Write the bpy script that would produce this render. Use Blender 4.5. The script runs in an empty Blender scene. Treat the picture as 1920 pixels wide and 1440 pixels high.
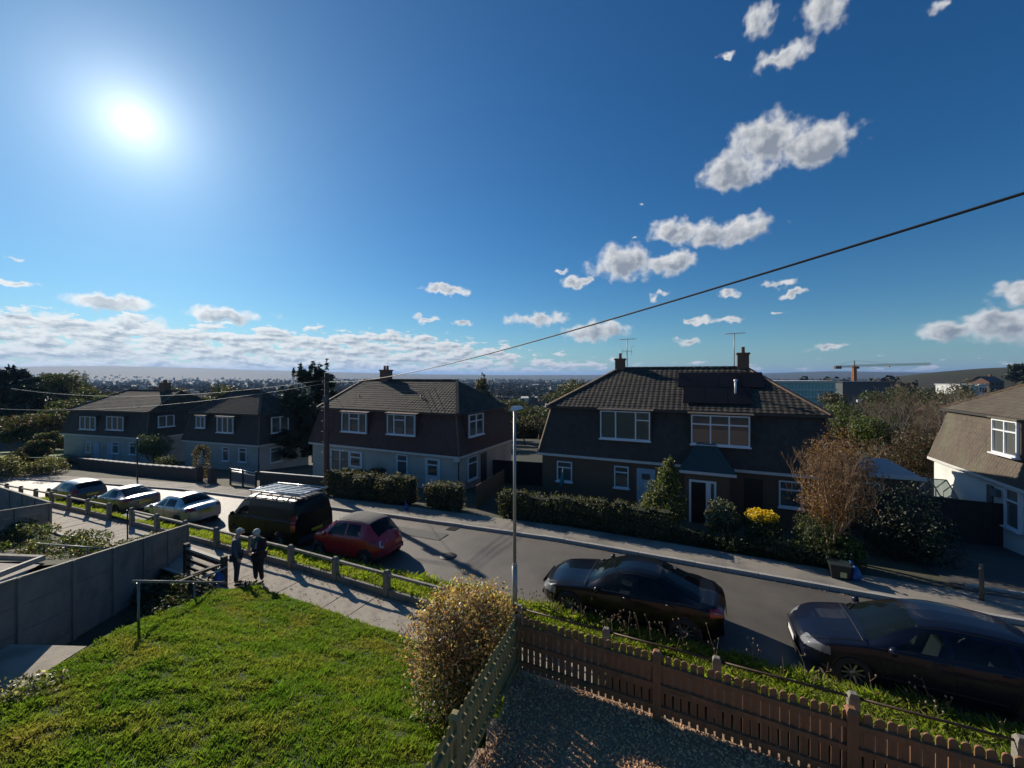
import bpy, math, random
import numpy as np
from mathutils import Vector, Matrix, noise
random.seed(7); RS = np.random.RandomState(7)
C = bpy.context.scene.collection
SC = bpy.context.scene
R = math.radians
# ------------------------------------------------------------------ camera, sky, sun, exposure
H = 6.4                                   # eye height above the footpath, metres
FP = 760.0; HZ = 704.0                    # focal length in photo pixels, horizon row
cam = bpy.data.cameras.new('camera'); camo = bpy.data.objects.new('camera', cam); C.objects.link(camo)
camo.location = (0, 0, H); camo.rotation_euler = (R(90), 0, 0)
cam.lens = FP / 1920 * 36; cam.sensor_width = 36; cam.shift_y = -(720 - HZ) / 1920
cam.clip_start = 0.05; cam.clip_end = 60000
SC.camera = camo
SC.view_settings.view_transform = 'Standard'; SC.view_settings.look = 'None'
SC.view_settings.exposure = 0.28; SC.view_settings.gamma = 1; SC.view_settings.use_curve_mapping = False
SC.cycles.max_bounces = 6; SC.cycles.diffuse_bounces = 3; SC.cycles.glossy_bounces = 3
SC.cycles.transparent_max_bounces = 12; SC.cycles.transmission_bounces = 4; SC.cycles.volume_bounces = 0
SC.cycles.use_denoising = True
SUN = Vector(((250 - 960) / FP, 1.0, (HZ - 228) / FP)).normalized()
SUN_EL = math.asin(SUN.z); SUN_AZ = math.atan2(SUN.x, SUN.y)
SKY_STRENGTH = 0.062; SUN_STRENGTH = 5.0
sl = bpy.data.lights.new('sun', 'SUN'); sl.energy = SUN_STRENGTH; sl.angle = R(0.5); sl.color = (1.0, 0.90, 0.76)
so = bpy.data.objects.new('sun', sl); C.objects.link(so)
so.rotation_euler = SUN.to_track_quat('Z', 'Y').to_euler(); so.location = SUN * 60 + Vector((0, 0, 10))

def build_world():
    w = bpy.data.worlds.new('World'); SC.world = w; w.use_nodes = True
    nt = w.node_tree; N = nt.nodes; L = nt.links
    for n in list(N): N.remove(n)
    def nd(t, **k):
        n = N.new(t)
        for a, b in k.items(): setattr(n, a, b)
        return n
    def put(sock, v):
        if isinstance(v, (int, float, tuple, list)): sock.default_value = v
        else: L.new(v, sock)
    def M(op, a, b=None, c=None, clamp=False):
        n = nd('ShaderNodeMath', operation=op, use_clamp=clamp); put(n.inputs[0], a)
        if b is not None: put(n.inputs[1], b)
        if c is not None: put(n.inputs[2], c)
        return n.outputs[0]
    def sstep(v, a, b):
        n = nd('ShaderNodeMapRange', interpolation_type='SMOOTHSTEP'); put(n.inputs[0], v); put(n.inputs[1], a); put(n.inputs[2], b)
        return n.outputs[0]
    def mix(f, a, b, blend='MIX'):
        n = nd('ShaderNodeMix', data_type='RGBA', blend_type=blend); put(n.inputs[0], f); put(n.inputs[6], a); put(n.inputs[7], b)
        return n.outputs[2]
    sky = nd('ShaderNodeTexSky', sky_type='NISHITA', sun_disc=False)
    sky.sun_elevation = SUN_EL; sky.sun_rotation = SUN_AZ
    sky.air_density = 1.0; sky.dust_density = 0.15; sky.ozone_density = 3.0; sky.altitude = 30
    tc = nd('ShaderNodeTexCoord'); sep = nd('ShaderNodeSeparateXYZ'); L.new(tc.outputs['Generated'], sep.inputs[0])
    x, y, z = sep.outputs
    az = M('MULTIPLY', M('ARCTAN2', x, y), 180 / math.pi)
    el = M('MULTIPLY', M('ARCSINE', z), 180 / math.pi)
    # angle from the sun
    dp = nd('ShaderNodeVectorMath', operation='DOT_PRODUCT'); L.new(tc.outputs['Generated'], dp.inputs[0]); dp.inputs[1].default_value = SUN
    th = M('MULTIPLY', M('ARCCOSINE', M('MINIMUM', dp.outputs['Value'], 0.999999)), 180 / math.pi)
    # base sky: the air itself, slightly deepened away from the sun
    base = nd('ShaderNodeHueSaturation'); base.inputs['Saturation'].default_value = 1.30; base.inputs['Value'].default_value = 1.0
    L.new(sky.outputs[0], base.inputs['Color'])
    tint = nd('ShaderNodeVectorMath', operation='MULTIPLY'); L.new(base.outputs[0], tint.inputs[0]); tint.inputs[1].default_value = (0.57, 0.94, 1.10)
    skyc = tint.outputs[0]
    # aureole of the hazy air about the sun and its disc
    g1 = M('MULTIPLY', M('EXPONENT', M('MULTIPLY', th, -1 / 17.0)), 3.0)
    g2 = M('MULTIPLY', M('EXPONENT', M('MULTIPLY', th, -1 / 2.6)), 15.0)
    g3 = M('MULTIPLY', sstep(th, 1.2, 0.7), 400.0)
    glow = M('ADD', g2, g3)
    gc1 = nd('ShaderNodeVectorMath', operation='SCALE'); gc1.inputs[0].default_value = (1.0, 0.97, 0.93); L.new(glow, gc1.inputs['Scale'])
    gc2 = nd('ShaderNodeVectorMath', operation='SCALE'); gc2.inputs[0].default_value = (0.70, 0.95, 1.02); L.new(g1, gc2.inputs['Scale'])
    gcol = nd('ShaderNodeVectorMath', operation='ADD'); L.new(gc1.outputs[0], gcol.inputs[0]); L.new(gc2.outputs[0], gcol.inputs[1])
    skyg = mix(1.0, skyc, gcol.outputs[0], 'ADD')
    # ---- clouds laid out in azimuth / elevation (degrees)
    vec = nd('ShaderNodeCombineXYZ'); L.new(az, vec.inputs[0]); L.new(el, vec.inputs[1])
    def px2ae(px, py):
        d = Vector(((px - 960) / FP, 1, (HZ - py) / FP)).normalized()
        return math.degrees(math.atan2(d.x, d.y)), math.degrees(math.asin(d.z))
    ell = [ # x0,y0,x1,y1, weight
        (1305, 262, 1455, 372, 1.0), (1365, 200, 1515, 322, 1.0), (1450, 220, 1610, 330, 1.0),
        (1375, -20, 1470, 95, .72), (1480, -60, 1615, 75, .85), (1400, 70, 1540, 140, .8), (1340, 85, 1400, 120, .55),
        (1105, 448, 1235, 535, 1.0), (1190, 462, 1318, 520, .95), (1205, 405, 1330, 468, .95), (1290, 400, 1450, 472, 1.0),
        (1050, 513, 1120, 545, .85), (1212, 540, 1258, 566, .75), (1330, 538, 1405, 562, .8), (1418, 521, 1500, 546, .85), (1458, 541, 1520, 561, .8),
        (790, 530, 885, 557, .95), (772, 588, 833, 606, .85), (845, 597, 893, 614, .85), (945, 580, 1075, 618, .95), (1040, 596, 1190, 645, .95),
        (1262, 588, 1345, 614, .9), (1330, 590, 1408, 612, .85), (1248, 630, 1330, 652, .7), (1503, 638, 1595, 661, .9), (1445, 578, 1490, 592, .7),
        (1712, 592, 1850, 655, .95), (1790, 560, 1990, 655, 1.0), (1845, 515, 1990, 580, .95),
        (-40, 520, 85, 547, .9), (0, 478, 55, 494, .7), (118, 545, 310, 590, .95), (330, 570, 520, 612, .95), (-60, 580, 150, 615, .85), (150, 585, 345, 640, .9),
        (1190, 365, 1215, 400, .35), (1725, -20, 1800, 40, .5), (1170, 440, 1205, 455, .5), (1030, 500, 1075, 520, .6)]
    def field(vin, lst, ky=0.80):
        fld = None
        for (a, b, c, d, wgt) in lst:
            A0 = px2ae((a + c) / 2, (b + d) / 2)
            rx = abs(px2ae(c, (b + d) / 2)[0] - px2ae(a, (b + d) / 2)[0]) / 2
            ry = abs(px2ae((a + c) / 2, b)[1] - px2ae((a + c) / 2, d)[1]) / 2 * ky
            s1 = nd('ShaderNodeVectorMath', operation='MULTIPLY_ADD'); L.new(vin, s1.inputs[0])
            s1.inputs[1].default_value = (1 / rx, 1 / ry, 0); s1.inputs[2].default_value = (-A0[0] / rx, -A0[1] / ry, 0)
            s2 = nd('ShaderNodeVectorMath', operation='LENGTH'); L.new(s1.outputs[0], s2.inputs[0])
            f = M('SUBTRACT', wgt, s2.outputs['Value'])
            fld = f if fld is None else M('SMOOTH_MAX', fld, f, 0.2)
        return fld
    def nzc(vin, scale, detail, k):
        n = nd('ShaderNodeTexNoise', noise_dimensions='2D'); L.new(vin, n.inputs['Vector']); n.inputs['Scale'].default_value = scale; n.inputs['Detail'].default_value = detail; n.inputs['Roughness'].default_value = 0.6
        a = nd('ShaderNodeVectorMath', operation='MULTIPLY_ADD'); L.new(n.outputs['Color'], a.inputs[0]); a.inputs[1].default_value = k; a.inputs[2].default_value = (-k[0]*.5, -k[1]*.5, 0); return a.outputs[0]
    wa = nd('ShaderNodeVectorMath', operation='ADD'); L.new(vec.outputs[0], wa.inputs[0]); L.new(nzc(vec.outputs[0], 0.50, 2.5, (3.2, 2.0, 0)), wa.inputs[1])
    wv = nd('ShaderNodeVectorMath', operation='ADD'); L.new(wa.outputs[0], wv.inputs[0]); wv.inputs[1].default_value = (0, 0, 0)
    fld = field(wv.outputs[0], ell)
    upv = nd('ShaderNodeVectorMath', operation='ADD'); L.new(wv.outputs[0], upv.inputs[0]); upv.inputs[1].default_value = (-0.5, 0.9, 0)
    fup = field(upv.outputs[0], [e for e in ell if (e[2]-e[0])*(e[3]-e[1]) > 3500])
    def nz(vecin, scale, detail, rough, dim='2D'):
        n = nd('ShaderNodeTexNoise', noise_dimensions=dim); L.new(vecin, n.inputs['Vector'])
        n.inputs['Scale'].default_value = scale; n.inputs['Detail'].default_value = detail; n.inputs['Roughness'].default_value = rough
        return n.outputs['Fac']
    # anisotropic coordinates: clouds flatten towards the horizon
    n1 = nz(vec.outputs[0], 0.34, 5, 0.52)
    off = nd('ShaderNodeVectorMath', operation='ADD'); L.new(vec.outputs[0], off.inputs[0]); off.inputs[1].default_value = (-0.55, 0.45, 0)
    n2 = nz(off.outputs[0], 0.34, 5, 0.52)
    amp = sstep(el, 0.5, 9.0)
    nsc = M('ADD', 0.7, M('MULTIPLY', amp, 1.05))
    big = M('ADD', M('MULTIPLY', fld, 1.25), M('MULTIPLY', M('SUBTRACT', n1, 0.47), M('MULTIPLY', nsc, 0.95)))
    # far bank of small cumulus close to the horizon, all round
    st = nd('ShaderNodeVectorMath', operation='MULTIPLY'); L.new(vec.outputs[0], st.inputs[0]); st.inputs[1].default_value = (0.34, 1.05, 1)
    n3 = nz(st.outputs[0], 1.0, 7, 0.62)
    st2 = nd('ShaderNodeVectorMath', operation='ADD'); L.new(st.outputs[0], st2.inputs[0]); st2.inputs[1].default_value = (-0.12, 0.30, 0)
    n4 = nz(st2.outputs[0], 1.0, 7, 0.62)
    lft = sstep(az, 25.0, -18.0)
    topel = M('ADD', 2.6, M('MULTIPLY', lft, 4.6))
    band = M('SUBTRACT', M('MULTIPLY', sstep(el, topel, M('SUBTRACT', topel, 3.0)), M('ADD', 0.14, M('MULTIPLY', lft, 0.17))), M('MULTIPLY', sstep(el, M('SUBTRACT', topel, 1.0), M('ADD', topel, 1.5)), 0.5))
    bank = M('ADD', M('SUBTRACT', n3, 0.64), band)
    cov1 = sstep(big, -0.08, 0.66); cov2 = sstep(bank, 0.0, 0.10)
    cov = M('MAXIMUM', cov1, cov2)
    cov = M('MULTIPLY', cov, sstep(el, -0.3, 0.4))
    slope = M('MULTIPLY', M('SUBTRACT', fld, fup), 0.75, clamp=False)
    lit1 = M('ADD', M('MULTIPLY', M('SUBTRACT', n1, n2), 2.4), M('ADD', M('MINIMUM', M('MAXIMUM', slope, -0.35), 0.35), M('SUBTRACT', 0.84, M('MULTIPLY', sstep(big, 0.34, 0.90), 0.74))))
    lit2 = M('ADD', M('MULTIPLY', M('SUBTRACT', n3, n4), 4.2), M('SUBTRACT', 1.0, M('MULTIPLY', sstep(bank, 0.05, 0.24), 0.52)))
    sel = sstep(M('SUBTRACT', cov2, cov1), -0.2, 0.2)
    lit = M('ADD', M('MULTIPLY', lit1, M('SUBTRACT', 1.0, sel)), M('MULTIPLY', lit2, sel), clamp=True)
    near = M('EXPONENT', M('MULTIPLY', th, -1 / 26.0))
    dark = mix(near, (3.3, 3.7, 4.4, 1), (5.6, 6.4, 7.4, 1))
    bright = mix(near, (9.6, 9.7, 9.8, 1), (14.5, 14.0, 13.2, 1))
    cc = mix(lit, dark, bright)
    cc = mix(1.0, cc, gcol.outputs[0], 'ADD')
    # pale air just over the horizon
    hz = M('MULTIPLY', M('EXPONENT', M('MULTIPLY', M('MAXIMUM', el, 0.0), -1 / 3.2)), M('ADD', 0.35, M('MULTIPLY', lft, 0.35)))
    paleair = mix(near, (4.9, 6.2, 8.0, 1), (9.0, 9.9, 10.5, 1))
    skyh = mix(hz, skyg, paleair)
    allc = mix(M('MULTIPLY', cov, 0.93), skyh, cc)
    bg = nd('ShaderNodeBackground'); L.new(allc, bg.inputs[0]); bg.inputs[1].default_value = SKY_STRENGTH
    out = nd('ShaderNodeOutputWorld'); L.new(bg.outputs[0], out.inputs[0])
    w.cycles.sampling_method = 'MANUAL'; w.cycles.sample_map_resolution = 1024
build_world()

# ------------------------------------------------------------------ materials
MATS = {}
def mat(name, col, rough=0.8, col2=None, scale=6.0, bump=0.0, bscale=None, metal=0.0, spec=0.5, island=0.0, detail=5, coat=0.0, stretch=None, wear=None, wscale=1.2, trans=0.0):
    if name in MATS: return MATS[name]
    m = bpy.data.materials.new(name); m.use_nodes = True; nt = m.node_tree; N = nt.nodes; L = nt.links
    b = N['Principled BSDF']; b.inputs['Roughness'].default_value = rough; b.inputs['Metallic'].default_value = metal
    b.inputs['Specular IOR Level'].default_value = spec; b.inputs['Coat Weight'].default_value = coat; b.inputs['Coat Roughness'].default_value = 0.04
    tc = N.new('ShaderNodeTexCoord'); v = tc.outputs['Object']
    if stretch:
        mp = N.new('ShaderNodeMapping'); mp.inputs['Scale'].default_value = stretch; L.new(v, mp.inputs[0]); v = mp.outputs[0]
    c4 = (*col, 1); cur = None
    if col2 is not None:
        n = N.new('ShaderNodeTexNoise'); n.inputs['Scale'].default_value = scale; n.inputs['Detail'].default_value = detail; n.inputs['Roughness'].default_value = 0.65
        L.new(v, n.inputs['Vector'])
        r = N.new('ShaderNodeMapRange'); r.inputs[1].default_value = 0.32; r.inputs[2].default_value = 0.68; L.new(n.outputs['Fac'], r.inputs[0])
        mx = N.new('ShaderNodeMix'); mx.data_type = 'RGBA'; L.new(r.outputs[0], mx.inputs[0]); mx.inputs[6].default_value = c4; mx.inputs[7].default_value = (*col2, 1)
        cur = mx.outputs[2]
    if wear is not None:
        n = N.new('ShaderNodeTexNoise'); n.inputs['Scale'].default_value = wscale; n.inputs['Detail'].default_value = 6; L.new(tc.outputs['Object'], n.inputs['Vector'])
        r = N.new('ShaderNodeMapRange'); r.inputs[1].default_value = 0.48; r.inputs[2].default_value = 0.72; L.new(n.outputs['Fac'], r.inputs[0])
        mx = N.new('ShaderNodeMix'); mx.data_type = 'RGBA'; L.new(r.outputs[0], mx.inputs[0])
        if cur is None: mx.inputs[6].default_value = c4
        else: L.new(cur, mx.inputs[6])
        mx.inputs[7].default_value = (*wear, 1); cur = mx.outputs[2]
    if island:
        g = N.new('ShaderNodeNewGeometry'); r = N.new('ShaderNodeMapRange'); r.inputs[3].default_value = 1 - island; r.inputs[4].default_value = 1 + island
        L.new(g.outputs['Random Per Island'], r.inputs[0])
        vm = N.new('ShaderNodeVectorMath'); vm.operation = 'SCALE'; L.new(r.outputs[0], vm.inputs['Scale'])
        if cur is None: vm.inputs[0].default_value = col
        else: L.new(cur, vm.inputs[0])
        cur = vm.outputs[0]
    if cur is None: b.inputs['Base Color'].default_value = c4
    else: L.new(cur, b.inputs['Base Color'])
    if bump:
        n = N.new('ShaderNodeTexNoise'); n.inputs['Scale'].default_value = bscale or scale * 3; n.inputs['Detail'].default_value = 6; L.new(v, n.inputs['Vector'])
        bp = N.new('ShaderNodeBump'); bp.inputs['Strength'].default_value = bump; bp.inputs['Distance'].default_value = 0.02; L.new(n.outputs['Fac'], bp.inputs['Height']); L.new(bp.outputs[0], b.inputs['Normal'])
    if trans:
        t = N.new('ShaderNodeBsdfTranslucent'); ms = N.new('ShaderNodeMixShader'); ms.inputs[0].default_value = trans
        if cur is None: t.inputs[0].default_value = (col[0]*1.6, col[1]*1.6, col[2]*1.1, 1)
        else:
            vm = N.new('ShaderNodeVectorMath'); vm.operation = 'MULTIPLY'; L.new(cur, vm.inputs[0]); vm.inputs[1].default_value = (1.9, 1.8, 0.9); L.new(vm.outputs[0], t.inputs[0])
        L.new(b.outputs[0], ms.inputs[1]); L.new(t.outputs[0], ms.inputs[2]); L.new(ms.outputs[0], N['Material Output'].inputs[0])
    MATS[name] = m; return m

def glass_mat(name, tint=(0.5, 0.6, 0.6), reflect=0.25, base=(0.02, 0.025, 0.03), see=0.6):
    if name in MATS: return MATS[name]
    m = bpy.data.materials.new(name); m.use_nodes = True; nt = m.node_tree; N = nt.nodes; L = nt.links
    for n in list(N): N.remove(n)
    o = N.new('ShaderNodeOutputMaterial'); t = N.new('ShaderNodeBsdfTransparent'); t.inputs[0].default_value = (*tint, 1)
    d = N.new('ShaderNodeBsdfDiffuse'); d.inputs[0].default_value = (*base, 1)
    g = N.new('ShaderNodeBsdfGlossy'); g.inputs['Roughness'].default_value = 0.02
    m1 = N.new('ShaderNodeMixShader'); m1.inputs[0].default_value = see; L.new(d.outputs[0], m1.inputs[1]); L.new(t.outputs[0], m1.inputs[2])
    fr = N.new('ShaderNodeFresnel'); fr.inputs[0].default_value = 1.38 + reflect*.4
    m2 = N.new('ShaderNodeMixShader'); L.new(fr.outputs[0], m2.inputs[0]); L.new(m1.outputs[0], m2.inputs[1]); L.new(g.outputs[0], m2.inputs[2])
    L.new(m2.outputs[0], o.inputs[0]); MATS[name] = m; return m

# ------------------------------------------------------------------ mesh helpers
class MB:
    def __init__(s): s.v = []; s.f = []; s.m = []; s.sm = []
    def quad(s, a, b, c, d, m=0, sm=False):
        i = len(s.v); s.v += [tuple(a), tuple(b), tuple(c), tuple(d)]; s.f.append((i, i+1, i+2, i+3)); s.m.append(m); s.sm.append(sm); return s
    def tri(s, a, b, c, m=0):
        i = len(s.v); s.v += [tuple(a), tuple(b), tuple(c)]; s.f.append((i, i+1, i+2)); s.m.append(m); s.sm.append(False); return s
    def hexa(s, p, m=0):   # p: 8 points, bottom ring 0-3 ccw, top ring 4-7
        i = len(s.v); s.v += [tuple(q) for q in p]
        for f in ((3,2,1,0),(4,5,6,7),(0,1,5,4),(1,2,6,5),(2,3,7,6),(3,0,4,7)):
            s.f.append(tuple(i+k for k in f)); s.m.append(m); s.sm.append(False)
        return s
    def box(s, x0, x1, y0, y1, z0, z1, m=0):
        return s.hexa([(x0,y0,z0),(x1,y0,z0),(x1,y1,z0),(x0,y1,z0),(x0,y0,z1),(x1,y0,z1),(x1,y1,z1),(x0,y1,z1)], m)
    def bbox(s, c, d, rot=None, m=0):  # oriented box
        p = []
        for (i, j, k) in ((-1,-1,-1),(1,-1,-1),(1,1,-1),(-1,1,-1),(-1,-1,1),(1,-1,1),(1,1,1),(-1,1,1)):
            q = Vector((i*d[0]/2, j*d[1]/2, k*d[2]/2))
            if rot is not None: q = rot @ q
            p.append(q + Vector(c))
        return s.hexa(p, m)
    def bar(s, a, b, w, h=None, m=0):   # square bar from a to b
        a = Vector(a); b = Vector(b); h = h or w; d = (b-a); ln = d.length
        if ln < 1e-6: return s
        q = d.to_track_quat('X', 'Z').to_matrix(); return s.bbox((a+b)/2, (ln, w, h), q, m)
    def tube(s, pts, rad, seg=6, m=0, cap=True, sm=True):
        pts = [Vector(p) for p in pts]; n = len(pts)
        if not hasattr(rad, '__len__'): rad = [rad]*n
        base = len(s.v); up = None
        for k, p in enumerate(pts):
            d = (pts[min(k+1, n-1)] - pts[max(k-1, 0)]).normalized()
            if up is None: up = Vector((0,0,1)) if abs(d.z) < 0.9 else Vector((1,0,0))
            a = d.cross(up).normalized(); up = a.cross(d).normalized()
            for j in range(seg):
                t = 2*math.pi*j/seg; s.v.append(tuple(p + (a*math.cos(t) + up*math.sin(t))*rad[k]))
        for k in range(n-1):
            for j in range(seg):
                j2 = (j+1) % seg
                s.f.append((base+k*seg+j, base+k*seg+j2, base+(k+1)*seg+j2, base+(k+1)*seg+j)); s.m.append(m); s.sm.append(sm)
        if cap:
            s.f.append(tuple(base+j for j in range(seg))[::-1]); s.m.append(m); s.sm.append(False)
            s.f.append(tuple(base+(n-1)*seg+j for j in range(seg))); s.m.append(m); s.sm.append(False)
        return s
    def lathe(s, prof, c=(0,0,0), seg=16, m=0, axis='z', sm=True, arc=1.0):
        base = len(s.v); n = len(prof)
        for (r, h) in prof:
            for j in range(seg):
                t = 2*math.pi*j/seg; q = (r*math.cos(t), r*math.sin(t), h)
                if axis == 'y': q = (q[0], q[2], q[1])
                if axis == 'x': q = (q[2], q[0], q[1])
                s.v.append((q[0]+c[0], q[1]+c[1], q[2]+c[2]))
        for k in range(n-1):
            for j in range(seg):
                j2 = (j+1) % seg
                s.f.append((base+k*seg+j, base+k*seg+j2, base+(k+1)*seg+j2, base+(k+1)*seg+j)); s.m.append(m); s.sm.append(sm)
        return s
    def mesh(s, name, mats):
        me = bpy.data.meshes.new(name); me.from_pydata(s.v, [], s.f); me.update()
        for m in (mats if isinstance(mats, (list, tuple)) else [mats]): me.materials.append(m)
        me.polygons.foreach_set('material_index', s.m); me.polygons.foreach_set('use_smooth', s.sm)
        return me
    def build(s, name, mats, parent=None, loc=None, rz=None):
        return link(name, s.mesh(name, mats), parent, loc, rz)
def link(name, me, parent=None, loc=None, rz=None):
    o = bpy.data.objects.new(name, me); C.objects.link(o)
    if parent is not None: o.parent = parent
    if loc is not None: o.location = loc
    if rz is not None: o.rotation_euler = (0, 0, rz)
    return o
def tag(o, label, cat, group=None, kind=None):
    if label: o['label'] = label
    if cat: o['category'] = cat
    if group: o['group'] = group
    if kind: o['kind'] = kind
    return o
def thing(name, label, cat, loc=(0,0,0), rz=0, group=None):
    o = bpy.data.objects.new(name, None); C.objects.link(o); o.empty_display_size = 0.2
    o.location = loc; o.rotation_euler = (0, 0, rz); return tag(o, label, cat, group)
def struct(o): o['kind'] = 'structure'; return o
def npmesh(name, V, F, mats, midx=None, smooth=False):
    """V (n,3) float, F (m,k) int, all faces the same size"""
    me = bpy.data.meshes.new(name); V = np.asarray(V, dtype=np.float32); F = np.asarray(F, dtype=np.int32)
    k = F.shape[1]; me.vertices.add(len(V)); me.vertices.foreach_set('co', V.ravel())
    me.loops.add(F.size); me.loops.foreach_set('vertex_index', F.ravel())
    me.polygons.add(len(F)); me.polygons.foreach_set('loop_start', np.arange(0, F.size, k, dtype=np.int32))
    try: me.polygons.foreach_set('loop_total', np.full(len(F), k, dtype=np.int32))
    except Exception: pass
    for m in (mats if isinstance(mats, (list, tuple)) else [mats]): me.materials.append(m)
    if midx is not None: me.polygons.foreach_set('material_index', np.asarray(midx, dtype=np.int32))
    me.polygons.foreach_set('use_smooth', np.full(len(F), smooth)); me.update(calc_edges=True); me.validate()
    return me
def dup(root, loc=None, rz=None, label=None):
    def cp(o, parent):
        c = o.copy(); C.objects.link(c); c.parent = parent
        for ch in CH.get(o.name, []): cp(ch, c)
        return c
    CH = {}
    for o in bpy.data.objects:
        if o.parent is not None: CH.setdefault(o.parent.name, []).append(o)
    c = cp(root, root.parent)
    if loc is not None: c.location = loc
    if rz is not None: c.rotation_euler = (0, 0, rz)
    if label: c['label'] = label
    return c

# ------------------------------------------------------------------ the street frame
TH = R(25); US = (math.cos(TH), -math.sin(TH)); UN = (math.sin(TH), math.cos(TH))
def W(s, n, z=0.0): return Vector((US[0]*s + UN[0]*n, US[1]*s + UN[1]*n, z))
def SN(x, y): return (US[0]*x + US[1]*y, UN[0]*x + UN[1]*y)
def s_at(px, n):
    r = (px - 960) / FP; D = n / (UN[0]*r + UN[1]); return US[0]*r*D + US[1]*D
def dep(px, n): return n / (UN[0]*(px - 960)/FP + UN[1])
def z_at(px, py, n): return H - (py - HZ)/FP*dep(px, n)
def itp(x, tab):
    if x <= tab[0][0]: return tab[0][1]
    for (a, b), (c, d) in zip(tab, tab[1:]):
        if x <= c: return b + (d-b)*(x-a)/(c-a)
    return tab[-1][1]
RT = [(-120,-6.3),(-52,-2.1),(-40,-1.6),(-31,-1.12),(-13.5,-.30),(-5,0.0),(60,.04)]
PT = [(-120,-3.5),(-38,-.80),(-31.6,-.5),(-24.2,-.24),(-18.6,-.12),(-12.5,0.0),(60,0.0)]
NF = 9.13                                             # line of the low street fence
FK = [(-120,-10.0),(-70,7.0),(-52,12.4),(-40,14.1),(-31,14.75),(-20,14.9),(60,14.9)]
NK = [(-120,-14.0),(-70,2.6),(-52,8.4),(-40,9.95),(-31,10.3),(60,10.3)]
def road_z(s): return itp(s, RT)
def path_z(s): return itp(s, PT)
LT = [(-3,2.35),(0,2.3),(2,2.12),(3.4,1.86),(4.1,1.64),(5,1.24),(5.6,.96),(6.5,.66),(7.15,.50),(7.35,.42),(7.55,0.0)]
def lawn_z(x, y):
    s, n = SN(x, y); z = itp(n, LT)
    t = min(1, max(0, (s + 12.7)/1.4))
    if n > 6.3:
        k = min(1, (n-6.3)/0.8); z = z*(1 - k*(1-t)) + (0.02)*k*(1-t)
    z += 0.05*noise.noise(Vector((x*0.5, y*0.5, 3.0))) + 0.025*noise.noise(Vector((x*1.7, y*1.7, 5.0)))
    return z
def smooth(t): t = min(1, max(0, t)); return t*t*(3-2*t)
def far_z(s, n):
    """ground beyond the far pavement, falling to the valley"""
    g = road_z(max(s, -60)) + .12 - .1*(min(n, 30) - 16)
    return g
def ground_z(x, y):
    s, n = SN(x, y); d = math.hypot(x, y)
    if n < 7.4: g = itp(n, [(-40,1.6),(0,1.0),(3.4,.5),(7.4,-.5)]) + path_z(s)*min(1, max(0, n/7.4)) if n > -60 else 2.6
    elif n < 10.2: g = path_z(s) - .5
    elif n < 16.6: g = road_z(s) - .35
    elif n < 30: g = far_z(s, n) - 0.35
    else:
        g = far_z(s, 30) - 0.35
        k = n - 30
        g -= 9*smooth(k/110) + 8*smooth(k/450) + 5*smooth(k/2500)
    if d > 60:
        g += 3.0*noise.noise(Vector((x*.006, y*.006, 1.0)))*min(1, (d-60)/200)
    if d > 1500:
        a = math.degrees(math.atan2(x, y)); t = smooth((d-2600)/3600)
        hgt = itp(a, [(-180,70),(-60,80),(-52,112),(-45,132),(-38,120),(-30,98),(-20,70),(-12,52),(0,40),(12,38),(30,55),(38,80),(45,60),(60,50),(180,70)])
        hgt += 9*noise.noise(Vector((a*.12, 2.0, d*.0004)))
        g += t*hgt
    # grassy rise on the right
    rx, ry = x - 330, y - 255
    g += 28*math.exp(-(rx*rx/150**2 + ry*ry/95**2))
    return g
# ------------------------------------------------------------------ ground, road, pavements
def polar_ground():
    rr = [0.0, 2.0]
    while rr[-1] < 30000: rr.append(rr[-1]*1.045 + (0.4 if rr[-1] < 60 else 0))
    az = np.concatenate([np.arange(-62, 62, 0.8), np.arange(62, 298, 6.0)]); na = len(az)
    V = []; F = []
    for r in rr:
        for a in az:
            x = r*math.sin(math.radians(a)); y = r*math.cos(math.radians(a)); V.append((x, y, ground_z(x, y)))
    for i in range(len(rr)-1):
        for j in range(na):
            j2 = (j+1) % na; F.append((i*na+j, i*na+j2, (i+1)*na+j2, (i+1)*na+j))
    m = mat('valley_ground', (.020,.026,.013), 0.95, (.034,.036,.020), 0.012, wear=(.03,.028,.022), wscale=0.03)
    struct(link('ground', npmesh('ground', V, F, m, smooth=True)))
polar_ground()
def strip(name, n0f, n1f, zf, mats, s0=-110, s1=45, ds=0.6, cols=4, smooth_=True):
    V = []; F = []; k = 0
    ss = np.arange(s0, s1 + ds*.5, ds)
    for s in ss:
        a = n0f(s) if callable(n0f) else n0f; b = n1f(s) if callable(n1f) else n1f
        for c in range(cols+1):
            n = a + (b-a)*c/cols; V.append(tuple(W(s, n, zf(s, n))))
    for i in range(len(ss)-1):
        for c in range(cols):
            p = i*(cols+1)+c; F.append((p+cols+1, p+cols+2, p+1, p)[::-1])
    return struct(link(name, npmesh(name, V, F, mats, smooth=smooth_)))
asphalt = mat('asphalt', (.100,.088,.072), 0.62, (.135,.118,.096), 1.3, bump=.6, bscale=90, wear=(.070,.064,.055), wscale=.45)
pavemat = mat('pavement_tarmac', (.23,.205,.165), 0.9, (.29,.26,.215), 1.0, bump=.5, bscale=80, wear=(.12,.11,.10), wscale=.8)
kerbmat = mat('kerb_concrete', (.30,.285,.26), 0.85, (.40,.38,.34), 3.0, bump=.3, bscale=40, island=.12)
gardenmat = mat('garden_soil', (.045,.05,.025), 0.95, (.075,.07,.04), 1.5, bump=.6, bscale=14, wear=(.09,.08,.06), wscale=.7)
strip('road', lambda s: itp(s, NK), lambda s: itp(s, FK), lambda s, n: road_z(s) + 0.03*math.sin(math.pi*min(1, max(0, (n-10.3)/4.6))), asphalt, cols=6)
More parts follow.
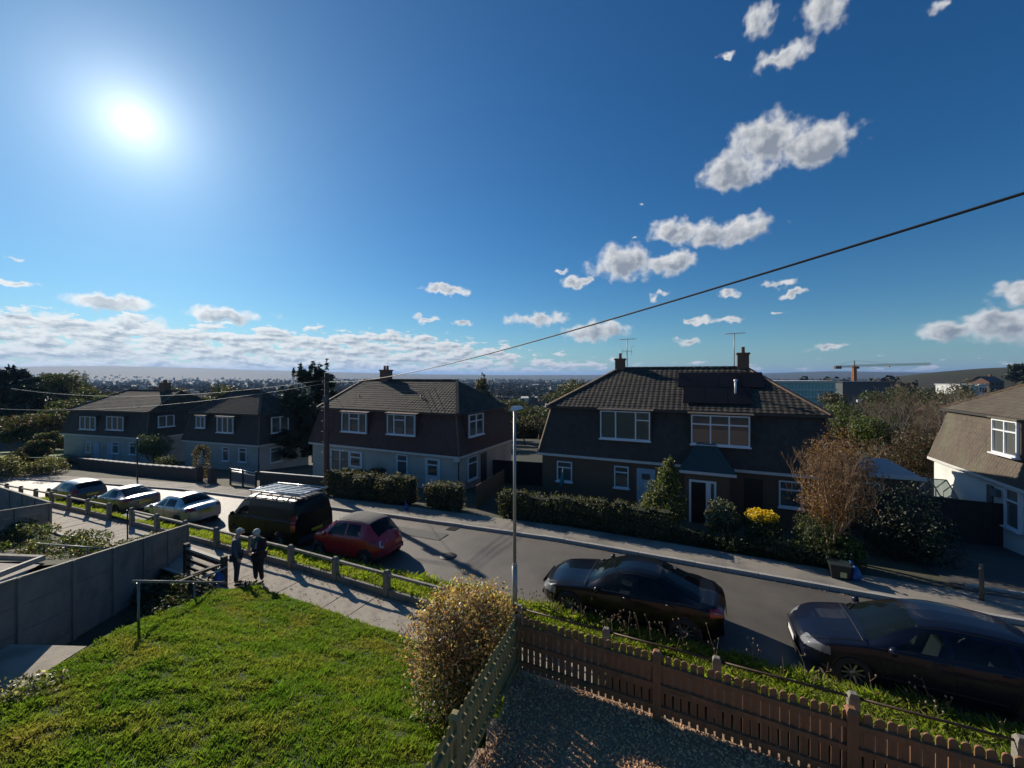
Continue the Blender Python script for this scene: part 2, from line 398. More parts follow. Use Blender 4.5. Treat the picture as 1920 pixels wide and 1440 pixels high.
strip('far_pavement', lambda s: itp(s, FK)+.15, lambda s: itp(s, FK)+1.35, lambda s, n: road_z(s)+.12, pavemat, cols=2)
strip('far_garden_ground', lambda s: itp(s, FK)+1.33, 34.0, lambda s, n: far_z(s, max(n, 16.0))-.004 + .02*noise.noise(Vector((s*.5, n*.5, 0))), gardenmat, s1=60, cols=30)
# asphalt repair patches and service covers
for (s0, s1, n0, n1, c) in ((3.2, 9.5, 13.7, 14.5, 0), (-14, -9.4, 13.3, 14.0, 0), (-22, -17, 13.5, 14.2, 1)):
    b = MB(); z = lambda s: road_z(s) + .042
    b.quad(W(s0,n0,z(s0)), W(s1,n0,z(s1)), W(s1,n1,z(s1)), W(s0,n1,z(s0)))
    struct(b.build('road_patch', mat('asphalt_patch%d' % c, ((.075,.07,.065),(.12,.115,.105))[c], .8, ((.09,.085,.08),(.14,.13,.12))[c], 4, bump=.4, bscale=80)))
# kerbs: single stones in a row
def kerb_row(name, nf, side, s0, s1, rootlabel):
    root = struct(bpy.data.objects.new(name, None)); C.objects.link(root)
    me = MB().box(-.452,.452,0,.125,-.15,0).mesh('kerb_stone', kerbmat)
    s = s0
    while s < s1:
        a = W(s, nf(s)); b = W(s+.915, nf(s+.915)); ang = math.atan2(b.y-a.y, b.x-a.x)
        mid = (a+b)/2; z = road_z(s+.45)+.124+random.uniform(-.006,.006)
        o = link('kerb_stone', me, root, (mid.x, mid.y, z), ang)
        dz = road_z(s+.915)-road_z(s); o.rotation_euler = (0, -math.atan2(dz, .915), ang)
        s += .915
kerb_row('far_kerb', lambda s: itp(s, FK)+.015, 1, -56, 24, '')
kerb_row('near_kerb', lambda s: itp(s, NK)-.13, 1, -44, 16, '')
# second light edging at the back of the far pavement, right of the bins
eb = MB()
for k in range(14):
    s = 7.2 + k*.93; p = W(s+.45, 16.8, far_z(s, 16.8)+.01); eb.bbox((p.x, p.y, p.z+.03), (.915, .09, .12), Matrix.Rotation(-TH, 3, 'Z'))
tag(eb.build('edging', kerbmat), None, None, kind='structure')

# near verge, street wall and footpath
vergemat = mat('verge_soil', (.05,.055,.02), 0.95, (.09,.09,.035), 3)
VF = lambda s, n: min(1, max(0, (n-NF-.05)/(itp(s, NK)-.14-NF-.05)))
VZ = lambda s, n: (path_z(s)+.17)*(1-VF(s,n)) + (road_z(s)+.12)*VF(s,n)
strip('verge', NF+.04, lambda s: itp(s, NK)-.13, VZ, vergemat, s0=-40, s1=22, cols=4)
slabmat = mat('path_concrete', (.31,.27,.215), 0.9, (.39,.345,.28), 2.2, bump=.5, bscale=45, wear=(.20,.175,.14), wscale=1.6, island=.08)
pathroot = struct(bpy.data.objects.new('footpath', None)); C.objects.link(pathroot)
s = -42.0; k = 0
while s < -2.2:
    ln = .93; z = path_z(s+.46)
    for (n0, n1) in ((7.42, 8.02), (8.03, 8.62)) if False else ((7.40, 9.08),):
        b = MB().box(-ln/2+.008, ln/2-.008, 0, n1-n0, -.12, 0)
        o = b.build('slab', slabmat, pathroot); p = W(s+ln/2, n0, z+random.uniform(-.006,.006)); o.location = p
        o.rotation_euler = (random.uniform(-.006,.006), math.atan2(path_z(s)-path_z(s+ln), ln), -TH)
    s += ln; k += 1
strip('path_bed', 7.0, NF+.02, lambda s, n: path_z(s)-.015, mat('joint_soil', (.05,.048,.03), .95, (.07,.08,.03), 5), s0=-42, s1=-1.8, cols=2)
eb = MB()
s = -42.0
while s < -13.2:
    p = W(s+.45, 7.34, path_z(s)); eb.bbox((p.x, p.y, p.z), (.90, .07, .14), Matrix.Rotation(-TH, 3, 'Z')); s += .915
tag(eb.build('path_edging', mat('edging_pale', (.42,.40,.36), .85, (.5,.48,.44), 4)), None, None, kind='structure')

# concrete street fence: posts, top rails and gravel boards
postmat = mat('fence_concrete', (.17,.155,.13), 0.9, (.26,.24,.20), 5, bump=.5, bscale=30, wear=(.10,.10,.075), wscale=5)
railmat = mat('fence_rail_concrete', (.24,.22,.18), .85, (.33,.30,.25), 6, bump=.4, bscale=30, wear=(.14,.14,.10), wscale=4)
tuberail = mat('fence_tube_dark', (.035,.03,.025), .55, (.09,.05,.03), 9, metal=.3)
sf = thing('street_fence', 'long low concrete post and rail fence between the footpath and the grass verge', 'fence', W(-12, NF, 0), -TH)
def post_mesh():
    b = MB(); b.box(-.08,.08,-.075,.075,-.45,.69); b.hexa([(-.08,-.075,.69),(.08,-.075,.69),(.08,.075,.69),(-.08,.075,.69),(-.05,-.045,.755),(.05,-.045,.755),(.05,.045,.755),(-.05,.045,.755)])
    return b.mesh('post', postmat)
pm = post_mesh()
PS = [s_at(px, NF) for px in (546, 629, 725, 838)]; STEP = 2.08
pos = list(PS); 
for k in range(1, 16): pos.append(PS[0] - STEP*k)
SKIP = None
for px in (1137, 1343, 1600): pos.append(s_at(px, NF))
pos.append((s_at(838, NF) + s_at(1137, NF))/2); sr = s_at(1600, NF)
for k in range(1, 6): pos.append(sr + STEP*k)
pos = sorted(pos)
GAP = (s_at(262, NF), s_at(219, NF))
gl = min(pos, key=lambda q: abs(q-GAP[1])); gr = min(pos, key=lambda q: abs(q-GAP[0]))
if gr == gl: gr = pos[pos.index(gl)+1]
for s in pos:
    o = link('post', pm, sf, (s+12, 0, path_z(s)+random.uniform(-.012,.012))); o.rotation_euler = (random.uniform(-.02,.02), random.uniform(-.015,.015), 0)
for a, b in zip(pos, pos[1:]):
    za, zb = path_z(a), path_z(b)
    if abs(a-gl) < .01: continue
    right = a > PS[3]-.1
    m = MB()
    if right: m.tube([(a+12+.07, 0, za+.66), (b+12-.07, 0, zb+.66)], .022, 6)
    else: m.hexa([(a+12+.07,-.035,za+.60),(b+12-.07,-.035,zb+.60),(b+12-.07,.035,zb+.60),(a+12+.07,.035,za+.60),(a+12+.07,-.035,za+.67),(b+12-.07,-.035,zb+.67),(b+12-.07,.035,zb+.67),(a+12+.07,.035,za+.67)])
    m.build('rail', tuberail if right else railmat, sf)
    m = MB().hexa([(a+12+.082,-.04,za-.3),(b+12-.082,-.04,zb-.3),(b+12-.082,.04,zb-.3),(a+12+.082,.04,za-.3),(a+12+.082,-.04,za+.20),(b+12-.082,-.04,zb+.20),(b+12-.082,.04,zb+.20),(a+12+.082,.04,za+.20)])
    m.build('gravel_board', postmat, sf)
# steps through the gap in the street fence, and the slim post beside them
st = MB()
for k in range(3):
    za = path_z(gl); st.box(.12, gr-gl-.12, .02+k*.32, .9, -.2, .06*(k+1)-.02)
tag(link('street_steps', st.mesh('street_steps', slabmat), None, W(gl, NF-.02, path_z(gl)), -TH), 'concrete steps through the gap in the low street fence beside the slim black post', 'steps')
p = W(s_at(239, 8.25), 8.25, path_z(s_at(239, 8.25)))
tag(MB().tube([(0,0,-.1),(0,0,1.15)], .025, 8).tube([(0,0,1.15),(.05,.02,1.2),(.2,.1,1.2)], .02, 6).build('handrail_post', mat('black_metal', (.012,.012,.013), .45, metal=.2), None, p), 'slim black metal post standing on the footpath by the gap in the fence', 'post')

# ------------------------------------------------------------------ garden: lawn, gravel, pickets
CX, CY = 0.07, 6.12                                   # picket corner
LD = Vector((-.33, -.944, 0)); RD = Vector((US[0], US[1], 0))
lawn_left = [(-6.3,-2),(-6.6,3.5),(-6.7,5.3),(-6.9,6.1),(-7.2,7.8),(-8.15,11.5)]
def lx(y): return itp(y, [(b, a) for a, b in lawn_left])
def fence_x(y): return CX + (CY - y)*(-.33/.944)
def in_lawn(x, y):
    s, n = SN(x, y)
    if n > 7.5 or y < -2: return False
    if x < lx(y): return False
    xr = fence_x(y) - .05 if y < CY else CX + .3
    return x < xr
soil = mat('lawn_soil', (.030,.050,.010), .95, (.055,.075,.018), 7, bump=.8, bscale=30)
def lawn_sheet():
    V = []; F = []; nx, ny = 60, 90
    for j in range(ny+1):
        y = -2 + 14.9*j/ny
        xl = lx(y) - .04; xr = (fence_x(y) if y < CY else CX+.35)
        # clip far side against the path edge n=7.55
        for i in range(nx+1):
            x = xl + (xr-xl)*i/nx; s, n = SN(x, y); z = lawn_z(x, y) if n < 7.55 else -.1 + path_z(s)
            if i == 0: z -= .0
            V.append((x, y, z))
    for j in range(ny):
        for i in range(nx):
            a = j*(nx+1)+i; F.append((a, a+1, a+nx+2, a+nx+1))
    struct(link('lawn', npmesh('lawn', V, F, soil, smooth=True)))
lawn_sheet()
grassm = mat('grass_blade', (.060,.130,.016), .6, (.115,.170,.024), .7, island=.4, trans=.5, wear=(.17,.17,.045), wscale=1.1)
drygrass = mat('grass_blade_dry', (.20,.17,.08), .7, (.28,.23,.12), 2, island=.3, trans=.3)
def grass(name, P, h0, h1, w, mats, dry=.05, lean=.5, clump=None):
    """P (n,3) roots -> blades of two faces"""
    n = len(P); P = np.asarray(P); a = RS.uniform(0, 2*np.pi, n); hgt = RS.uniform(h0, h1, n)
    if clump is not None: hgt = hgt*clump
    la = RS.uniform(0, 2*np.pi, n); ll = hgt*RS.uniform(.1, lean*1.6, n)
    dx = np.cos(a)*w*RS.uniform(.6, 1.3, n); dy = np.sin(a)*w*RS.uniform(.6, 1.3, n)
    lx_, ly_ = np.cos(la)*ll, np.sin(la)*ll
    V = np.zeros((n, 4, 3))
    V[:,0] = P + np.stack([-dx, -dy, np.zeros(n)-.01], 1); V[:,1] = P + np.stack([dx, dy, np.zeros(n)-.01], 1)
    V[:,2] = P + np.stack([lx_*.45 + dx*.7, ly_*.45 + dy*.7, hgt*.65], 1); V[:,3] = P + np.stack([lx_, ly_, hgt*.95], 1)
    F = np.arange(n*4).reshape(n, 4); mi = (RS.rand(n) < dry).astype(int)
    return link(name, npmesh(name, V.reshape(-1,3), F, mats, mi))
def lawn_grass():
    P = []; cl = []
    n = 430000; xs = RS.uniform(-8.3, .2, n); ys = RS.uniform(2.2, 12.4, n)
    for x, y in zip(xs, ys):
        d = y
        if RS.rand() > min(1.0, 1.15 - d*.055): continue
        if not in_lawn(x, y) or abs(x) > 1.35*y + .4: continue
        c = noise.noise(Vector((x*2.2, y*3.2, 0)))*.6 + noise.noise(Vector((x*7, y*9, 2)))*.7
        P.append((x, y, lawn_z(x, y))); cl.append(max(.25, 1 + c*1.3))
    o = grass('grass', P, .026, .064, .0062, [grassm, drygrass], dry=.035, lean=.75, clump=np.array(cl))
    tag(o, 'sunlit green lawn grass on the sloping front garden', 'grass', kind='stuff'); return len(P)
print('lawn blades', lawn_grass())
def verge_grass():
    P = []; cl = []
    for _ in range(90000):
        s = RS.uniform(-40, 7.5); n = RS.uniform(NF+.06, 10.28)
        if RS.rand() > min(1, .25 + 8/(abs(s+1)+8)): continue
        if n > itp(s, NK)-.02: continue
        P.append(tuple(W(s, n, VZ(s, min(n, itp(s, NK)-.14))))); cl.append(max(.5, 1 + noise.noise(Vector((s*1.5, n*3, 0)))*1.1 + (.5 if n > 9.95 else 0)))
    o = grass('verge_grass', P, .06, .15, .009, [mat('verge_blade', (.12,.20,.02), .6, (.20,.25,.04), 1.5, island=.35, trans=.5), drygrass], dry=.14, lean=.7, clump=np.array(cl))
    tag(o, 'long green grass on the narrow verge beside the road', 'grass', kind='stuff')
verge_grass()
# gravel garden behind the picket fence
gravelm = mat('gravel', (.25,.16,.10), .9, (.38,.26,.165), 20, bump=.7, bscale=60)
def gravel_z(x, y): return 1.93 + .03*noise.noise(Vector((x, y, 8)))
V = []; F = []
for j in range(41):
    for i in range(61):
        x = -2.4 + 12.5*i/60; y = -1 + 9.0*j/40
        s, n = SN(x, y); V.append((x, y, gravel_z(x, y) if n < 5.75 else max(-.2, 1.93 - (n-5.75)*1.15)))
for j in range(40):
    for i in range(60):
        a = j*61+i; x = (V[a][0]+V[a+1][0])/2; y = (V[a][1]+V[a+62][1])/2
        if x < fence_x(y) - .02: continue
        if SN(x, y)[1] > 7.8: continue
        F.append((a, a+1, a+62, a+61))
struct(link('gravel_bed', npmesh('gravel_bed', V, F, gravelm, smooth=True)))
def stones():
    P = []; n = 0
    base = np.array([(1,0,0),(-1,0,0),(0,1,0),(0,-1,0),(0,0,1),(0,0,-.4)], float)
    fc = np.array([(0,2,4),(2,1,4),(1,3,4),(3,0,4),(2,0,5),(1,2,5),(3,1,5),(0,3,5)])
    V = []; F = []
    while n < 26000:
        x = RS.uniform(-1.6, 6.5); y = RS.uniform(2.0, 6.4)
        if x < fence_x(y)+.02 or SN(x, y)[1] > 5.62 or x > 1.35*y+.2: continue
        sc = RS.uniform(.008, .022); S = base*sc*RS.uniform(.6, 1.3, (1,3))
        a = RS.uniform(0, 6.28); c_, s_ = math.cos(a), math.sin(a); S = S @ np.array([(c_,s_,0),(-s_,c_,0),(0,0,1)])
        V.append(S + np.array([x, y, gravel_z(x, y)+sc*.3])); F.append(fc + 6*n); n += 1
    m = mat('gravel_stone', (.50,.30,.155), .85, None, island=.5)
    o = link('gravel', npmesh('gravel', np.concatenate(V), np.concatenate(F), m)); tag(o, 'buff gravel stones spread behind the brown picket fence', 'gravel', kind='stuff')
stones()
# picket fences
wood_r = mat('picket_wood_brown', (.19,.085,.036), .75, (.27,.125,.055), 3.0, bump=.4, bscale=25, stretch=(6,6,1), island=.18, wear=(.10,.075,.035), wscale=3)
wood_l = mat('picket_wood_mossy', (.24,.19,.075), .85, (.32,.26,.11), 3.0, bump=.4, bscale=25, stretch=(6,6,1), island=.18, wear=(.10,.12,.04), wscale=3)
PH = .80; PW = .074; SP = .0955
def picket_mesh(m):
    b = MB(); w = PW/2; prof = [(-w,0),(w,0),(w,PH-w)]; 
    for k in range(1, 6): t = math.pi*k/6; prof.append((w*math.cos(t), PH-w+w*math.sin(t)))
    prof.append((-w, PH-w)); n = len(prof); i = len(b.v)
    b.v += [(x, -.009, z) for x, z in prof] + [(x, .009, z) for x, z in prof]
    b.f += [tuple(range(n)), tuple(range(2*n-1, n-1, -1))]; b.m += [0,0]; b.sm += [False, False]
    for k in range(n): k2 = (k+1) % n; b.f.append((k2, k, n+k, n+k2)); b.m.append(0); b.sm.append(False)
    return b.mesh('picket', m)
def picket_fence(label, start, d, npan, nper, m, z0, zslope, side, zstep=None):
    root = thing('picket_fence', label, 'fence', (start.x, start.y, z0), math.atan2(d.y, d.x), 'picket fences around the gravel garden')
    me = picket_mesh(m)
    L_ = npan*nper*SP
    for p in range(npan+1):
        x = p*nper*SP
        b = MB().box(-.05,.05,-.05,.05,-.4,PH+.03); b.hexa([(-.055,-.055,PH+.03),(.055,-.055,PH+.03),(.055,.055,PH+.03),(-.055,.055,PH+.03),(-.03,-.03,PH+.07),(.03,-.03,PH+.07),(.03,.03,PH+.07),(-.03,.03,PH+.07)])
        b.build('post', m, root, (x, 0, zslope(x)))
        if p == npan: break
        for zr in (.12, .40, .66):
            a, c = x+.05, (p+1)*nper*SP-.05
            MB().hexa([(a,.011*side,zr+zslope(a)),(c,.011*side,zr+zslope(c)),(c,.046*side,zr+zslope(c)),(a,.046*side,zr+zslope(a)),(a,.011*side,zr+.062+zslope(a)),(c,.011*side,zr+.062+zslope(c)),(c,.046*side,zr+.062+zslope(c)),(a,.046*side,zr+.062+zslope(a))] if side > 0 else
                      [(a,-.046,zr+zslope(a)),(c,-.046,zr+zslope(c)),(c,-.011,zr+zslope(c)),(a,-.011,zr+zslope(a)),(a,-.046,zr+.062+zslope(a)),(c,-.046,zr+.062+zslope(c)),(c,-.011,zr+.062+zslope(c)),(a,-.011,zr+.062+zslope(a))]).build('rail', m, root)
        for k in range(nper):
            xx = x + (k+.5)*SP
            if abs(xx-x) < .06: pass
            o = link('picket', me, root, (xx, 0, .03+zslope(xx)+random.uniform(-.006,.006))); o.rotation_euler = (random.uniform(-.01,.01), random.uniform(-.012,.012), 0)
picket_fence('brown rounded picket fence running along the road side of the gravel garden', Vector((CX, CY, 0)), RD, 4, 21, wood_r, 1.95, lambda x: .02*math.sin(x*1.1)-.005*x, -1)
picket_fence('mossy olive picket fence between the lawn and the gravel garden', Vector((CX, CY, 0)), LD, 3, 21, wood_l, 1.95, lambda x: .07*min(x,2)/2 + .02*math.sin(x*1.5), 1)

# drain gully, manhole covers and grit on the road
iron = mat('cast_iron', (.045,.04,.036), .55, (.07,.06,.05), 20, metal=.4)
for k, (s, n, w_, d_, lab) in enumerate(((-9.6, 14.62, .42, .36, 'iron gully grating by the far kerb below the cream house'), (6.3, 14.62, .42, .36, 'iron gully grating by the far kerb below the bare tree'))):
    r = thing('gully_grating', lab, 'drain', W(s, n, road_z(s)+.012), -TH, 'road drains')
    for j in range(7): MB().box(-w_/2+j*w_/7+.008, -w_/2+(j+1)*w_/7-.02, -d_/2, d_/2, 0, .018).build('bar', iron, r)
    MB().box(-w_/2-.03, w_/2+.03, -d_/2-.03, d_/2+.03, -.03, .006).build('frame', iron, r)
for k, (s, n, lab) in enumerate(((-8.2, 12.2, 'round iron manhole cover in the road behind the red car'), (.2, 13.4, 'round iron manhole cover in the road beyond the black car'))):
    tag(MB().lathe([(0,.052),(.27,.052),(.275,.046),(.30,.046),(.31,.03)], (0,0,0), 24).build('manhole_cover', iron, None, W(s, n, road_z(s))), lab, 'manhole cover')

# fallen leaves and grit along the foot of the street fence and in the gutters
def litter():
    V = []; n = 1500; P = []
    for k in range(n):
        if k < 800: s = RS.uniform(-14, -2.5); nn = NF - .06 - abs(RS.normal())*.16; z = path_z(s) + .012
        elif k < 1150: s = RS.uniform(-16, 8); nn = 14.86 - abs(RS.normal())*.08; z = road_z(s) + .012
        else: s = RS.uniform(-14, -3); nn = RS.uniform(7.5, 9.0); z = path_z(s) + .012
        p = W(s, nn, z); a = RS.uniform(0, 6.28); r = RS.uniform(.012, .034); c, q = math.cos(a)*r, math.sin(a)*r
        V += [(p.x-c, p.y-q, p.z), (p.x+q*.6, p.y-c*.6, p.z+r*.4), (p.x+c, p.y+q, p.z+.004), (p.x-q*.6, p.y+c*.6, p.z+r*.3)]
    o = link('leaf_litter', npmesh('leaf_litter', V, np.arange(len(V)).reshape(-1,4), mat('dead_leaf', (.26,.18,.10), .8, None, island=.5)))
    tag(o, 'fallen brown leaves and grit along the fence foot and gutter', 'leaf litter', kind='stuff')
litter()
tarm = mat('drive_tarmac', (.055,.052,.048), .9, (.075,.07,.062), 1.2, bump=.5, bscale=60)
strip('driveway', 16.28, 23.45, lambda s, n: far_z(s, max(n, 16.0)) + .012 + .02*noise.noise(Vector((s*.5, n*.5, 0)))*0 + .012, tarm, s0=6.9, s1=17, cols=14)
# ------------------------------------------------------------------ side path, steps, concrete panel fences
F0 = Vector((-12.2, 15.2, 0)); FD = Vector((.33, -.944, 0)); 
conc = mat('panel_concrete', (.16,.155,.14), .9, (.22,.21,.185), 2.2, bump=.5, bscale=22, wear=(.11,.115,.095), wscale=1.4, island=.06)
def panel_fence(label, start, d, n, pitch, ztop, slope, hgt, group='concrete panel fences between the front gardens'):
    """posts and panels; each panel three stacked boards"""
    root = thing('panel_fence', label, 'fence', (start.x, start.y, ztop-hgt), math.atan2(d.y, d.x), group)
    for k in range(n+1):
        z = slope*k*pitch
        MB().box(-.055,.055,-.06,.06,-.4,hgt+.03).build('post', conc, root, (k*pitch, 0, z))
        if k == n: break
        for j in range(4):
            h0 = j*hgt/4; h1 = (j+1)*hgt/4 - .008; a, b = k*pitch+.056, (k+1)*pitch-.056; za, zb = slope*a, slope*b
            MB().hexa([(a,-.022,za+h0),(b,-.022,zb+h0),(b,.022,zb+h0),(a,.022,za+h0),(a,-.022,za+h1),(b,-.022,zb+h1),(b,.022,zb+h1),(a,.022,za+h1)]).build('panel', conc, root)
        a, b = k*pitch-.0, (k+1)*pitch; za, zb = slope*a+hgt, slope*b+hgt
        MB().hexa([(a,-.04,za+.001),(b,-.04,zb+.001),(b,.04,zb+.001),(a,.04,za+.001),(a,-.04,za+.035),(b,-.04,zb+.035),(b,.04,zb+.035),(a,.04,za+.035)]).build('coping', railmat, root)
panel_fence('grey concrete panel fence beside the lawn, stepping down to the footpath', F0, FD, 8, 1.55, .78, .213, 2.1)
panel_fence('shorter concrete panel fence of the neighbouring garden, left of the plant bed', Vector((-20.1, 17.6, 0)), Vector((.2,-.98,0)).normalized(), 5, 1.5, .82, .17, 1.3)
panel_fence('dark concrete panel fence running along the footpath at the far left', Vector((-20.25, 17.75, 0)), Vector((-US[0], -US[1], 0)), 8, 1.5, .84, -.004, 1.5)
def fencex(y): return F0.x + (F0.y - y)*(.33/.944)
# side path top level and steps
def sheet(name, pts, m, kind='structure'):
    b = MB(); i = 0; b.v = [tuple(p) for p in pts]; b.f = [tuple(range(len(pts)))]; b.m = [0]; b.sm = [False]
    o = b.build(name, m); o['kind'] = kind; return o
sheet('side_path', [(-7.9,-2,1.42),(lx(-2)+.1,-2,1.42),(lx(5)+.1,5,1.36),(lx(7.6)+.08,7.6,1.30),(fencex(7.7),7.7,1.30),(fencex(3),3,1.40)], slabmat)
nst = 8; sx0 = 7.60
steps = thing('garden_steps', 'shaded concrete steps going down between the panel fence and the lawn', 'steps', (0,0,0))
for k in range(nst):
    y0 = sx0 + k*.27; y1 = y0 + .28; z = 1.30 - (k+1)*.20
    MB().hexa([(fencex(y0)+.03,y0,z-.5),(lx(y0)-.04,y0,z-.5),(lx(y1)-.04,y1,z-.5),(fencex(y1)+.03,y1,z-.5),(fencex(y0)+.03,y0,z),(lx(y0)-.04,y0,z),(lx(y1)-.04,y1,z),(fencex(y1)+.03,y1,z)]).build('step', slabmat, steps)
sheet('step_landing', [(fencex(9.7),9.7,-.31),(lx(9.7),9.7,-.31),(lx(12.0),12.0,-.05),tuple(W(-12.3,7.42,.0)),tuple(W(-15.2,7.42,.0))], gardenmat)  # sunk and given dark soil so the landing reads as shaded
# lawn retaining edge beside the steps
b = MB(); ys = np.linspace(2.5, 11.9, 20)
for y0, y1 in zip(ys, ys[1:]):
    a = (lx(y0)-.03, y0); c = (lx(y1)-.03, y1)
    b.quad((a[0],a[1],-.4),(a[0],a[1],lawn_z(*a)+.01),(c[0],c[1],lawn_z(*c)+.01),(c[0],c[1],-.4))
struct(b.build('lawn_edge', mat('lawn_edge', (.07,.06,.045), .95, (.10,.09,.06), 5, bump=.5)))
# handrail: painted tube on three posts, their cast shadow coloured as green bases
railp = mat('rail_paint_grey', (.16,.18,.17), .45, (.20,.22,.20), 12, metal=.2, wear=(.10,.11,.10), wscale=8)
shadowp = mat('rail_shadow_green', (.04,.11,.08), .5, (.05,.13,.10), 12)
hr = thing('handrail', 'grey tubular handrail on posts with their shadow coloured as green bases at the lawn edge', 'handrail', (0,0,0))
def ray(px, py, D): return Vector(((px-960)/FP*D, D, H-(py-HZ)/FP*D))
A = ray(247, 1090, 7.62); Bp = ray(425, 1092, 11.9)
MB().tube([A, Bp], .024, 8).build('rail', railp, hr)
for D, zb in ((7.82, None), (10.0, None), (11.3, None)):
    t = (D-7.62)/(11.9-7.62); p = A.lerp(Bp, t); zb = (lawn_z(p.x, p.y) if p.x > lx(p.y) else 1.30-.20*max(0,(p.y-7.6)/.27))-.05
    zb = max(zb, -.25)
    o = MB().tube([(0,0,zb+.28),(0,0,p.z-.03)], .021, 8).tube([(0,0,p.z-.07),(0,0,p.z-.02)], .033, 8).build('leg', railp, hr, (p.x, p.y, 0))
    MB().tube([(0,0,zb-.1),(0,0,zb+.29)], .027, 8).build('shadow_base', shadowp, o)
# front gate by the steps with pale top boards, dark gate posts
gwood = mat('gate_wood_pale', (.36,.33,.27), .8, (.46,.43,.36), 5, bump=.3, stretch=(1,6,6)); gdark = mat('gate_wood_dark', (.05,.045,.035), .85, (.08,.07,.05), 6)
A = W(s_at(350, 7.5), 7.5, 0); B2 = W(s_at(420, 7.45), 7.45, 0); ga = math.atan2(B2.y-A.y, B2.x-A.x); gl_ = (B2-A).length
gt = thing('garden_gate', 'low garden gate with pale top board between dark posts at the step foot', 'gate', (A.x, A.y, path_z(-14)), ga)
for x in (0, gl_): MB().box(x-.07,x+.07,-.07,.07,-.3,.95).build('post', gdark, gt)
MB().box(.08,gl_-.05,-.06,.06,.78,.84).build('top_board', gwood, gt)
for z in (.62, .38, .14): MB().box(.08,gl_-.08,-.02,.02,z,z+.10).build('board', gdark, gt)
for k, (px, py, ang, ln) in enumerate(((372, 1076, .5, 1.0), (392, 1066, .35, .8), (404, 1072, .8, .6))):
    p = ray(px, py, 12.1); m = gwood if k == 2 else gdark
    tag(MB().bbox((0,0,0), (ln,.12,.04), Matrix.Rotation(ang, 3, 'Z') @ Matrix.Rotation(-.25, 3, 'Y')).build('plank', m, None, (p.x, p.y, max(p.z, .35))), ['dark weathered plank lying lowest beside the garden steps', 'dark plank lying across another below the garden gate', 'short pale plank lying beside the foot of the garden gate'][k], 'plank', 'loose planks by the gate')

# leaves -----------------------------------------------------------
def leaf_cloud(name, blobs, n, size, mats, parent=None, up=.0, shell=.55, asp=1.6, probs=None, loc=None, seed=None, flat=0):
    """blobs: list of (cx,cy,cz,rx,ry,rz); leaves as kinked quads, thicker near the surface"""
    rs = np.random.RandomState(seed if seed is not None else RS.randint(1 << 30)); B = np.array(blobs, float)
    vol = B[:,3]*B[:,4]*B[:,5]; ar = vol**(2/3.); idx = rs.choice(len(B), n, p=ar/ar.sum())
    d = rs.normal(size=(n,3)); d /= np.linalg.norm(d, axis=1)[:,None]
    rad = np.where(rs.rand(n) < shell, rs.uniform(.82, 1.08, n), rs.rand(n)**(1/3.)*.95)
    lump = 1 + .16*np.sin(d[:,0]*7+idx)*np.cos(d[:,1]*6+idx*2) + .10*np.sin(d[:,2]*11+idx*3)
    P = B[idx,:3] + d*B[idx,3:6]*(rad*lump)[:,None]
    nrm = d*.7 + rs.normal(size=(n,3))*.6; nrm[:,2] += up; nrm /= np.linalg.norm(nrm, axis=1)[:,None]
    t = np.cross(nrm, rs.normal(size=(n,3))); t /= np.linalg.norm(t, axis=1)[:,None]; b_ = np.cross(nrm, t)
    sz = size*rs.uniform(.6, 1.35, n)[:,None]
    V = np.zeros((n,4,3)); V[:,0] = P - t*sz*asp*.5; V[:,1] = P + b_*sz*.42 + nrm*sz*.08; V[:,2] = P + t*sz*asp*.5; V[:,3] = P - b_*sz*.42 + nrm*sz*.08
    F = np.arange(n*4).reshape(n,4)
    mi = rs.choice(len(mats), n, p=probs) if len(mats) > 1 else np.zeros(n, int)
    return link(name, npmesh(name, V.reshape(-1,3), F, mats, mi), parent, loc)
def lm(name, c, isl=.4, tr=.35, rough=.55): return mat(name, c, rough, None, island=isl, trans=tr)
L_olive = lm('leaf_olive', (.085,.10,.028)); L_dark = lm('leaf_dark', (.025,.042,.014), tr=.2); L_green = lm('leaf_green', (.055,.095,.018)); L_bright = lm('leaf_bright', (.12,.16,.02))
L_pink = lm('leaf_pinkish', (.32,.18,.11)); L_pale = lm('leaf_pale', (.40,.39,.27), rough=.4); L_yel = lm('leaf_yellow', (.62,.46,.015), tr=.3); L_brown = lm('leaf_brown', (.105,.060,.030), tr=.25)
L_con = lm('needle_dark', (.022,.034,.020), tr=.1); L_grey = lm('leaf_greygreen', (.10,.12,.07)); L_hedge = lm('leaf_hedge', (.060,.065,.022)); L_hedget = lm('leaf_hedge_tip', (.16,.14,.055))
bark = mat('bark', (.09,.065,.042), .9, (.15,.115,.08), 8, bump=.6); barkp = mat('bark_pale', (.22,.18,.13), .9, (.30,.26,.19), 8, bump=.5); twigm = mat('twig', (.10,.06,.035), .9, (.16,.10,.055), 3); twigg = mat('twig_grey', (.15,.13,.10), .9, (.20,.17,.13), 3)
darkcore = mat('crown_core', (.016,.020,.008), .95, (.03,.035,.015), 3)
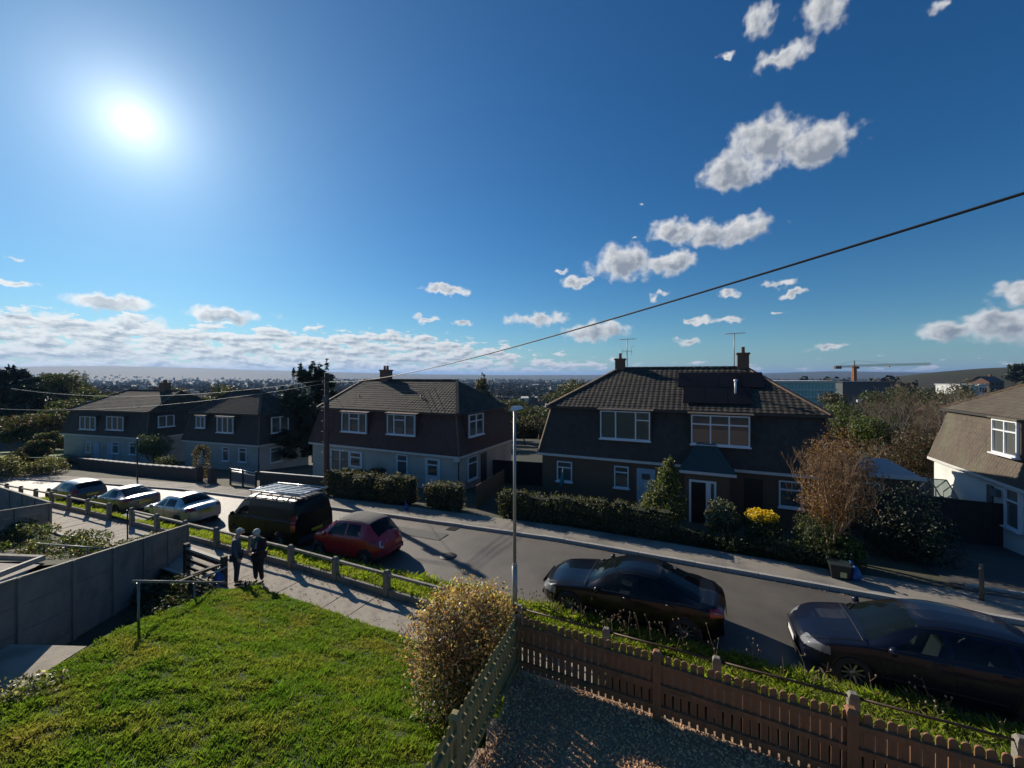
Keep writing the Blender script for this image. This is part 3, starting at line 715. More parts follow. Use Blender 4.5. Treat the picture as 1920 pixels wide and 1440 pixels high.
def branches(b, p, d, ln, r, depth, spread=.55, gra=.1, mseg=3, seg=5, minr=.004, kids=(2,3), tipf=.72, rng=random):
    """recursive tapering limbs"""
    pts = [p]; q = Vector(p); dd = Vector(d)
    for k in range(mseg):
        dd = (dd + Vector((rng.uniform(-1,1), rng.uniform(-1,1), rng.uniform(-.6,1)))*.14 + Vector((0,0,gra*.3))).normalized(); q = q + dd*ln/mseg; pts.append(q.copy())
    b.tube(pts, [r*(1-.38*k/mseg) for k in range(mseg+1)], max(3, seg), m=0, cap=False)
    if depth <= 0: return
    for k in range(rng.randint(*kids)):
        a = rng.uniform(0, 6.28); side = dd.cross(Vector((math.cos(a), math.sin(a), .3))).normalized()
        nd_ = (dd*(1-spread*rng.uniform(.5,1.1)) + side*spread*rng.uniform(.6,1.2) + Vector((0,0,gra))).normalized()
        t = rng.uniform(.45, 1.0); at = pts[-1] if k == 0 else Vector(pts[1]).lerp(pts[-1], t)
        branches(b, at, nd_, ln*tipf*rng.uniform(.8,1.15), max(minr, r*.58), depth-1, spread, gra, max(2, mseg-1), max(3, seg-1), minr, kids, tipf, rng)

gp = thing('garden_plants', 'low shaded plants growing beside the steps below the panel fence', 'plants', (-9.6, 11.4, -.2))
leaf_cloud('foliage', [(-.9,.6,.15,.7,.6,.35),(.1,-.4,.15,.6,.8,.3),(-.3,.9,.2,.8,.5,.35),(.6,-1.2,.1,.5,.6,.3)], 4200, .055, [L_dark, L_green, L_brown, L_grey], gp, probs=[.45,.25,.15,.15])
# the bush by the picket corner
bush = thing('garden_bush', 'large pinkish tipped bush with backlit glitter coloured as pale leaves at the picket fence corner', 'bush', (-.75, 6.4, 1.1))
leaf_cloud('foliage', [(.05,.25,.95,.80,.8,.72),(.14,.50,1.02,.66,.65,.58),(-.20,-.28,.58,.58,.5,.55),(-.15,.5,.3,.8,.8,.7)], 14500, .036, [L_olive, L_pale, L_pink, L_dark], bush, probs=[.40,.27,.15,.18], shell=.6)  # pale leaves carry the backlit glitter in their colour
leaf_cloud('flush', [(.08,.42,1.15,.76,.75,.62),(-.1,.2,1.1,.85,.8,.6)], 8000, .036, [L_pink, mat('leaf_straw', (.50,.38,.14), .6, None, island=.4, trans=.4), L_pale], bush, probs=[.45,.4,.15], shell=.85)
bb = MB()
rng = random.Random(3)
for k in range(34): 
    a = rng.uniform(0, 6.28); branches(bb, Vector((rng.uniform(-.3,.3), rng.uniform(-.5,.4), .1)), Vector((math.cos(a)*.5, math.sin(a)*.5, 1)).normalized(), .70, .014, 3, .5, .15, rng=rng)
bb.build('stems', twigm, bush)
# shrub lower left
sh = thing('low_shrub', 'low pale leaved shrub beside the path in the lower left corner', 'bush', (-6.9, 5.2, 1.9))
leaf_cloud('foliage', [(-.2,-.3,.18,.65,.7,.32),(.25,.35,.08,.40,.40,.24),(-.7,-.6,.2,.6,.7,.34)], 7000, .036, [L_pale, L_grey, L_dark, L_olive], sh, probs=[.3,.25,.2,.25])
# neighbour's garden
sheet('neighbour_gravel', [(-13.0,6,1.25),(-12.6,9.6,1.1),(-14.2,12.2,.72),(-19.5,12.6,.72),(-22,6,1.25)], mat('neighbour_gravel', (.27,.235,.20), .9, (.38,.34,.30), 14, bump=.8, bscale=40))
sheet('neighbour_bed', [(-14.2,12.15,.70),(-12.35,13.4,.35),tuple(W(-15.0,7.30,-.1)),tuple(W(-24.5,7.30,-.42)),(-20.3,16,.1),(-19.6,12.6,.55),(-15.5,12.4,.7)], gardenmat)
b = MB(); b.bar((-21,12.9,.78),(-14.4,12.45,.78),.12,.16); tag(b.build('garden_edging', railmat), 'pale concrete edging between the neighbouring gravel and the plant bed', 'edging')
b = MB(); a1 = Vector((-14.15,12.2,.9)); b.bar(a1, a1+Vector((.75,-2.3,.30)), .10, .14); tag(b.build('garden_sleeper', gwood), 'pale timber plank sloping down beside the neighbouring gravel', 'plank')
nb = thing('plant_bed', 'overgrown bed of weeds and flowers in the neighbouring garden', 'plants', (-16.5, 14.2, 0))
blobs = [(RS.uniform(-3.2,3.6), 0, 0, .4, .4, .28) for _ in range(46)]
blobs = [(bx_, RS.uniform(-1.4,1.5) - bx_*.18, .42 - RS.rand()*.25, RS.uniform(.25,.5), RS.uniform(.25,.5), RS.uniform(.12,.32)) for (bx_, *_r) in blobs]
leaf_cloud('foliage', blobs, 13000, .055, [L_green, L_dark, L_grey, L_brown, L_pale, L_bright], nb, probs=[.26,.24,.18,.14,.08,.10])
pr = thing('neighbour_rail', 'thin grey tube handrail crossing the neighbouring garden', 'handrail', (0,0,0))
p0, p1 = ray(70,1019,14.0), ray(205,1029,12.6)
MB().tube([p0, p1], .024, 8).build('rail', railp, pr)
for t in (.1, .72): p = p0.lerp(p1, t); MB().tube([(p.x,p.y,.3),(p.x,p.y,p.z)], .022, 8).build('leg', railp, pr)

# dead weed stalks along the verge
ws = thing('dry_weeds', 'dry brown weed stalks with seed heads standing along the verge', 'weeds', W(2, 10.05, .13), -TH); b = MB(); rng = random.Random(5)
for k in range(64):
    s = rng.choice([rng.uniform(-4.5,1.5), rng.uniform(.8,6.5)]); n = rng.uniform(-.35,.25); h = rng.uniform(.2,.68); x0 = s-2
    lean = Vector((rng.uniform(-.35,.35), rng.uniform(-.25,.25), 1)); p = Vector((x0, n, -.05)); q = p + lean*h
    b.tube([p, p.lerp(q,.5)+Vector((.02,0,.02)), q], [.006,.005,.003], 3, cap=False)
    for j in range(rng.randint(1,4)):
        r_ = p.lerp(q, rng.uniform(.4,.95)); e = r_+Vector((rng.uniform(-.15,.15), rng.uniform(-.12,.12), rng.uniform(.05,.2))); b.tube([r_, e], [.003,.002], 3, cap=False)
        b.lathe([(0.002,0),(.02,.015),(.016,.04),(.002,.05)], tuple(e), 5)
b.build('stalks', mat('dry_stalk', (.20,.145,.09), .85, (.28,.21,.13), 5), ws)

# ------------------------------------------------------------------ lamp post, telegraph pole, wires
alu = mat('lamp_steel', (.34,.33,.31), .45, (.40,.39,.36), 6, metal=.55)
lamp = thing('street_lamp', 'slim grey street lamp column with a flat lantern on the near verge', 'street lamp', W(s_at(965, 9.7), 9.7, .15))
zt = H - (768-HZ)/FP*dep(965, 9.7) - .15
MB().tube([(0,0,-.2),(0,0,1.25)], .07, 12).tube([(0,0,1.25),(0,0,1.33)], [.07,.045], 12, cap=False).tube([(0,0,1.3),(0,0,zt)], [.045,.036], 12).build('column', alu, lamp)
b = MB(); r_ = Matrix.Rotation(-TH+math.pi/2, 3, 'Z')
o = MB().hexa([tuple(r_ @ Vector(q)) for q in ((-.12,-.085,zt-.02),(.42,-.07,zt+.0),(.42,.07,zt+.0),(-.12,.085,zt-.02),(-.10,-.05,zt+.10),(.38,-.04,zt+.07),(.38,.04,zt+.07),(-.10,.05,zt+.10))]).build('lantern', mat('lantern_white', (.62,.64,.66), .35, (.68,.70,.72), 4), lamp)
MB().hexa([tuple(r_ @ Vector(q)) for q in ((.02,-.055,zt-.035),(.38,-.05,zt-.02),(.38,.05,zt-.02),(.02,.055,zt-.035),(.02,-.06,zt-.012),(.38,-.055,zt-.002),(.38,.055,zt-.002),(.02,.06,zt-.012))]).build('lens', glass_mat('lamp_glass'), o)
PX_, PY_ = -10.7, 23.4
zp = far_z(*SN(PX_, PY_))
pole = thing('telegraph_pole', 'tall brown wooden telegraph pole with wires behind the hedge', 'pole', (PX_, PY_, zp)); pt = 6.55 - zp
pw = mat('pole_wood', (.085,.050,.038), .9, (.13,.08,.06), 3, bump=.6, stretch=(8,8,.6))
MB().tube([(0,0,-.3),(0,0,pt)], [.165,.125], 14).build('shaft', pw, pole)
for z, w in ((pt-.32, .55),):
    MB().bbox((0,-.14,z), (w,.09,.1), Matrix.Rotation(.3,3,'Z')).build('crossarm', pw, pole)
MB().box(-.11,.11,-.26,-.13,pt-1.7,pt-1.3).build('terminal_box', mat('box_grey', (.10,.10,.10), .5), pole)
b = MB()
for k in range(14): b.tube([(((-1)**k)*.13, 0, 2.2+k*.3),(((-1)**k)*.30, 0, 2.2+k*.3)], .012, 5)
b.build('step_irons', mat('iron', (.10,.09,.085), .6, metal=.5), pole)
b = MB()
for a in np.linspace(0, 6.28, 9)[:-1]: b.lathe([(.0,0),(.03,.0),(.035,.05),(.012,.08),(0,.085)], (.22*math.cos(a), .22*math.sin(a), pt-.55), 6)
b.lathe([(.21,0),(.23,0),(.23,.03),(.21,.03)], (0,0,pt-.58), 12); b.build('insulator_ring', mat('insulator', (.25,.24,.22), .3), pole)
wirem = mat('wire', (.015,.015,.016), .6); wirel = mat('wire_grey', (.22,.22,.21), .6)
def wire(label, a, b_, sag, r=.011, m=None, seg=24, grp='overhead wires'):
    a = Vector(a); b_ = Vector(b_); pts = [a.lerp(b_, t) - Vector((0,0,4*sag*t*(1-t))) for t in np.linspace(0,1,seg)]
    tag(MB().tube(pts, r, 5, m=0).build('overhead_wire', m or wirem), label, 'wire', grp)
top = Vector((PX_, PY_, zp+pt-.5))
we = ray(1985, 342, 2.6)
def bez_wire():
    # service cable: pole top -> over the road -> our own house, right of the window
    a = top; b_ = we; pts = []
    for t in np.linspace(0,1,60): pts.append(a.lerp(b_, t) - Vector((0,0,4*.42*t*(1-t))))
    d_ = (pts[-1]-pts[-2]).normalized(); pts += [pts[-1]+d_*1.5, pts[-1]+d_*4.2]
    tag(MB().tube(pts, .011, 6).build('overhead_wire', wirem), 'thick black cable rising across the sky to the upper right', 'wire', 'overhead wires')
bez_wire()
# ------------------------------------------------------------------ cars
rubber = mat('tyre_rubber', (.012,.012,.012), .8, (.02,.02,.02), 20); alloy = mat('wheel_alloy', (.30,.30,.31), .35, metal=.8); blackp = mat('black_plastic', (.014,.014,.015), .5)
cglass = glass_mat('car_glass', (.50,.62,.58), 0.0, (.02,.03,.03), .7); dglass = glass_mat('car_glass_dark', (.12,.16,.16), 0.0, (.006,.008,.009), .3); seatm = mat('car_seat', (.035,.035,.038), .8, (.05,.05,.055), 30); lampg = glass_mat('lamp_lens', (.5,.55,.6), .4, (.30,.31,.32), .3); chrome = mat('chrome', (.6,.6,.62), .15, metal=1.0)
redl = mat('tail_lamp_red', (.30,.01,.01), .15, coat=.8); platew = mat('number_plate_white', (.7,.7,.68), .4); platey = mat('number_plate_yellow', (.65,.48,.03), .4)
def cr(x, tab):
    """monotone-ish smooth interpolation"""
    if x <= tab[0][0]: return tab[0][1]
    if x >= tab[-1][0]: return tab[-1][1]
    for i in range(len(tab)-1):
        a, b = tab[i], tab[i+1]
        if x <= b[0]:
            t = (x-a[0])/(b[0]-a[0]); p0 = tab[max(i-1,0)]; p3 = tab[min(i+2,len(tab)-1)]
            m0 = (b[1]-p0[1])/(b[0]-p0[0]) if b[0] != p0[0] else 0; m1 = (p3[1]-a[1])/(p3[0]-a[0]) if p3[0] != a[0] else 0
            sl_ = (b[1]-a[1])/(b[0]-a[0])
            if sl_ == 0: m0 = m1 = 0
            else:
                m0 = max(-3*abs(sl_), min(3*abs(sl_), m0)) if m0*sl_ > 0 or i == 0 else 0
                m1 = max(-3*abs(sl_), min(3*abs(sl_), m1)) if m1*sl_ > 0 else 0
            h = b[0]-a[0]; t2, t3 = t*t, t*t*t
            return (2*t3-3*t2+1)*a[1] + (t3-2*t2+t)*h*m0 + (-2*t3+3*t2)*b[1] + (t3-t2)*h*m1
def make_car(name, label, cat, P, paint, loc, rz, res=1.0, group=None, glass=None):
    """x: 0 nose .. L tail (local -x is forward), y across, z up"""
    L_, Wd = P['L'], P['W']/2; nx = int(150*res); nt = int(34*res)
    root = thing(name, label, cat, loc, rz, group)
    zt, zb, wf, wr = P['top'], P['belt'], P['plan'], P['roofw']
    xs = [L_*(0.5 - 0.5*math.cos(math.pi*i/nx))*.35 + L_*i/nx*.65 for i in range(nx+1)]
    cab = P['cab']     # (x base of screen, x top of screen, x top of rear glass, x base of rear glass)
    def ring(x):
        w = cr(x, wf)*Wd; T = cr(x, zt); B = min(cr(x, zb), T-.02); r = cr(x, wr)*Wd; r = min(r, w*.985)
        bot = cr(x, P['bot']); low = bot + .16
        e = T - P.get('crown', .07)*(.6 if x < cab[0] or x > cab[3] else 1)
        return [(0,bot),(w*.80,bot),(w*.955,bot+.05),(w*.995,low+.04),(w*1.0,(low+B)*.5),(w*.985,B-.07),(w*.955,B),(r*1.0+(w*.955-r)*.08,B+(e-B)*.90),(r*.93,e+.25*(T-e)),(r*.6,T-.015),(0,T)]
    # ring parameter samples; corner points 6 (belt) and 7 (roof edge) kept exactly
    seg = [3,2,2,6,5,3,10,4,5,6]; seg = [max(1, int(round(k*res))) for k in seg]
    tt = []
    for k, m_ in enumerate(seg): tt += [k + j/m_ for j in range(m_)]
    tt.append(10.0)
    def at(pts, t):
        k = min(int(t), 9); f = t-k; p0, p1, p2, p3 = pts[max(k-1,0)], pts[k], pts[k+1], pts[min(k+2,10)]
        if k == 6:  # side glass: slightly bowed line
            return (p1[0]+(p2[0]-p1[0])*f + .02*math.sin(math.pi*f), p1[1]+(p2[1]-p1[1])*f)
        out = []
        for c in range(2):
            a = .5; m0 = (p2[c]-p0[c])*.5*a; m1 = (p3[c]-p1[c])*.5*a; f2, f3 = f*f, f*f*f
            out.append((2*f3-3*f2+1)*p1[c]+(f3-2*f2+f)*m0+(-2*f3+3*f2)*p2[c]+(f3-f2)*m1)
        return tuple(out)
    G = []
    bow = P.get('bow', .16)
    for i, x in enumerate(xs):
        pts = ring(x); row = []
        for t in tt:
            y, z = at(pts, t); q = 0
            # rounded nose and tail in plan
            f = y/max(Wd, .01)
            if x < .5: q = bow*f*f*(1 - x/.5)
            if x > L_-.5: q = -bow*.7*f*f*(1 - (L_-x)/.5)
            # screens curve in plan too
            row.append((x+q, y, z))
        G.append(row)
    G = np.array(G); nT = len(tt)
    wh = P['wheels']; R_ = P['R']; zc = R_*.97
    verts = {}; out = {k: ([], []) for k in ('body','windscreen','rear_window','side_window','lamp','tail','roof','grille','side_rear')}
    def add(kind, quads):
        V, F = out.setdefault(kind, ([], [])); i = len(V); V.extend(quads); F.append((i, i+1, i+2, i+3))
    sw = P['sidewin']    # list of (x0 at belt, x1 at belt, x0 at top, x1 at top)
    for i in range(nx):
        for j in range(nT-1):
            q = [G[i][j], G[i+1][j], G[i+1][j+1], G[i][j+1]]
            c = (q[0]+q[1]+q[2]+q[3])/4; x, y, z = c; t = (tt[j]+tt[j+1])/2; kind = 'body'
            if t < 6.6 and y > Wd*.55:
                if any((x-a)**2 + (z-zc)**2 < (R_+.055)**2 for a in wh): continue
            ph = (z - cr(x, zt)); 
            if 6.10 < t < 6.93:
                f = (t-6.10)/.83
                for a in sw:
                    if a[0]+(a[2]-a[0])*f < x < a[1]+(a[3]-a[1])*f: kind = 'side_window'; break
            elif t > 7.6:
                if cab[0]+.03 < x < cab[1]-.03: kind = 'windscreen'
                elif cab[2]+.04 < x < cab[3]-.05 and t > 7.9: kind = 'rear_window'
                elif 'softtop' in P and cab[1] < x <= cab[2]+.02: kind = 'roof'
            if kind == 'body':
                hl = P['headlamp']; tl = P['taillamp']
                if hl[0] < x < hl[1] and hl[2] < z < hl[3] and y > Wd*hl[4]: kind = 'lamp'
                elif tl[0] < x < tl[1] and tl[2] < z < tl[3] and y > Wd*tl[4]: kind = 'tail'
            for sgn in (1, -1):
                pts = [(p[0], p[1]*sgn, p[2]) for p in q]
                if sgn < 0: pts = pts[::-1]
                add(kind + (('L' if sgn > 0 else 'R') if kind in ('side_window','lamp','tail') else ''), pts)
    # end caps
    for i, rev in ((0, False), (nx, True)):
        cen = G[i].mean(0); cy = (0)
        zs = (cr(xs[i], P['bot']) + cr(xs[i], zt))/2
        for j in range(nT-1):
            a, b = G[i][j], G[i][j+1]
            for sgn in (1, -1):
                p = [(a[0],0,a[2]), tuple((a[0],a[1]*sgn,a[2])), tuple((b[0],b[1]*sgn,b[2])), (b[0],0,b[2])]
                add('body', p if (sgn > 0) != rev else p[::-1])
    def flush(kind, nm, m, off=0.0, parent=root):
        V, F = out.get(kind, ([], []))
        if not F: return None
        V = np.array(V, float); F = np.array(F)
        key = np.round(V, 4); u, inv = np.unique(key, axis=0, return_inverse=True); inv = inv.reshape(-1)
        F2 = inv[F]; ok = np.array([len(set(f)) >= 3 for f in F2]); F2 = [list(dict.fromkeys(f)) for f in F2[ok]]
        F3 = []
        for f in F2:
            c = u[f].mean(0); nn = np.cross(u[f[1]]-u[f[0]], u[f[-1]]-u[f[0]]); o_ = c - np.array([min(max(c[0], 1.0), L_-1.0), 0, .7])
            F3.append(f if nn.dot(o_) >= 0 else f[::-1])
        me = bpy.data.meshes.new(nm); me.from_pydata([tuple(v) for v in u], [], F3); me.materials.append(m); me.update()
        me.polygons.foreach_set('use_smooth', [True]*len(me.polygons)); me.validate()
        return link(nm, me, parent)
    g = glass or cglass
    flush('body', 'body', paint)
    flush('windscreen', 'windscreen', P.get('wsg', g)); flush('rear_window', 'rear_window', P.get('rwg', dglass)); flush('roof', 'soft_top', P.get('roofm', blackp))
    for k in 'LR':
        flush('side_window'+k, 'side_windows', g); flush('lamp'+k, 'headlight', lampg); flush('tail'+k, 'tail_light', redl)
    # wheels
    for xw in wh:
        for sgn in (1, -1):
            yw = sgn*(Wd-.105); t_ = MB(); tr = R_; 
            t_.lathe([(tr*.66,-.095),(tr*.93,-.10),(tr,-.075),(tr,.075),(tr*.93,.10),(tr*.66,.095)], (0,0,0), 28, axis='y')
            o = t_.build('wheel', rubber, root, (xw, yw, R_*.985)); f = sgn*.085
            r_ = MB(); r_.lathe([(tr*.66,f),(tr*.60,f*.95),(tr*.60,f*-.4),(0,f*-.4)], (0,0,0), 24, axis='y'); ns = P.get('spokes', 10)
            for k in range(ns):
                a = 2*math.pi*k/ns; r_.bar((.04*math.cos(a), f*.55, .04*math.sin(a)), (tr*.62*math.cos(a), f*.9, tr*.62*math.sin(a)), .022, .035, m=1)
            r_.lathe([(0,f*.75),(.05,f*.72),(.06,f*.4)], (0,0,0), 12, m=1, axis='y'); r_.build('rim', [blackp, P.get('rimm', alloy)], o)
            MB().lathe([(R_+.07,-.16*1),(R_+.07,.05),(R_*.9,.05)] if sgn > 0 else [(R_+.07,.16),(R_+.07,-.05),(R_*.9,-.05)], (xw, yw, R_*.985), 24, axis='y').build('wheel_arch', blackp, root)
    # cabin inside: floor, seats, dash, steering wheel
    b = MB(); b.box(cab[0]-.1, cab[3]+.1, -Wd*.8, Wd*.8, .28, .45); b.box(cab[0]-.25, cab[0]+.3, -Wd*.8, Wd*.8, .45, cr(cab[0], zb)-.06); b.build('cabin_floor', seatm, root)
    for (xx, yy) in P.get('seats', []):
        s_ = MB(); s_.box(xx-.25, xx+.25, yy-.24, yy+.24, .5, .62); s_.hexa([(xx+.16,yy-.23,.6),(xx+.30,yy-.23,.6),(xx+.30,yy+.23,.6),(xx+.16,yy+.23,.6),(xx+.30,yy-.19,1.08),(xx+.39,yy-.19,1.08),(xx+.39,yy+.19,1.08),(xx+.30,yy+.19,1.08)])
        s_.box(xx+.33, xx+.42, yy-.11, yy+.11, 1.10, 1.26); s_.build('seat', seatm, root)
    if P.get('seats'):
        s_ = MB(); c0 = (P['seats'][0][0]-.38, P['seats'][-1][1], .92)
        for k in range(14):
            a0, a1 = 2*math.pi*k/14, 2*math.pi*(k+1)/14; s_.bar((c0[0]+.04*math.sin(a0), c0[1]+.18*math.cos(a0), c0[2]+.18*math.sin(a0)), (c0[0]+.04*math.sin(a1), c0[1]+.18*math.cos(a1), c0[2]+.18*math.sin(a1)), .025)
        s_.build('steering_wheel', blackp, root)
    # mirrors, plates, grille, seams, handles
    for sgn in (1, -1):
        xm = cab[0]+.32; zm = cr(xm, zb)+.06; m_ = MB()
        ym = sgn*(cr(xm, wf)*Wd)
        c0 = (xm, ym+sgn*.10, zm); v = []
        m_.lathe([(0,-.075),(.055,-.06),(.085,-.01),(.085,.03),(.07,.045),(0,.045)], c0, 12, axis='x'); m_.bar((xm+.02, ym-sgn*.06, zm-.03), (xm, ym+sgn*.05, zm-.02), .05, .04)
        m_.build('mirror', [P.get('mirrorm', paint)], root)
    xf = xs[0]-.012; 
    MB().box(xf-.012, xf, -.26, .26, P.get('platez', .38), P.get('platez', .38)+.11).build('number_plate', platew, root)
    gz = P.get('grille', (.52,.60,.45)); b = MB(); b.box(xf-.004, xf+.02, -gz[2], gz[2], gz[0], gz[1]); b.box(xf-.004, xf+.02, -.55*Wd, .55*Wd, .24, .34); b.build('grille', blackp, root)
    rp = P.get('rearplate', (L_+.005, .62)); MB().box(rp[0], rp[0]+.015, -.26, .26, rp[1], rp[1]+.11).build('number_plate', platey, root)
    def surf(x, t, sgn):
        y, z = at(ring(x), t); return Vector((x, (y+.002)*sgn, z))
    b = MB()
    for sgn in (1, -1):
        for xd in P.get('doors', []):
            pts = [surf(xd, t, sgn) for t in np.linspace(2.6, 6.05, 9)]; b.tube(pts, .006, 4, cap=False)
        b.tube([surf(x, 3.1, sgn) for x in np.linspace(wh[0]+R_+.1, wh[1]-R_-.1, 8)], .010, 4, cap=False)
        b.tube([surf(x, 6.05, sgn) for x in np.linspace(cab[0]+.1, cab[3]-.05, 16)], P.get('trimr', .009), 4, cap=False)
    for sgn in (1,-1): b.tube([surf(x, 7.25, sgn) for x in np.linspace(.14, cab[0]-.05, 8)], .006, 4, cap=False); b.tube([surf(x, 7.35, sgn) for x in np.linspace(cab[1]+.05, cab[2], 8)], .009, 4, cap=False)
    for t0 in (9.1, 8.2): b.tube([surf(cab[0]+.02, t0, 1)+Vector((0,0,.02)), surf(cab[0]+.12, t0-.5, 1)+Vector((0,0,.02)), surf(cab[0]+.16, t0-.9, 1)+Vector((0,0,.015))], .010, 4)
    pts = [surf(cab[0]-.06, t, 1) for t in np.linspace(7, 10, 6)]; pts += [Vector((p.x, -p.y, p.z)) for p in pts[::-1]]; b.tube(pts, .012, 4, cap=False)
    b.build('seams', P.get('seamm', blackp), root)
    for sgn in (1, -1):
        for xd in P.get('handles', []):
            p = surf(xd, 5.2, sgn); MB().tube([p+Vector((-.09,sgn*.012,0)), p+Vector((.09,sgn*.012,0))], .014, 5).build('handle', P.get('handlem', paint), root)
    return root
def pr_(x): return x
blue = mat('paint_dark_blue', (.006,.009,.020), .30, coat=.35, spec=.2, metal=.0); black = mat('paint_black', (.003,.0035,.005), .28, coat=.5, spec=.2)
red = mat('paint_dark_red', (.42,.010,.024), .3, coat=.8); silver = mat('paint_silver', (.40,.40,.39), .32, metal=.65, coat=.8); grey = mat('paint_grey', (.16,.165,.17), .32, metal=.6, coat=.8); dgrey = mat('paint_dark_grey', (.085,.09,.095), .32, metal=.5, coat=.8); vang = mat('paint_van_green', (.003,.0045,.004), .45, coat=.12, spec=.25)
HATCH = dict(L=4.35, W=1.80, R=.315, wheels=(.86, 3.48), cab=(1.12,1.98,3.62,4.12), bot=[(0,.26),(.3,.18),(4,.19),(4.35,.30)],
    top=[(0,.60),(.10,.72),(.45,.86),(1.12,1.00),(1.6,1.25),(1.98,1.41),(2.5,1.48),(3.1,1.46),(3.62,1.38),(3.95,1.18),(4.2,.98),(4.35,.80)],
    belt=[(0,.56),(.2,.70),(1.12,.90),(2.5,.94),(3.6,.98),(4.35,.78)], plan=[(0,.74),(.12,.84),(.35,.94),(.9,.99),(2.2,1.0),(3.6,.985),(4.15,.93),(4.35,.82)],
    roofw=[(0,.60),(.5,.80),(1.12,.80),(1.9,.64),(2.6,.66),(3.6,.62),(4.1,.68),(4.35,.66)],
    sidewin=[(1.42,2.28,1.98,2.28),(2.38,3.22,2.38,3.18),(3.30,3.72,3.26,3.52)], headlamp=(.04,.50,.58,.73,.52), taillamp=(4.05,4.4,.80,1.05,.66),
    doors=[1.30,2.33,3.22], handles=[2.16,3.08], seats=[(2.0,.38),(2.0,-.38),(2.95,.38),(2.95,-.38)])
FAST = dict(HATCH); FAST.update(L=4.55, W=1.86, R=.33, wheels=(.90,3.66), cab=(1.32,2.12,3.05,4.02), spokes=12,
    bot=[(0,.24),(.3,.17),(4.2,.19),(4.55,.32)],
    top=[(0,.56),(.10,.68),(.5,.82),(1.32,.95),(1.75,1.18),(2.12,1.33),(2.55,1.40),(3.05,1.37),(3.6,1.18),(4.02,1.03),(4.35,1.00),(4.55,.88)],
    belt=[(0,.52),(.2,.66),(1.32,.86),(2.6,.90),(3.8,.96),(4.55,.84)], plan=[(0,.72),(.12,.83),(.35,.93),(.9,.99),(2.4,1.0),(3.8,.98),(4.3,.90),(4.55,.76)],
    roofw=[(0,.58),(.5,.80),(1.32,.80),(2.0,.62),(2.6,.63),(3.2,.60),(4.0,.72),(4.3,.74),(4.55,.66)],
    sidewin=[(1.66,2.50,2.12,2.50),(2.58,3.62,2.58,3.15)], headlamp=(.04,.5,.52,.68,.52), taillamp=(4.2,4.6,.78,.94,.55), doors=[1.45,2.54,3.5], handles=[2.36,3.36], seats=[(2.15,.38),(2.15,-.38),(3.0,.38)])
CITY = dict(HATCH); CITY.update(L=3.58, W=1.64, R=.295, wheels=(.66,2.96), cab=(.80,1.36,2.92,3.40), spokes=8, bow=.22, softtop=True, roofm=mat('fabric_grey', (.11,.105,.095), .9, (.14,.135,.12), 30),
    bot=[(0,.26),(.3,.18),(3.3,.2),(3.58,.30)],
    top=[(0,.66),(.08,.80),(.35,.93),(.80,1.02),(1.08,1.26),(1.36,1.43),(1.85,1.51),(2.4,1.51),(2.92,1.43),(3.18,1.22),(3.40,1.00),(3.58,.72)],
    belt=[(0,.60),(.15,.74),(.86,.90),(2.0,.93),(2.9,.97),(3.58,.68)], plan=[(0,.64),(.12,.80),(.35,.93),(.8,.99),(1.8,1.0),(2.8,1.0),(3.3,.93),(3.58,.74)],
    roofw=[(0,.52),(.4,.76),(.86,.80),(1.4,.64),(2.0,.66),(2.7,.62),(3.2,.66),(3.58,.56)],
    sidewin=[(1.08,1.98,1.40,1.98),(2.06,2.72,2.06,2.62)], headlamp=(.03,.34,.66,.84,.60), taillamp=(3.15,3.55,.66,.92,.74), doors=[1.02,2.04], handles=[1.88], seats=[(1.65,.34),(1.65,-.34)], rearplate=(3.50,.70))
SALOON = dict(FAST); SALOON.update(L=4.55, W=1.76, R=.31, top=[(0,.60),(.10,.70),(.5,.82),(1.25,.93),(1.7,1.19),(2.05,1.35),(2.6,1.42),(3.2,1.39),(3.62,1.22),(3.92,1.02),(4.35,.98),(4.55,.84)], cab=(1.25,2.05,3.22,3.86),
    sidewin=[(1.58,2.42,2.05,2.42),(2.50,3.42,2.50,3.16)], belt=[(0,.54),(.2,.66),(1.3,.85),(2.6,.90),(3.8,.94),(4.55,.80)])
ESTATE = dict(HATCH); ESTATE.update(L=4.45, W=1.74, top=[(0,.60),(.10,.70),(.5,.83),(1.2,.95),(1.6,1.22),(1.92,1.38),(2.4,1.45),(3.6,1.44),(4.0,1.36),(4.22,1.12),(4.36,.95),(4.45,.75)], cab=(1.2,1.92,4.0,4.28),
    sidewin=[(1.48,2.30,1.92,2.30),(2.38,3.22,2.38,3.22),(3.30,4.02,3.30,3.94)], wheels=(.86,3.55))
VAN = dict(HATCH); VAN.update(L=4.95, W=1.92, R=.33, wheels=(.95,3.95), cab=(.62,1.38,4.70,4.86), bow=.2, crown=.10,
    bot=[(0,.28),(.3,.22),(4.7,.24),(4.95,.32)],
    top=[(0,.92),(.10,1.02),(.35,1.12),(.62,1.20),(1.0,1.56),(1.38,1.86),(1.75,1.95),(3.0,1.97),(4.5,1.96),(4.72,1.92),(4.86,1.75),(4.95,1.35)],
    belt=[(0,.85),(.3,1.02),(1.0,1.14),(3.0,1.16),(4.95,1.14)], plan=[(0,.76),(.12,.86),(.35,.95),(.9,.99),(2.4,1.0),(4.6,.99),(4.95,.93)],
    roofw=[(0,.62),(.5,.80),(.62,.84),(1.4,.78),(2.6,.80),(4.6,.79),(4.95,.78)],
    sidewin=[(1.00,1.82,1.44,1.82)], headlamp=(.03,.5,.74,.96,.56), taillamp=(4.6,5.0,.75,1.35,.80), doors=[.9,1.9,3.1], handles=[1.75,2.0], seats=[(1.5,.45),(1.5,-.45)], rearplate=(4.97,.60), platez=.42, grille=(.72,.86,.6), rwg=dglass)
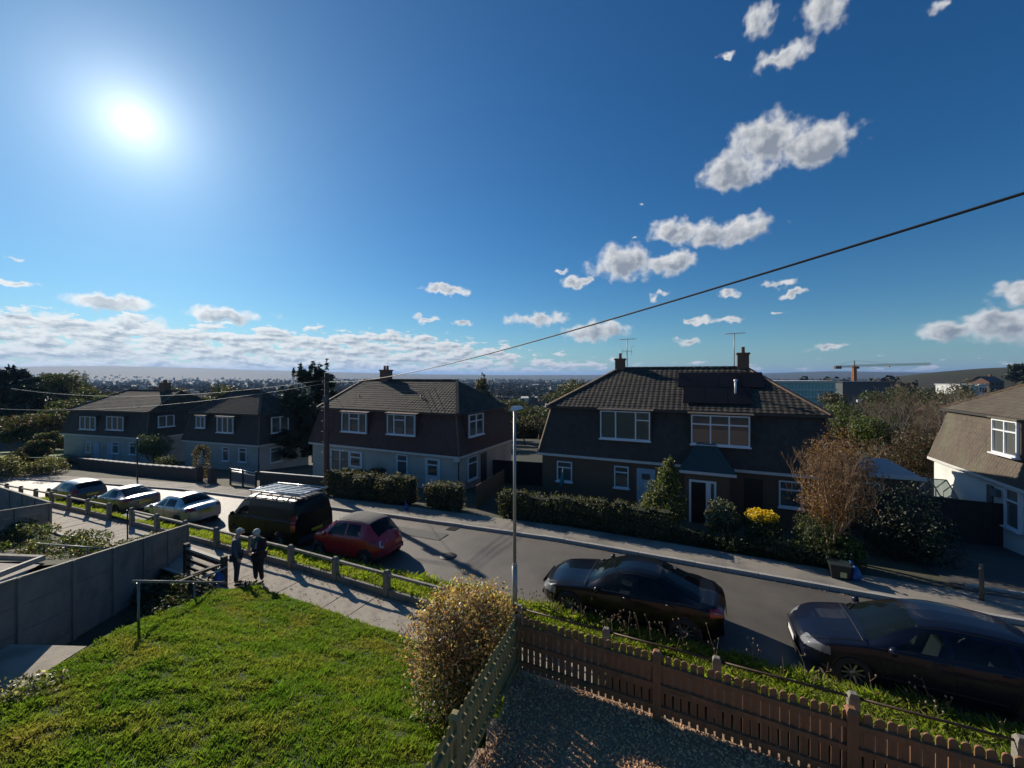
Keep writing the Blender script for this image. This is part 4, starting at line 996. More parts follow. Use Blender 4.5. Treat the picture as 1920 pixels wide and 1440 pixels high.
def park(fn, P, paint, s_nose, nc, label, name='parked_car', res=1.0, yaw=0.0, grp='cars parked along the verge', cat='car', sc=1.0, **k):
    sm = s_nose + P['L']/2; z = road_z(sm)+.005; p = W(s_nose, nc, road_z(s_nose)+.005)
    o = make_car(name, label, cat, P, paint, (p.x, p.y, p.z), -TH+yaw, res, grp, **k)
    o.rotation_euler = (0, -math.atan2(road_z(s_nose+P['L'])-road_z(s_nose), P['L']), -TH+yaw); o.scale = (sc, max(sc, .97), max(sc, .97)); return o
park(make_car, HATCH, blue, 1.92, 11.3, 'large dark blue car parked nearest, cut off by the right edge, facing left', res=1.5, yaw=.015, sc=1.02)
park(make_car, FAST, black, -4.05, 11.3, 'glossy black fastback car with shiny headlight parked beyond the picket fence', res=1.4, yaw=-.01, sc=1.01)
rc = park(make_car, CITY, red, -13.40, 11.3, 'small dark red car with a grey fabric roof parked behind the van', res=1.1, sc=.97)
# round white and blue sticker on the back of the red car
b = MB(); b.lathe([(0,0),(.135,0),(.135,.012),(0,.012)], (0,0,0), 20, m=0, axis='x'); b.lathe([(0,.013),(.07,.013),(.07,.014),(0,.014)], (0,0,0), 16, m=1, axis='x')
st_ = b.build('sticker', [mat('sticker_white', (.6,.6,.68), .4), mat('sticker_blue', (.03,.04,.16), .4)], rc, (3.475, -.47, .72)); st_.rotation_euler = (0, -.35, .12)
van = park(make_car, VAN, vang, -18.55, 11.4, 'dark green van with a silver roof rack parked beside the verge', name='parked_van', cat='van', res=1.0, sc=.94)
b = MB()
for sgn in (1,-1): b.tube([(1.55,sgn*.66,2.12),(4.75,sgn*.66,2.12)], .028, 8); 
for x in (1.7,2.4,3.1,3.8,4.6):
    b.bar((x,-.68,2.09),(x,.68,2.09), .06, .03)
    for sgn in (1,-1): b.bar((x,sgn*.66,1.93),(x,sgn*.66,2.10), .03)
b.tube([(4.82,-.70,2.14),(4.82,.70,2.14)], .04, 8); b.tube([(1.55,-.66,2.12),(1.55,.66,2.12)], .025, 8)
for y in (-.4,-.2,0,.2,.4): b.bar((1.6,y,2.115),(4.7,y,2.115), .08, .015)
b.build('roof_rack', mat('rack_silver', (.62,.63,.64), .25, metal=.85), van)
park(make_car, SALOON, silver, -25.45, 11.3, 'silver saloon car with the sun glinting on its flank, nearest the van', res=.8, sc=.94)
park(make_car, FAST, grey, -30.9, 11.25, 'mid grey hatchback parked between the silver saloon and the estate car', res=.7, sc=.93)
park(make_car, ESTATE, dgrey, -36.6, 11.15, 'dark grey estate car parked farthest left on the street', res=.7, sc=.96)

# ------------------------------------------------------------------ people
def skin(name, V, E, Rr, m, parent, sub=2, root=0, flat=None):
    me = bpy.data.meshes.new(name); me.from_pydata(V, E, []); me.materials.append(m)
    o = link(name, me, parent); md = o.modifiers.new('skin', 'SKIN'); md.use_smooth_shade = True
    for i, r in enumerate(Rr): me.skin_vertices[0].data[i].radius = r if hasattr(r, '__len__') else (r, r)
    for i in range(len(V)): me.skin_vertices[0].data[i].use_root = (i == root)
    s_ = o.modifiers.new('sub', 'SUBSURF'); s_.levels = sub; s_.render_levels = sub
    dg = bpy.context.evaluated_depsgraph_get(); dg.update(); ev = o.evaluated_get(dg); me2 = bpy.data.meshes.new_from_object(ev)
    o.modifiers.clear(); o.data = me2; me2.name = name
    for p in me2.polygons: p.use_smooth = True
    return o
def chain(pts): return [(i, i+1) for i in range(len(pts)-1)]
def hand(b, w, d, up, side, s=1.0):
    """palm and five curled fingers appended to a mesh builder; w wrist, d direction, side = palm normal"""
    w = Vector(w); d = Vector(d).normalized(); side = Vector(side).normalized(); up = d.cross(side).normalized()
    b.hexa([tuple(w + d*a*s + up*c*s + side*e*s) for (a, c, e) in ((0,-.03,-.013),(.085,-.04,-.012),(.085,.04,-.012),(0,.03,-.013),(0,-.03,.013),(.085,-.04,.012),(.085,.04,.012),(0,.03,.013))])
    for k, (off, ln) in enumerate(((-.032,.062),(-.011,.074),(.011,.078),(.031,.068))):
        a = w + d*.08*s + up*off*s; c = a + d*ln*.55*s + side*.010*s; e = a + d*ln*.9*s + side*.032*s
        b.tube([a, c, e], [.0095*s,.009*s,.007*s], 6)
    a = w + d*.03*s + up*.033*s; b.tube([a, a + up*.028*s + d*.03*s + side*.01*s, a + up*.03*s + d*.058*s + side*.025*s], [.012*s,.011*s,.008*s], 6)
skinm = mat('skin', (.42,.24,.17), .55, (.46,.27,.20), 20); hairw = mat('hair_white', (.50,.47,.43), .8, (.60,.57,.53), 40, bump=.4, bscale=120)
def person(label, loc, rz, hgt, jacket, trousers, pose, hair='short', scarf=None, shirt=None, tilt=.25, stout=1.0):
    root = thing('person', label, 'person', loc, rz); k = hgt/1.75
    S = lambda *p: (p[0]*k, p[1]*k, p[2]*k)   # x right, y forward (facing +y), z up
    legs = pose['legs']; arms = pose['arms']
    # head and neck (one body mesh) : forward tilt
    t = tilt; hx, hy, hz_ = 0, .05+.09*math.sin(t), 1.60
    V = [S(0,-.02,.95), S(0,0,1.2), S(0,-.01,1.42), S(0,.02,1.50), S(0,hy-.03,1.57), S(0,hy,hz_+.04), S(0,hy-.01,hz_+.10)]
    Rr = [.10*k,.11*k,.065*k,.055*k,(.066*k,.075*k),(.078*k,.096*k),(.062*k,.078*k)]
    E = chain(V); n = len(V)
    for a in arms: # shoulder, elbow, wrist
        V += [S(*a[0]), S(*a[1]), S(*a[2])]; Rr += [.05*k,.042*k,.030*k]; E += [(2,n),(n,n+1),(n+1,n+2)]; n += 3
    for l in legs:
        V += [S(*l[0]), S(*l[1]), S(*l[2])]; Rr += [.085*k,.06*k,.04*k]; E += [(0,n),(n,n+1),(n+1,n+2)]; n += 3
    body = skin('body', V, E, Rr, skinm, root, root=0)
    b = MB()
    for a in arms: hand(b, S(*a[2]), Vector(a[2])-Vector(a[1]), (0,0,1), a[3], k)
    # nose, ears, eyes, mouth
    f = Vector(S(0,hy+.085,hz_+.035)); b.hexa([tuple(f+Vector(q)*k) for q in ((-.016,0,-.022),(.016,0,-.022),(.012,-.01,.03),(-.012,-.01,.03),(-.010,.026,-.022),(.010,.026,-.022),(.005,.004,.03),(-.005,.004,.03))])
    for s_ in (1,-1): b.lathe([(0,-.008),(.028,-.006),(.03,.006),(0,.008)], S(s_*.082,hy-.012,hz_+.03), 8, axis='x')
    b.build('face_and_hands', skinm, root)
    b = MB()
    for s_ in (1,-1): b.lathe([(0,0),(.012,.004),(0,.010)], S(s_*.032,hy+.086,hz_+.055), 8, axis='y')
    b.bar(S(-.026,hy+.090,hz_-.022), S(.026,hy+.090,hz_-.022), .006, .004); b.build('eyes_and_mouth', mat('dark_features', (.05,.02,.02), .5), root)
    # hair
    hb = []; 
    b = MB(); full = hair != 'short'; r_ = (.104 if full else .090)*k; c = Vector(S(0, hy-.022, hz_+.035)); top_ = (.112 if full else .098)*k
    prof = [(r_*math.cos(q), top_*math.sin(q)) for q in np.linspace(-.9 if full else -.25, 1.5, 9)] + [(0, top_)]
    b.lathe(prof, (0,0,0), 16); R3 = Matrix.Rotation(.45, 3, 'X')
    b.v = [tuple(R3 @ Vector((v[0]*.93*(1+.05*math.sin(v[2]*70+v[0]*40)), v[1]*1.08, v[2])) + c) for v in b.v]; b.build('hair', hairw, root)
    # jacket: torso and sleeves in one cloth mesh
    w = stout
    V = [S(0,-.01,.80), S(0,-.01,.98), S(0,.0,1.16), S(0,-.01,1.34), S(0,-.01,1.43)]; Rr = [(.185*k*w,.150*k*w),(.185*k*w,.150*k*w),(.180*k*w,.140*k*w),(.17*k*w,.125*k),(.085*k,.08*k)]; E = chain(V); n = 5
    for a in arms: V += [S(*a[0]), S(*a[1]), S(*(Vector(a[2])*.96+Vector(a[1])*.04))]; Rr += [.082*k,.066*k,.050*k]; E += [(3,n),(n,n+1),(n+1,n+2)]; n += 3
    skin('jacket', V, E, Rr, jacket, root, root=1)
    V = [S(0,-.01,.93)]; Rr = [(.165*k*w,.125*k*w)]; E = []; n = 1
    for l in legs: V += [S(*l[0]), S(*l[1]), S(*(Vector(l[2])+Vector((0,0,.03))))]; Rr += [.105*k,.082*k,.062*k]; E += [(0,n),(n,n+1),(n+1,n+2)]; n += 3
    skin('trousers', V, E, Rr, trousers, root, root=0)
    for l in legs:
        a = Vector(l[2]); V = [S(a.x,a.y-.05,.045), S(a.x,a.y+.06,.04), S(a.x,a.y+.17,.032)]; skin('shoe', V, chain(V), [.046*k,.043*k,.036*k], mat('shoe_dark', (.03,.025,.02), .6), root, root=1)
    if scarf:
        V = [S(-.09,.02,1.45), S(0,.11,1.42), S(.09,.02,1.45), S(.04,.145,1.30), S(.03,.165,1.12)]; skin('scarf', V, [(0,1),(1,2),(1,3),(3,4)], [.05*k,.055*k,.05*k,.05*k,.04*k], scarf, root, root=1)
    if shirt:
        V = [S(.0,.125,1.12), S(.0,.13,1.24), S(.0,.09,1.36)]; skin('top', V, chain(V), [(.07*k,.035*k)]*3, shirt, root, root=1)
    return root
stand = [((-.095,0,.90),(-.10,.02,.50),(-.11,-.02,.09)), ((.095,0,.90),(.10,.03,.50),(.11,.0,.09))]
down = [((-.19,-.01,1.40),(-.245,-.03,1.12),(-.235,.07,.88),(1,0,0)), ((.19,-.01,1.40),(.245,-.03,1.12),(.235,.07,.88),(-1,0,0))]
hold = [((-.19,-.01,1.38),(-.25,.0,1.10),(-.08,.21,1.06),(0,-.3,1)), ((.19,-.01,1.38),(.25,-.02,1.10),(.08,.20,1.02),(0,-.3,1))]
pm_, pw_ = W(-12.86, 7.66, path_z(-12.6)), W(-12.35, 8.02, path_z(-12.3))
man = person('older man with white hair in a slate blue jacket looking down at the path', (pm_.x, pm_.y, pm_.z+.01), R(-62), 1.74, mat('jacket_slate', (.045,.065,.095), .8, (.06,.08,.11), 12, bump=.4), mat('trousers_navy', (.022,.028,.042), .85, (.03,.035,.05), 12, bump=.3), dict(legs=stand, arms=down), tilt=.7, stout=1.0)
wom = person('older woman with white hair in a dark coat and green scarf holding something', (pw_.x, pw_.y, pw_.z+.01), R(165), 1.70, mat('coat_dark', (.020,.014,.022), .85, (.05,.015,.022), 5, bump=.4), mat('trousers_black', (.014,.013,.018), .85), dict(legs=stand, arms=hold), hair='full', scarf=mat('scarf_green', (.015,.07,.05), .9, (.02,.10,.07), 20), shirt=mat('top_grey', (.22,.21,.20), .9, (.28,.27,.25), 20), tilt=.6, stout=1.06)
# blue bag at the step foot, low dark shrub by the couple
bluem = mat('blue_plastic', (.012,.075,.26), .4, (.02,.10,.34), 8, bump=.5, bscale=14)
def bag(label, loc, s=1.0, m=bluem, name='plastic_bag'):
    V = [(0,0,.05*s),(.02*s,0,.22*s),(-.03*s,.02*s,.38*s),(.12*s,.03*s,.10*s),(-.13*s,0,.10*s)]; me = bpy.data.meshes.new(name); o = None
    r = thing(name, label, 'bag', loc); skin('sack', V, [(0,1),(1,2),(0,3),(0,4)], [.16*s,.14*s,.05*s,.13*s,.13*s], m, r, root=0)
    b = MB(); b.tube([(-.05*s,.02*s,.38*s),(-.12*s,.05*s,.48*s),(-.03*s,.06*s,.44*s)], .02*s, 5); b.build('handle', m, r); return r
p = W(s_at(413, 7.3), 7.3, .1); bag('bright blue plastic bag on the ground beside the man by the steps', (p.x-.05, p.y, .12), 1.15)
ls = thing('small_shrub', 'small dark green shrub at the lawn edge below the couple', 'bush', (-7.55, 11.55, .12)); leaf_cloud('foliage', [(0,0,.18,.26,.24,.24)], 700, .04, [L_dark, L_green], ls)
# ------------------------------------------------------------------ houses
tile_r = mat('roof_tile', (.038,.031,.024), .9, (.062,.050,.038), 1.3, island=.28, bump=.4, bscale=30, wear=(.075,.07,.04), wscale=.9)
tile_w = mat('wall_tile_dark', (.050,.040,.034), .85, (.075,.058,.048), 1.0, island=.13, bump=.3, bscale=30)
tile_red = mat('wall_tile_red', (.085,.042,.034), .85, (.12,.062,.050), 1.0, island=.13, bump=.3, bscale=30)
tile_brown = mat('wall_tile_brown', (.078,.060,.044), .85, (.115,.092,.068), .8, island=.09, bump=.3, bscale=30, wear=(.12,.11,.07), wscale=.7)  # lighter brown tile of the white house
brickm = mat('brick_wall', (.115,.070,.045), .9, (.16,.10,.065), 9, bump=.5, bscale=25, stretch=(1,1,3))
render_c = mat('render_cream', (.40,.37,.32), .9, (.47,.44,.39), 1.2, bump=.3, bscale=50, wear=(.33,.30,.26), wscale=.5)
render_w = mat('render_white', (.62,.64,.60), .85, (.70,.71,.67), 1.2, bump=.4, bscale=50, wear=(.54,.55,.51), wscale=.6)
upvc = mat('window_frame_white', (.70,.72,.74), .35, (.74,.76,.78), 3); wpaint = mat('fascia_white', (.52,.51,.48), .6, (.60,.59,.56), 3); ridge_m = mat('ridge_tile', (.13,.085,.055), .85, (.18,.12,.08), 3, island=.2)
wglass = glass_mat('window_glass', (.68,.74,.74), .9, (.20,.225,.22), .62); dark_in = mat('room_dark', (.03,.032,.035), .9); curt = mat('curtain', (.62,.64,.60), .9, (.50,.51,.49), 2, stretch=(9,9,.3)); curt2 = mat('curtain_beige', (.52,.54,.50), .9, (.62,.63,.59), 2, stretch=(9,9,.3))
leadm = mat('porch_felt_green', (.030,.045,.045), .8, (.04,.06,.058), 4); brickc = mat('chimney_brick', (.16,.085,.055), .9, (.22,.12,.08), 14, bump=.5); pot = mat('chimney_pot', (.24,.12,.07), .8)
doorblue = mat('door_pale_blue', (.30,.40,.50), .5); doorw = mat('door_white', (.60,.62,.64), .45); metal_d = mat('metal_dark', (.06,.06,.06), .5, metal=.4); antm = mat('aerial_metal', (.30,.30,.28), .5, metal=.5)
solar = mat('solar_panel', (.003,.003,.005), .5, (.005,.005,.008), 3, spec=.15)
def tiled(name, P00, P10, P11, P01, m, pw=.30, ph=.30, th=.022, parent=None, pan=True):
    """tiles on the quad P00-P10 (lower edge) to P01-P11 (upper edge), real geometry, one joined part"""
    P00, P10, P11, P01 = map(Vector, (P00, P10, P11, P01)); nrm = (P10-P00).cross(P01-P00).normalized()
    if nrm.z < 0: nrm = -nrm
    ht = ((P01-P00).length + (P11-P10).length)/2; ref = P10-P00; rd = ref.normalized(); rows = max(1, int(round(ht/ph)))
    V = []; F = []
    for r in range(rows):
        v0, v1 = r/rows, (r+1.12)/rows
        A0 = P00.lerp(P01, v0); B0 = P10.lerp(P11, v0); A1 = P00.lerp(P01, min(v1,1)); B1 = P10.lerp(P11, min(v1,1)); w = (B0-A0).length
        n = max(1, int(round(w/pw)))
        sx0 = (A0-P00).dot(rd); offs = (-(sx0 % pw))  # keep joints aligned up the slope
        k = 0; x = offs + (pw*.5 if (not pan and r % 2) else 0)
        while x < w:
            a, c = max(0, x+.006), min(w, x+pw-.006); x += pw
            if c-a < .05: continue
            w1 = (B1-A1).length; sh = (A1-A0).dot(rd)
            def up(q): return A1 + rd*min(max(q-sh, 0), w1)
            lift = th + random.uniform(-.004,.006); p0 = A0+rd*a+nrm*lift; p1 = A0+rd*c+nrm*lift; p2 = up(c)+nrm*.006; p3 = up(a)+nrm*.006
            q0 = A0+rd*a; q1 = A0+rd*c; i = len(V)
            if pan:
                mid0 = A0+rd*((a+c)/2)+nrm*(lift+.016); mid1 = up((a+c)/2)+nrm*.020
                V += [tuple(p0), tuple(mid0), tuple(p1), tuple(p2), tuple(mid1), tuple(p3), tuple(q0), tuple(q1)]
                F += [(i,i+1,i+4,i+5), (i+1,i+2,i+3,i+4), (i+6,i+7,i+2,i+1), (i+6,i+1,i,i)]
            else:
                V += [tuple(p0), tuple(p1), tuple(p2), tuple(p3), tuple(q0), tuple(q1)]; F += [(i,i+1,i+2,i+3), (i+4,i+5,i+1,i)]
    F = [tuple(dict.fromkeys(f)) for f in F]
    me = bpy.data.meshes.new(name); me.from_pydata(V, [], F); me.materials.append(m); me.update()
    o = link(name, me, parent); o['kind'] = 'stuff'; return o
def window(parent, o, ax, w, h, out, cols=2, transom=None, name='window', cur=None, label=None, depth=.09, sill=True, fr=.055, cols_t=None):
    """o: lower left corner on wall plane; ax: unit vector along; out: unit outward"""
    o = Vector(o); ax = Vector(ax); out = Vector(out); up = Vector((0,0,1))
    def bx(b, a0, a1, z0, z1, d0, d1, m=0): b.hexa([tuple(o+ax*a+out*d+up*z) for (a, d, z) in ((a0,d1,z0),(a1,d1,z0),(a1,d0,z0),(a0,d0,z0),(a0,d1,z1),(a1,d1,z1),(a1,d0,z1),(a0,d0,z1))], m)
    b = MB(); bx(b, 0, fr, 0, h, -.04, depth); bx(b, w-fr, w, 0, h, -.04, depth); bx(b, fr, w-fr, 0, fr, -.04, depth); bx(b, fr, w-fr, h-fr, h, -.04, depth)
    widths = cols if hasattr(cols, '__len__') else [1/cols]*cols; xs = [0]
    for q in widths: xs.append(xs[-1]+q)
    tr = transom if hasattr(transom, '__len__') else [transom]*len(widths)
    iw = w-2*fr; cells = []
    for k in range(len(widths)):
        a, c = fr+iw*xs[k], fr+iw*xs[k+1]
        if k: bx(b, a-.03, a+.03, fr, h-fr, -.03, depth-.01)
        if tr[k]: zt_ = fr+(h-2*fr)*tr[k]; bx(b, a, c, zt_-.028, zt_+.028, -.03, depth-.014); cells += [(a, c, fr, zt_), (a, c, zt_, h-fr)]
        else: cells.append((a, c, fr, h-fr))
    f = b.build(name, upvc, parent)
    if label: f['label'] = label
    for (a, c, z0, z1) in cells:
        g = MB(); g.quad(o+ax*a+out*.02+up*z0, o+ax*c+out*.02+up*z0, o+ax*c+out*.02+up*z1, o+ax*a+out*.02+up*z1); g.build('pane', wglass, f)
    if sill: b = MB(); bx(b, -.06, w+.06, -.06, -.002, 0, depth+.09); b.build('sill', upvc, f)
    b = MB(); bx(b, .01, w-.01, .01, h-.01, -.16, -.15, 0)
    if cur:
        for (a, c) in cur: bx(b, fr+iw*a, fr+iw*c, .05, h-.05, -.075, -.065, 1)
    b.build('curtain', [dark_in, curt if (w*10) % 2 < 1 else curt2], f)
    return f
def gambrel_house(name, label, origin, ang, w, d, zg, z1, z2, zr, lower, upper, ridge=(.28,.72), inset=.5, front=True, sides='LR', tiles=True, roofm=None, over=.18, group=None, lowtile=.24):
    """local x along the front, y into the depth; z measured from the ground level zg"""
    root = thing(name, label, 'house', (origin[0], origin[1], zg), ang, group or 'houses along the far side of the street'); h1, h2, hr = z1-zg, z2-zg, zr-zg
    b = MB(); b.box(0, w, 0, d, -1.5, h1-.001)
    b.build('wall', lower, root)
    # upper storey core and steep tile-hung slopes
    o_ = over; i_ = inset
    q = [(-o_,-o_,h1),(w+o_,-o_,h1),(w+o_,d+o_,h1),(-o_,d+o_,h1),(i_,i_,h2),(w-i_,i_,h2),(w-i_,d-i_,h2),(i_,d-i_,h2)]
    MB().hexa(q, 0).build('upper_wall', upper, root)
    e = .22
    t = [(i_-e,i_-e,h2),(w-i_+e,i_-e,h2),(w-i_+e,d-i_+e,h2),(i_-e,d-i_+e,h2)]; ra = (w*ridge[0], d/2, hr); rb_ = (w*ridge[1], d/2, hr); rm = roofm or tile_r
    b = MB(); b.v = [tuple(x) for x in t]+[ra, rb_]; b.f = [(0,1,5,4),(1,2,5),(2,3,4,5),(3,0,4),(3,2,1,0)]; b.m = [0]*5; b.sm = [False]*5
    rf = b.build('roof', rm, root)
    if tiles:
        tiled('roof_tiles', t[0], t[1], rb_, ra, rm, parent=rf, pw=.27, ph=.31)
        tiled('roof_tiles', t[1], t[2], rb_, rb_, rm, parent=rf, pw=.27, ph=.31); tiled('roof_tiles', t[3], t[0], ra, ra, rm, parent=rf, pw=.27, ph=.31)
        uw = [c for c in root.children if c.name.startswith('upper_wall')][0] if False else None
        tiled('wall_tiles', q[0], q[1], q[5], q[4], upper, parent=root, pw=.19, ph=lowtile, th=.028, pan=False)
        tiled('wall_tiles', q[1], q[2], q[6], q[5], upper, parent=root, pw=.19, ph=lowtile, th=.028, pan=False)
        tiled('wall_tiles', q[3], q[0], q[4], q[7], upper, parent=root, pw=.19, ph=lowtile, th=.028, pan=False)
    b = MB()
    for a, c in ((t[0],ra),(t[1],rb_),(t[3],ra),(ra,rb_)): 
        a, c = Vector(a), Vector(c); n = max(1, int((c-a).length/.4))
        for k in range(n): b.bar(a.lerp(c, k/n)+Vector((0,0,.035)), a.lerp(c, (k+.96)/n)+Vector((0,0,.045)), .20, .07)
    b.build('ridge_tiles', ridge_m, rf)
    # fascia, gutters and soffits
    b = MB()
    for (a, c) in ((q[0],q[1]),(q[1],q[2]),(q[3],q[0])):
        a, c = Vector(a), Vector(c); b.bar(a+Vector((0,0,-.07)), c+Vector((0,0,-.07)), .06, .13)
    b.build('fascia', wpaint, root)
    b = MB()
    for (a, c) in ((t[0],t[1]),(t[1],t[2]),(t[3],t[0])):
        a, c = Vector(a), Vector(c); b.bar(a+Vector((0,0,-.06)), c+Vector((0,0,-.06)), .09, .10)
    b.build('gutter', mat('gutter_dark', (.045,.04,.036), .5), rf)
    for (a, c) in ((q[0],q[4]),(q[1],q[5])): MB().bar(Vector(a)+Vector((0,-.02,.02)), Vector(c)+Vector((0,-.02,0)), .12, .06).build('corner_tiles', ridge_m, root)
    return root
class Fr:
    """pixel to local coordinates on a plane y = yl of a house frame"""
    def __init__(s, o, a, zg): s.o = o; s.a = a; s.zg = zg; s.c, s.s = math.cos(a), math.sin(a)
    def y(s, px, py, yl):   # plane local y const
        r = (px-960)/FP; # world (rD, D); local y = -(x-ox) s + (y-oy) c
        D = (yl + (-s.o[0])*s.s*1.0*-1*-1 + 0)  # placeholder
        D = (yl - s.o[0]*s.s + s.o[1]*s.c)/(-r*s.s + s.c)
        x, y = r*D, D; return ((x-s.o[0])*s.c + (y-s.o[1])*s.s, H-(py-HZ)/FP*D - s.zg)
    def x(s, px, py, xl):
        r = (px-960)/FP; D = (xl + s.o[0]*s.c + s.o[1]*s.s)/(r*s.c + s.s)
        x, y = r*D, D; return (-(x-s.o[0])*s.s + (y-s.o[1])*s.c, H-(py-HZ)/FP*D - s.zg)
def fwin(root, fr, bb, yl, **k):
    x0, z1 = fr.y(bb[0], bb[1], yl); x1, _ = fr.y(bb[2], bb[1], yl); _, z0 = fr.y((bb[0]+bb[2])/2, bb[3], yl); _, z1 = fr.y((bb[0]+bb[2])/2, bb[1], yl)
    return window(root, (x0, yl, z0), (1,0,0), x1-x0, z1-z0, (0,-1,0), **k), (x0, x1, z0, z1)
def swin(root, fr, bb, xl, sgn, **k):
    y0, _ = fr.x(bb[0], bb[1], xl); y1, _ = fr.x(bb[2], bb[1], xl); xm = (bb[0]+bb[2])/2; _, z0 = fr.x(xm, bb[3], xl); _, z1 = fr.x(xm, bb[1], xl)
    if sgn > 0: return window(root, (xl, min(y0,y1), z0), (0,1,0), abs(y1-y0), z1-z0, (1,0,0), **k), (y0, y1, z0, z1)
    return window(root, (xl, max(y0,y1), z0), (0,-1,0), abs(y1-y0), z1-z0, (-1,0,0), **k), (y0, y1, z0, z1)
def dormer(root, x0, x1, z0, z1, yo, yi, m):
    """cheeks and flat hood that carry an upright window out of the sloping tile hanging"""
    b = MB(); b.box(x0-.07, x1+.07, yo+.002, yi, z0-.10, z1+.02); b.build('window_surround', m, root)
    MB().hexa([(x0-.16,yo-.16,z1+.03),(x1+.16,yo-.16,z1+.03),(x1+.16,yi+.3,z1+.03),(x0-.16,yi+.3,z1+.03),(x0-.16,yo-.16,z1+.07),(x1+.16,yo-.16,z1+.07),(x1+.16,yi+.3,z1+.22),(x0-.16,yi+.3,z1+.22)]).build('window_hood', m, root)
def dormer_s(root, y0, y1, z0, z1, xo, xi, m):
    a, b_ = min(xo,xi), max(xo,xi); d = .002 if xo < xi else -.002
    MB().box(a+max(d,0), b_+min(d,0), min(y0,y1)-.07, max(y0,y1)+.07, z0-.10, z1+.02).build('window_surround', m, root)
    e = -.16 if xo < xi else .16
    MB().box(min(xo+e,xi), max(xo+e,xi), min(y0,y1)-.16, max(y0,y1)+.16, z1+.03, z1+.10).build('window_hood', m, root)
def chimney(parent, x, y, z0, z1, w=.62, pots=2, pref=None):
    b = MB(); b.box(x-w/2, x+w/2, y-w*.4, y+w*.4, z0, z1); b.box(x-w/2-.05, x+w/2+.05, y-w*.4-.05, y+w*.4+.05, z1, z1+.10); o = b.build('chimney', brickc, parent)
    b = MB()
    for k in range(pots): b.lathe([(.10,0),(.085,.28),(.11,.32),(.07,.32)], (x-(pots-1)*.14+k*.28, y, z1+.10), 10)
    b.build('chimney_pots', pot, o); return o
def aerial(label, base, h, rz, kind):
    r = thing('tv_aerial', label, 'aerial', base, rz, 'aerials on the brick house'); b = MB(); b.tube([(0,0,0),(0,0,h)], .022, 6).build('mast', antm, r); b = MB()
    b.tube([(-.55,0,h-.05),(.65,0,h+.03)], .016, 5)
    for k in range(9): x = -.5+k*.13; l = .30-.015*k; b.tube([(x,-l,h-.05+.008*k),(x,l,h-.05+.008*k)], .009, 4)
    if kind: 
        b.tube([(-.35,0,h-.75),(.35,0,h-.75)], .014, 5)
        for x in (-.35,-.05,.3): b.tube([(x,0,h-1.0),(x,0,h-.5)], .010, 4)
        b.tube([(.3,-.3,h-.45),(.3,.3,h-.45)], .012, 4)
    b.build('antenna', antm, r)
# --- brick house in the middle right (two front doors)
o3 = W(-8.15, 21.55); A3 = -TH; zg3 = -.30; f3 = Fr(o3, A3, zg3); w3 = 13.5
h3 = gambrel_house('brick_house', 'dark brick house with tile hung upper floor and solar panels, opposite the garden', (o3.x, o3.y), A3, w3, 8.2, zg3, 2.07, 4.66, 6.85, brickm, tile_w, ridge=(.265,.765), inset=.42)
wu, bx_ = fwin(h3, f3, (1126,771,1219,824), -.05, cols=[.31,.42,.27], transom=[None,None,.72], cur=[(0,.5),(.5,1)]); dormer(h3, *bx_[:2], bx_[2], bx_[3], -.05, .5, tile_w)
wu, bx_ = fwin(h3, f3, (1296,779,1406,835), -.05, cols=3, transom=.70, cur=[(0,1)]); dormer(h3, *bx_[:2], bx_[2], bx_[3], -.05, .5, tile_w)
fwin(h3, f3, (1045,865,1073,902), -.02, cols=1, transom=.72, cur=[(0,1)]); fwin(h3, f3, (1152,874,1179,914), -.02, cols=1, transom=.74, cur=[(0,1)])
fwin(h3, f3, (1460,902,1504,951), -.02, cols=1, transom=.68, cur=[(0,1)])
x0, z1_ = f3.y(1194, 877, -.02); x1, _ = f3.y(1229, 877, -.02); b = MB().box(x0, x1, -.07, .05, -.0, z1_); dr = b.build('door', doorblue, h3); dr['label'] = 'pale blue front door'
MB().box(x0+.25, x1-.25, -.085, -.072, z1_-.55, z1_-.25).build('pane', wglass, dr); MB().box(x0+.08, x0+.12, -.11, -.072, .9, 1.05).build('handle', chrome, dr)
# porch with hipped green felt roof
xa, za = f3.y(1278, 881, -1.25); xb, _ = f3.y(1374, 890, -1.25)
pch = MB().box(xa+.12, xb-.12, -1.2, -.001, -.4, za-.06); po = pch.build('porch', brickm, h3)
xm = (xa+xb)/2; b = MB(); t = [(xa-.08,-1.4,za),(xb+.12,-1.4,za),(xb+.12,.2,za),(xa-.08,.2,za)]
b.v = t+[(xm-.4,-.1,za+1.15),(xm+.4,-.1,za+1.15),(xm-.4,.35,za+1.15),(xm+.4,.35,za+1.15)]; b.f = [(0,1,5,4),(1,2,7,5),(3,0,4,6),(3,2,1,0),(4,5,7,6)]; b.m = [0]*5; b.sm = [False]*5; b.build('porch_roof', leadm, po)
MB().box(xa-.10, xb+.14, -1.44, -1.38, za-.10, za+.02).build('fascia', wpaint, po)
xd0, zd1 = f3.y(1292, 898, -1.2); xd1, _ = f3.y(1343, 898, -1.2); b = MB(); b.box(xd0, xd0+.09, -1.27, -1.201, -.05, zd1); b.box(xd1-.09, xd1, -1.27, -1.201, -.05, zd1); b.box(xd0+.09, xd1-.09, -1.27, -1.201, zd1-.09, zd1); b.box(xd0+(xd1-xd0)*.62, xd0+(xd1-xd0)*.80, -1.27, -1.201, -.05, zd1-.09); d2 = b.build('door_frame', upvc, po)
MB().box(xd0+.09, xd0+(xd1-xd0)*.62, -1.235, -1.201, -.03, zd1-.09).build('door', mat('door_black', (.01,.011,.013), .35, coat=.4), po)
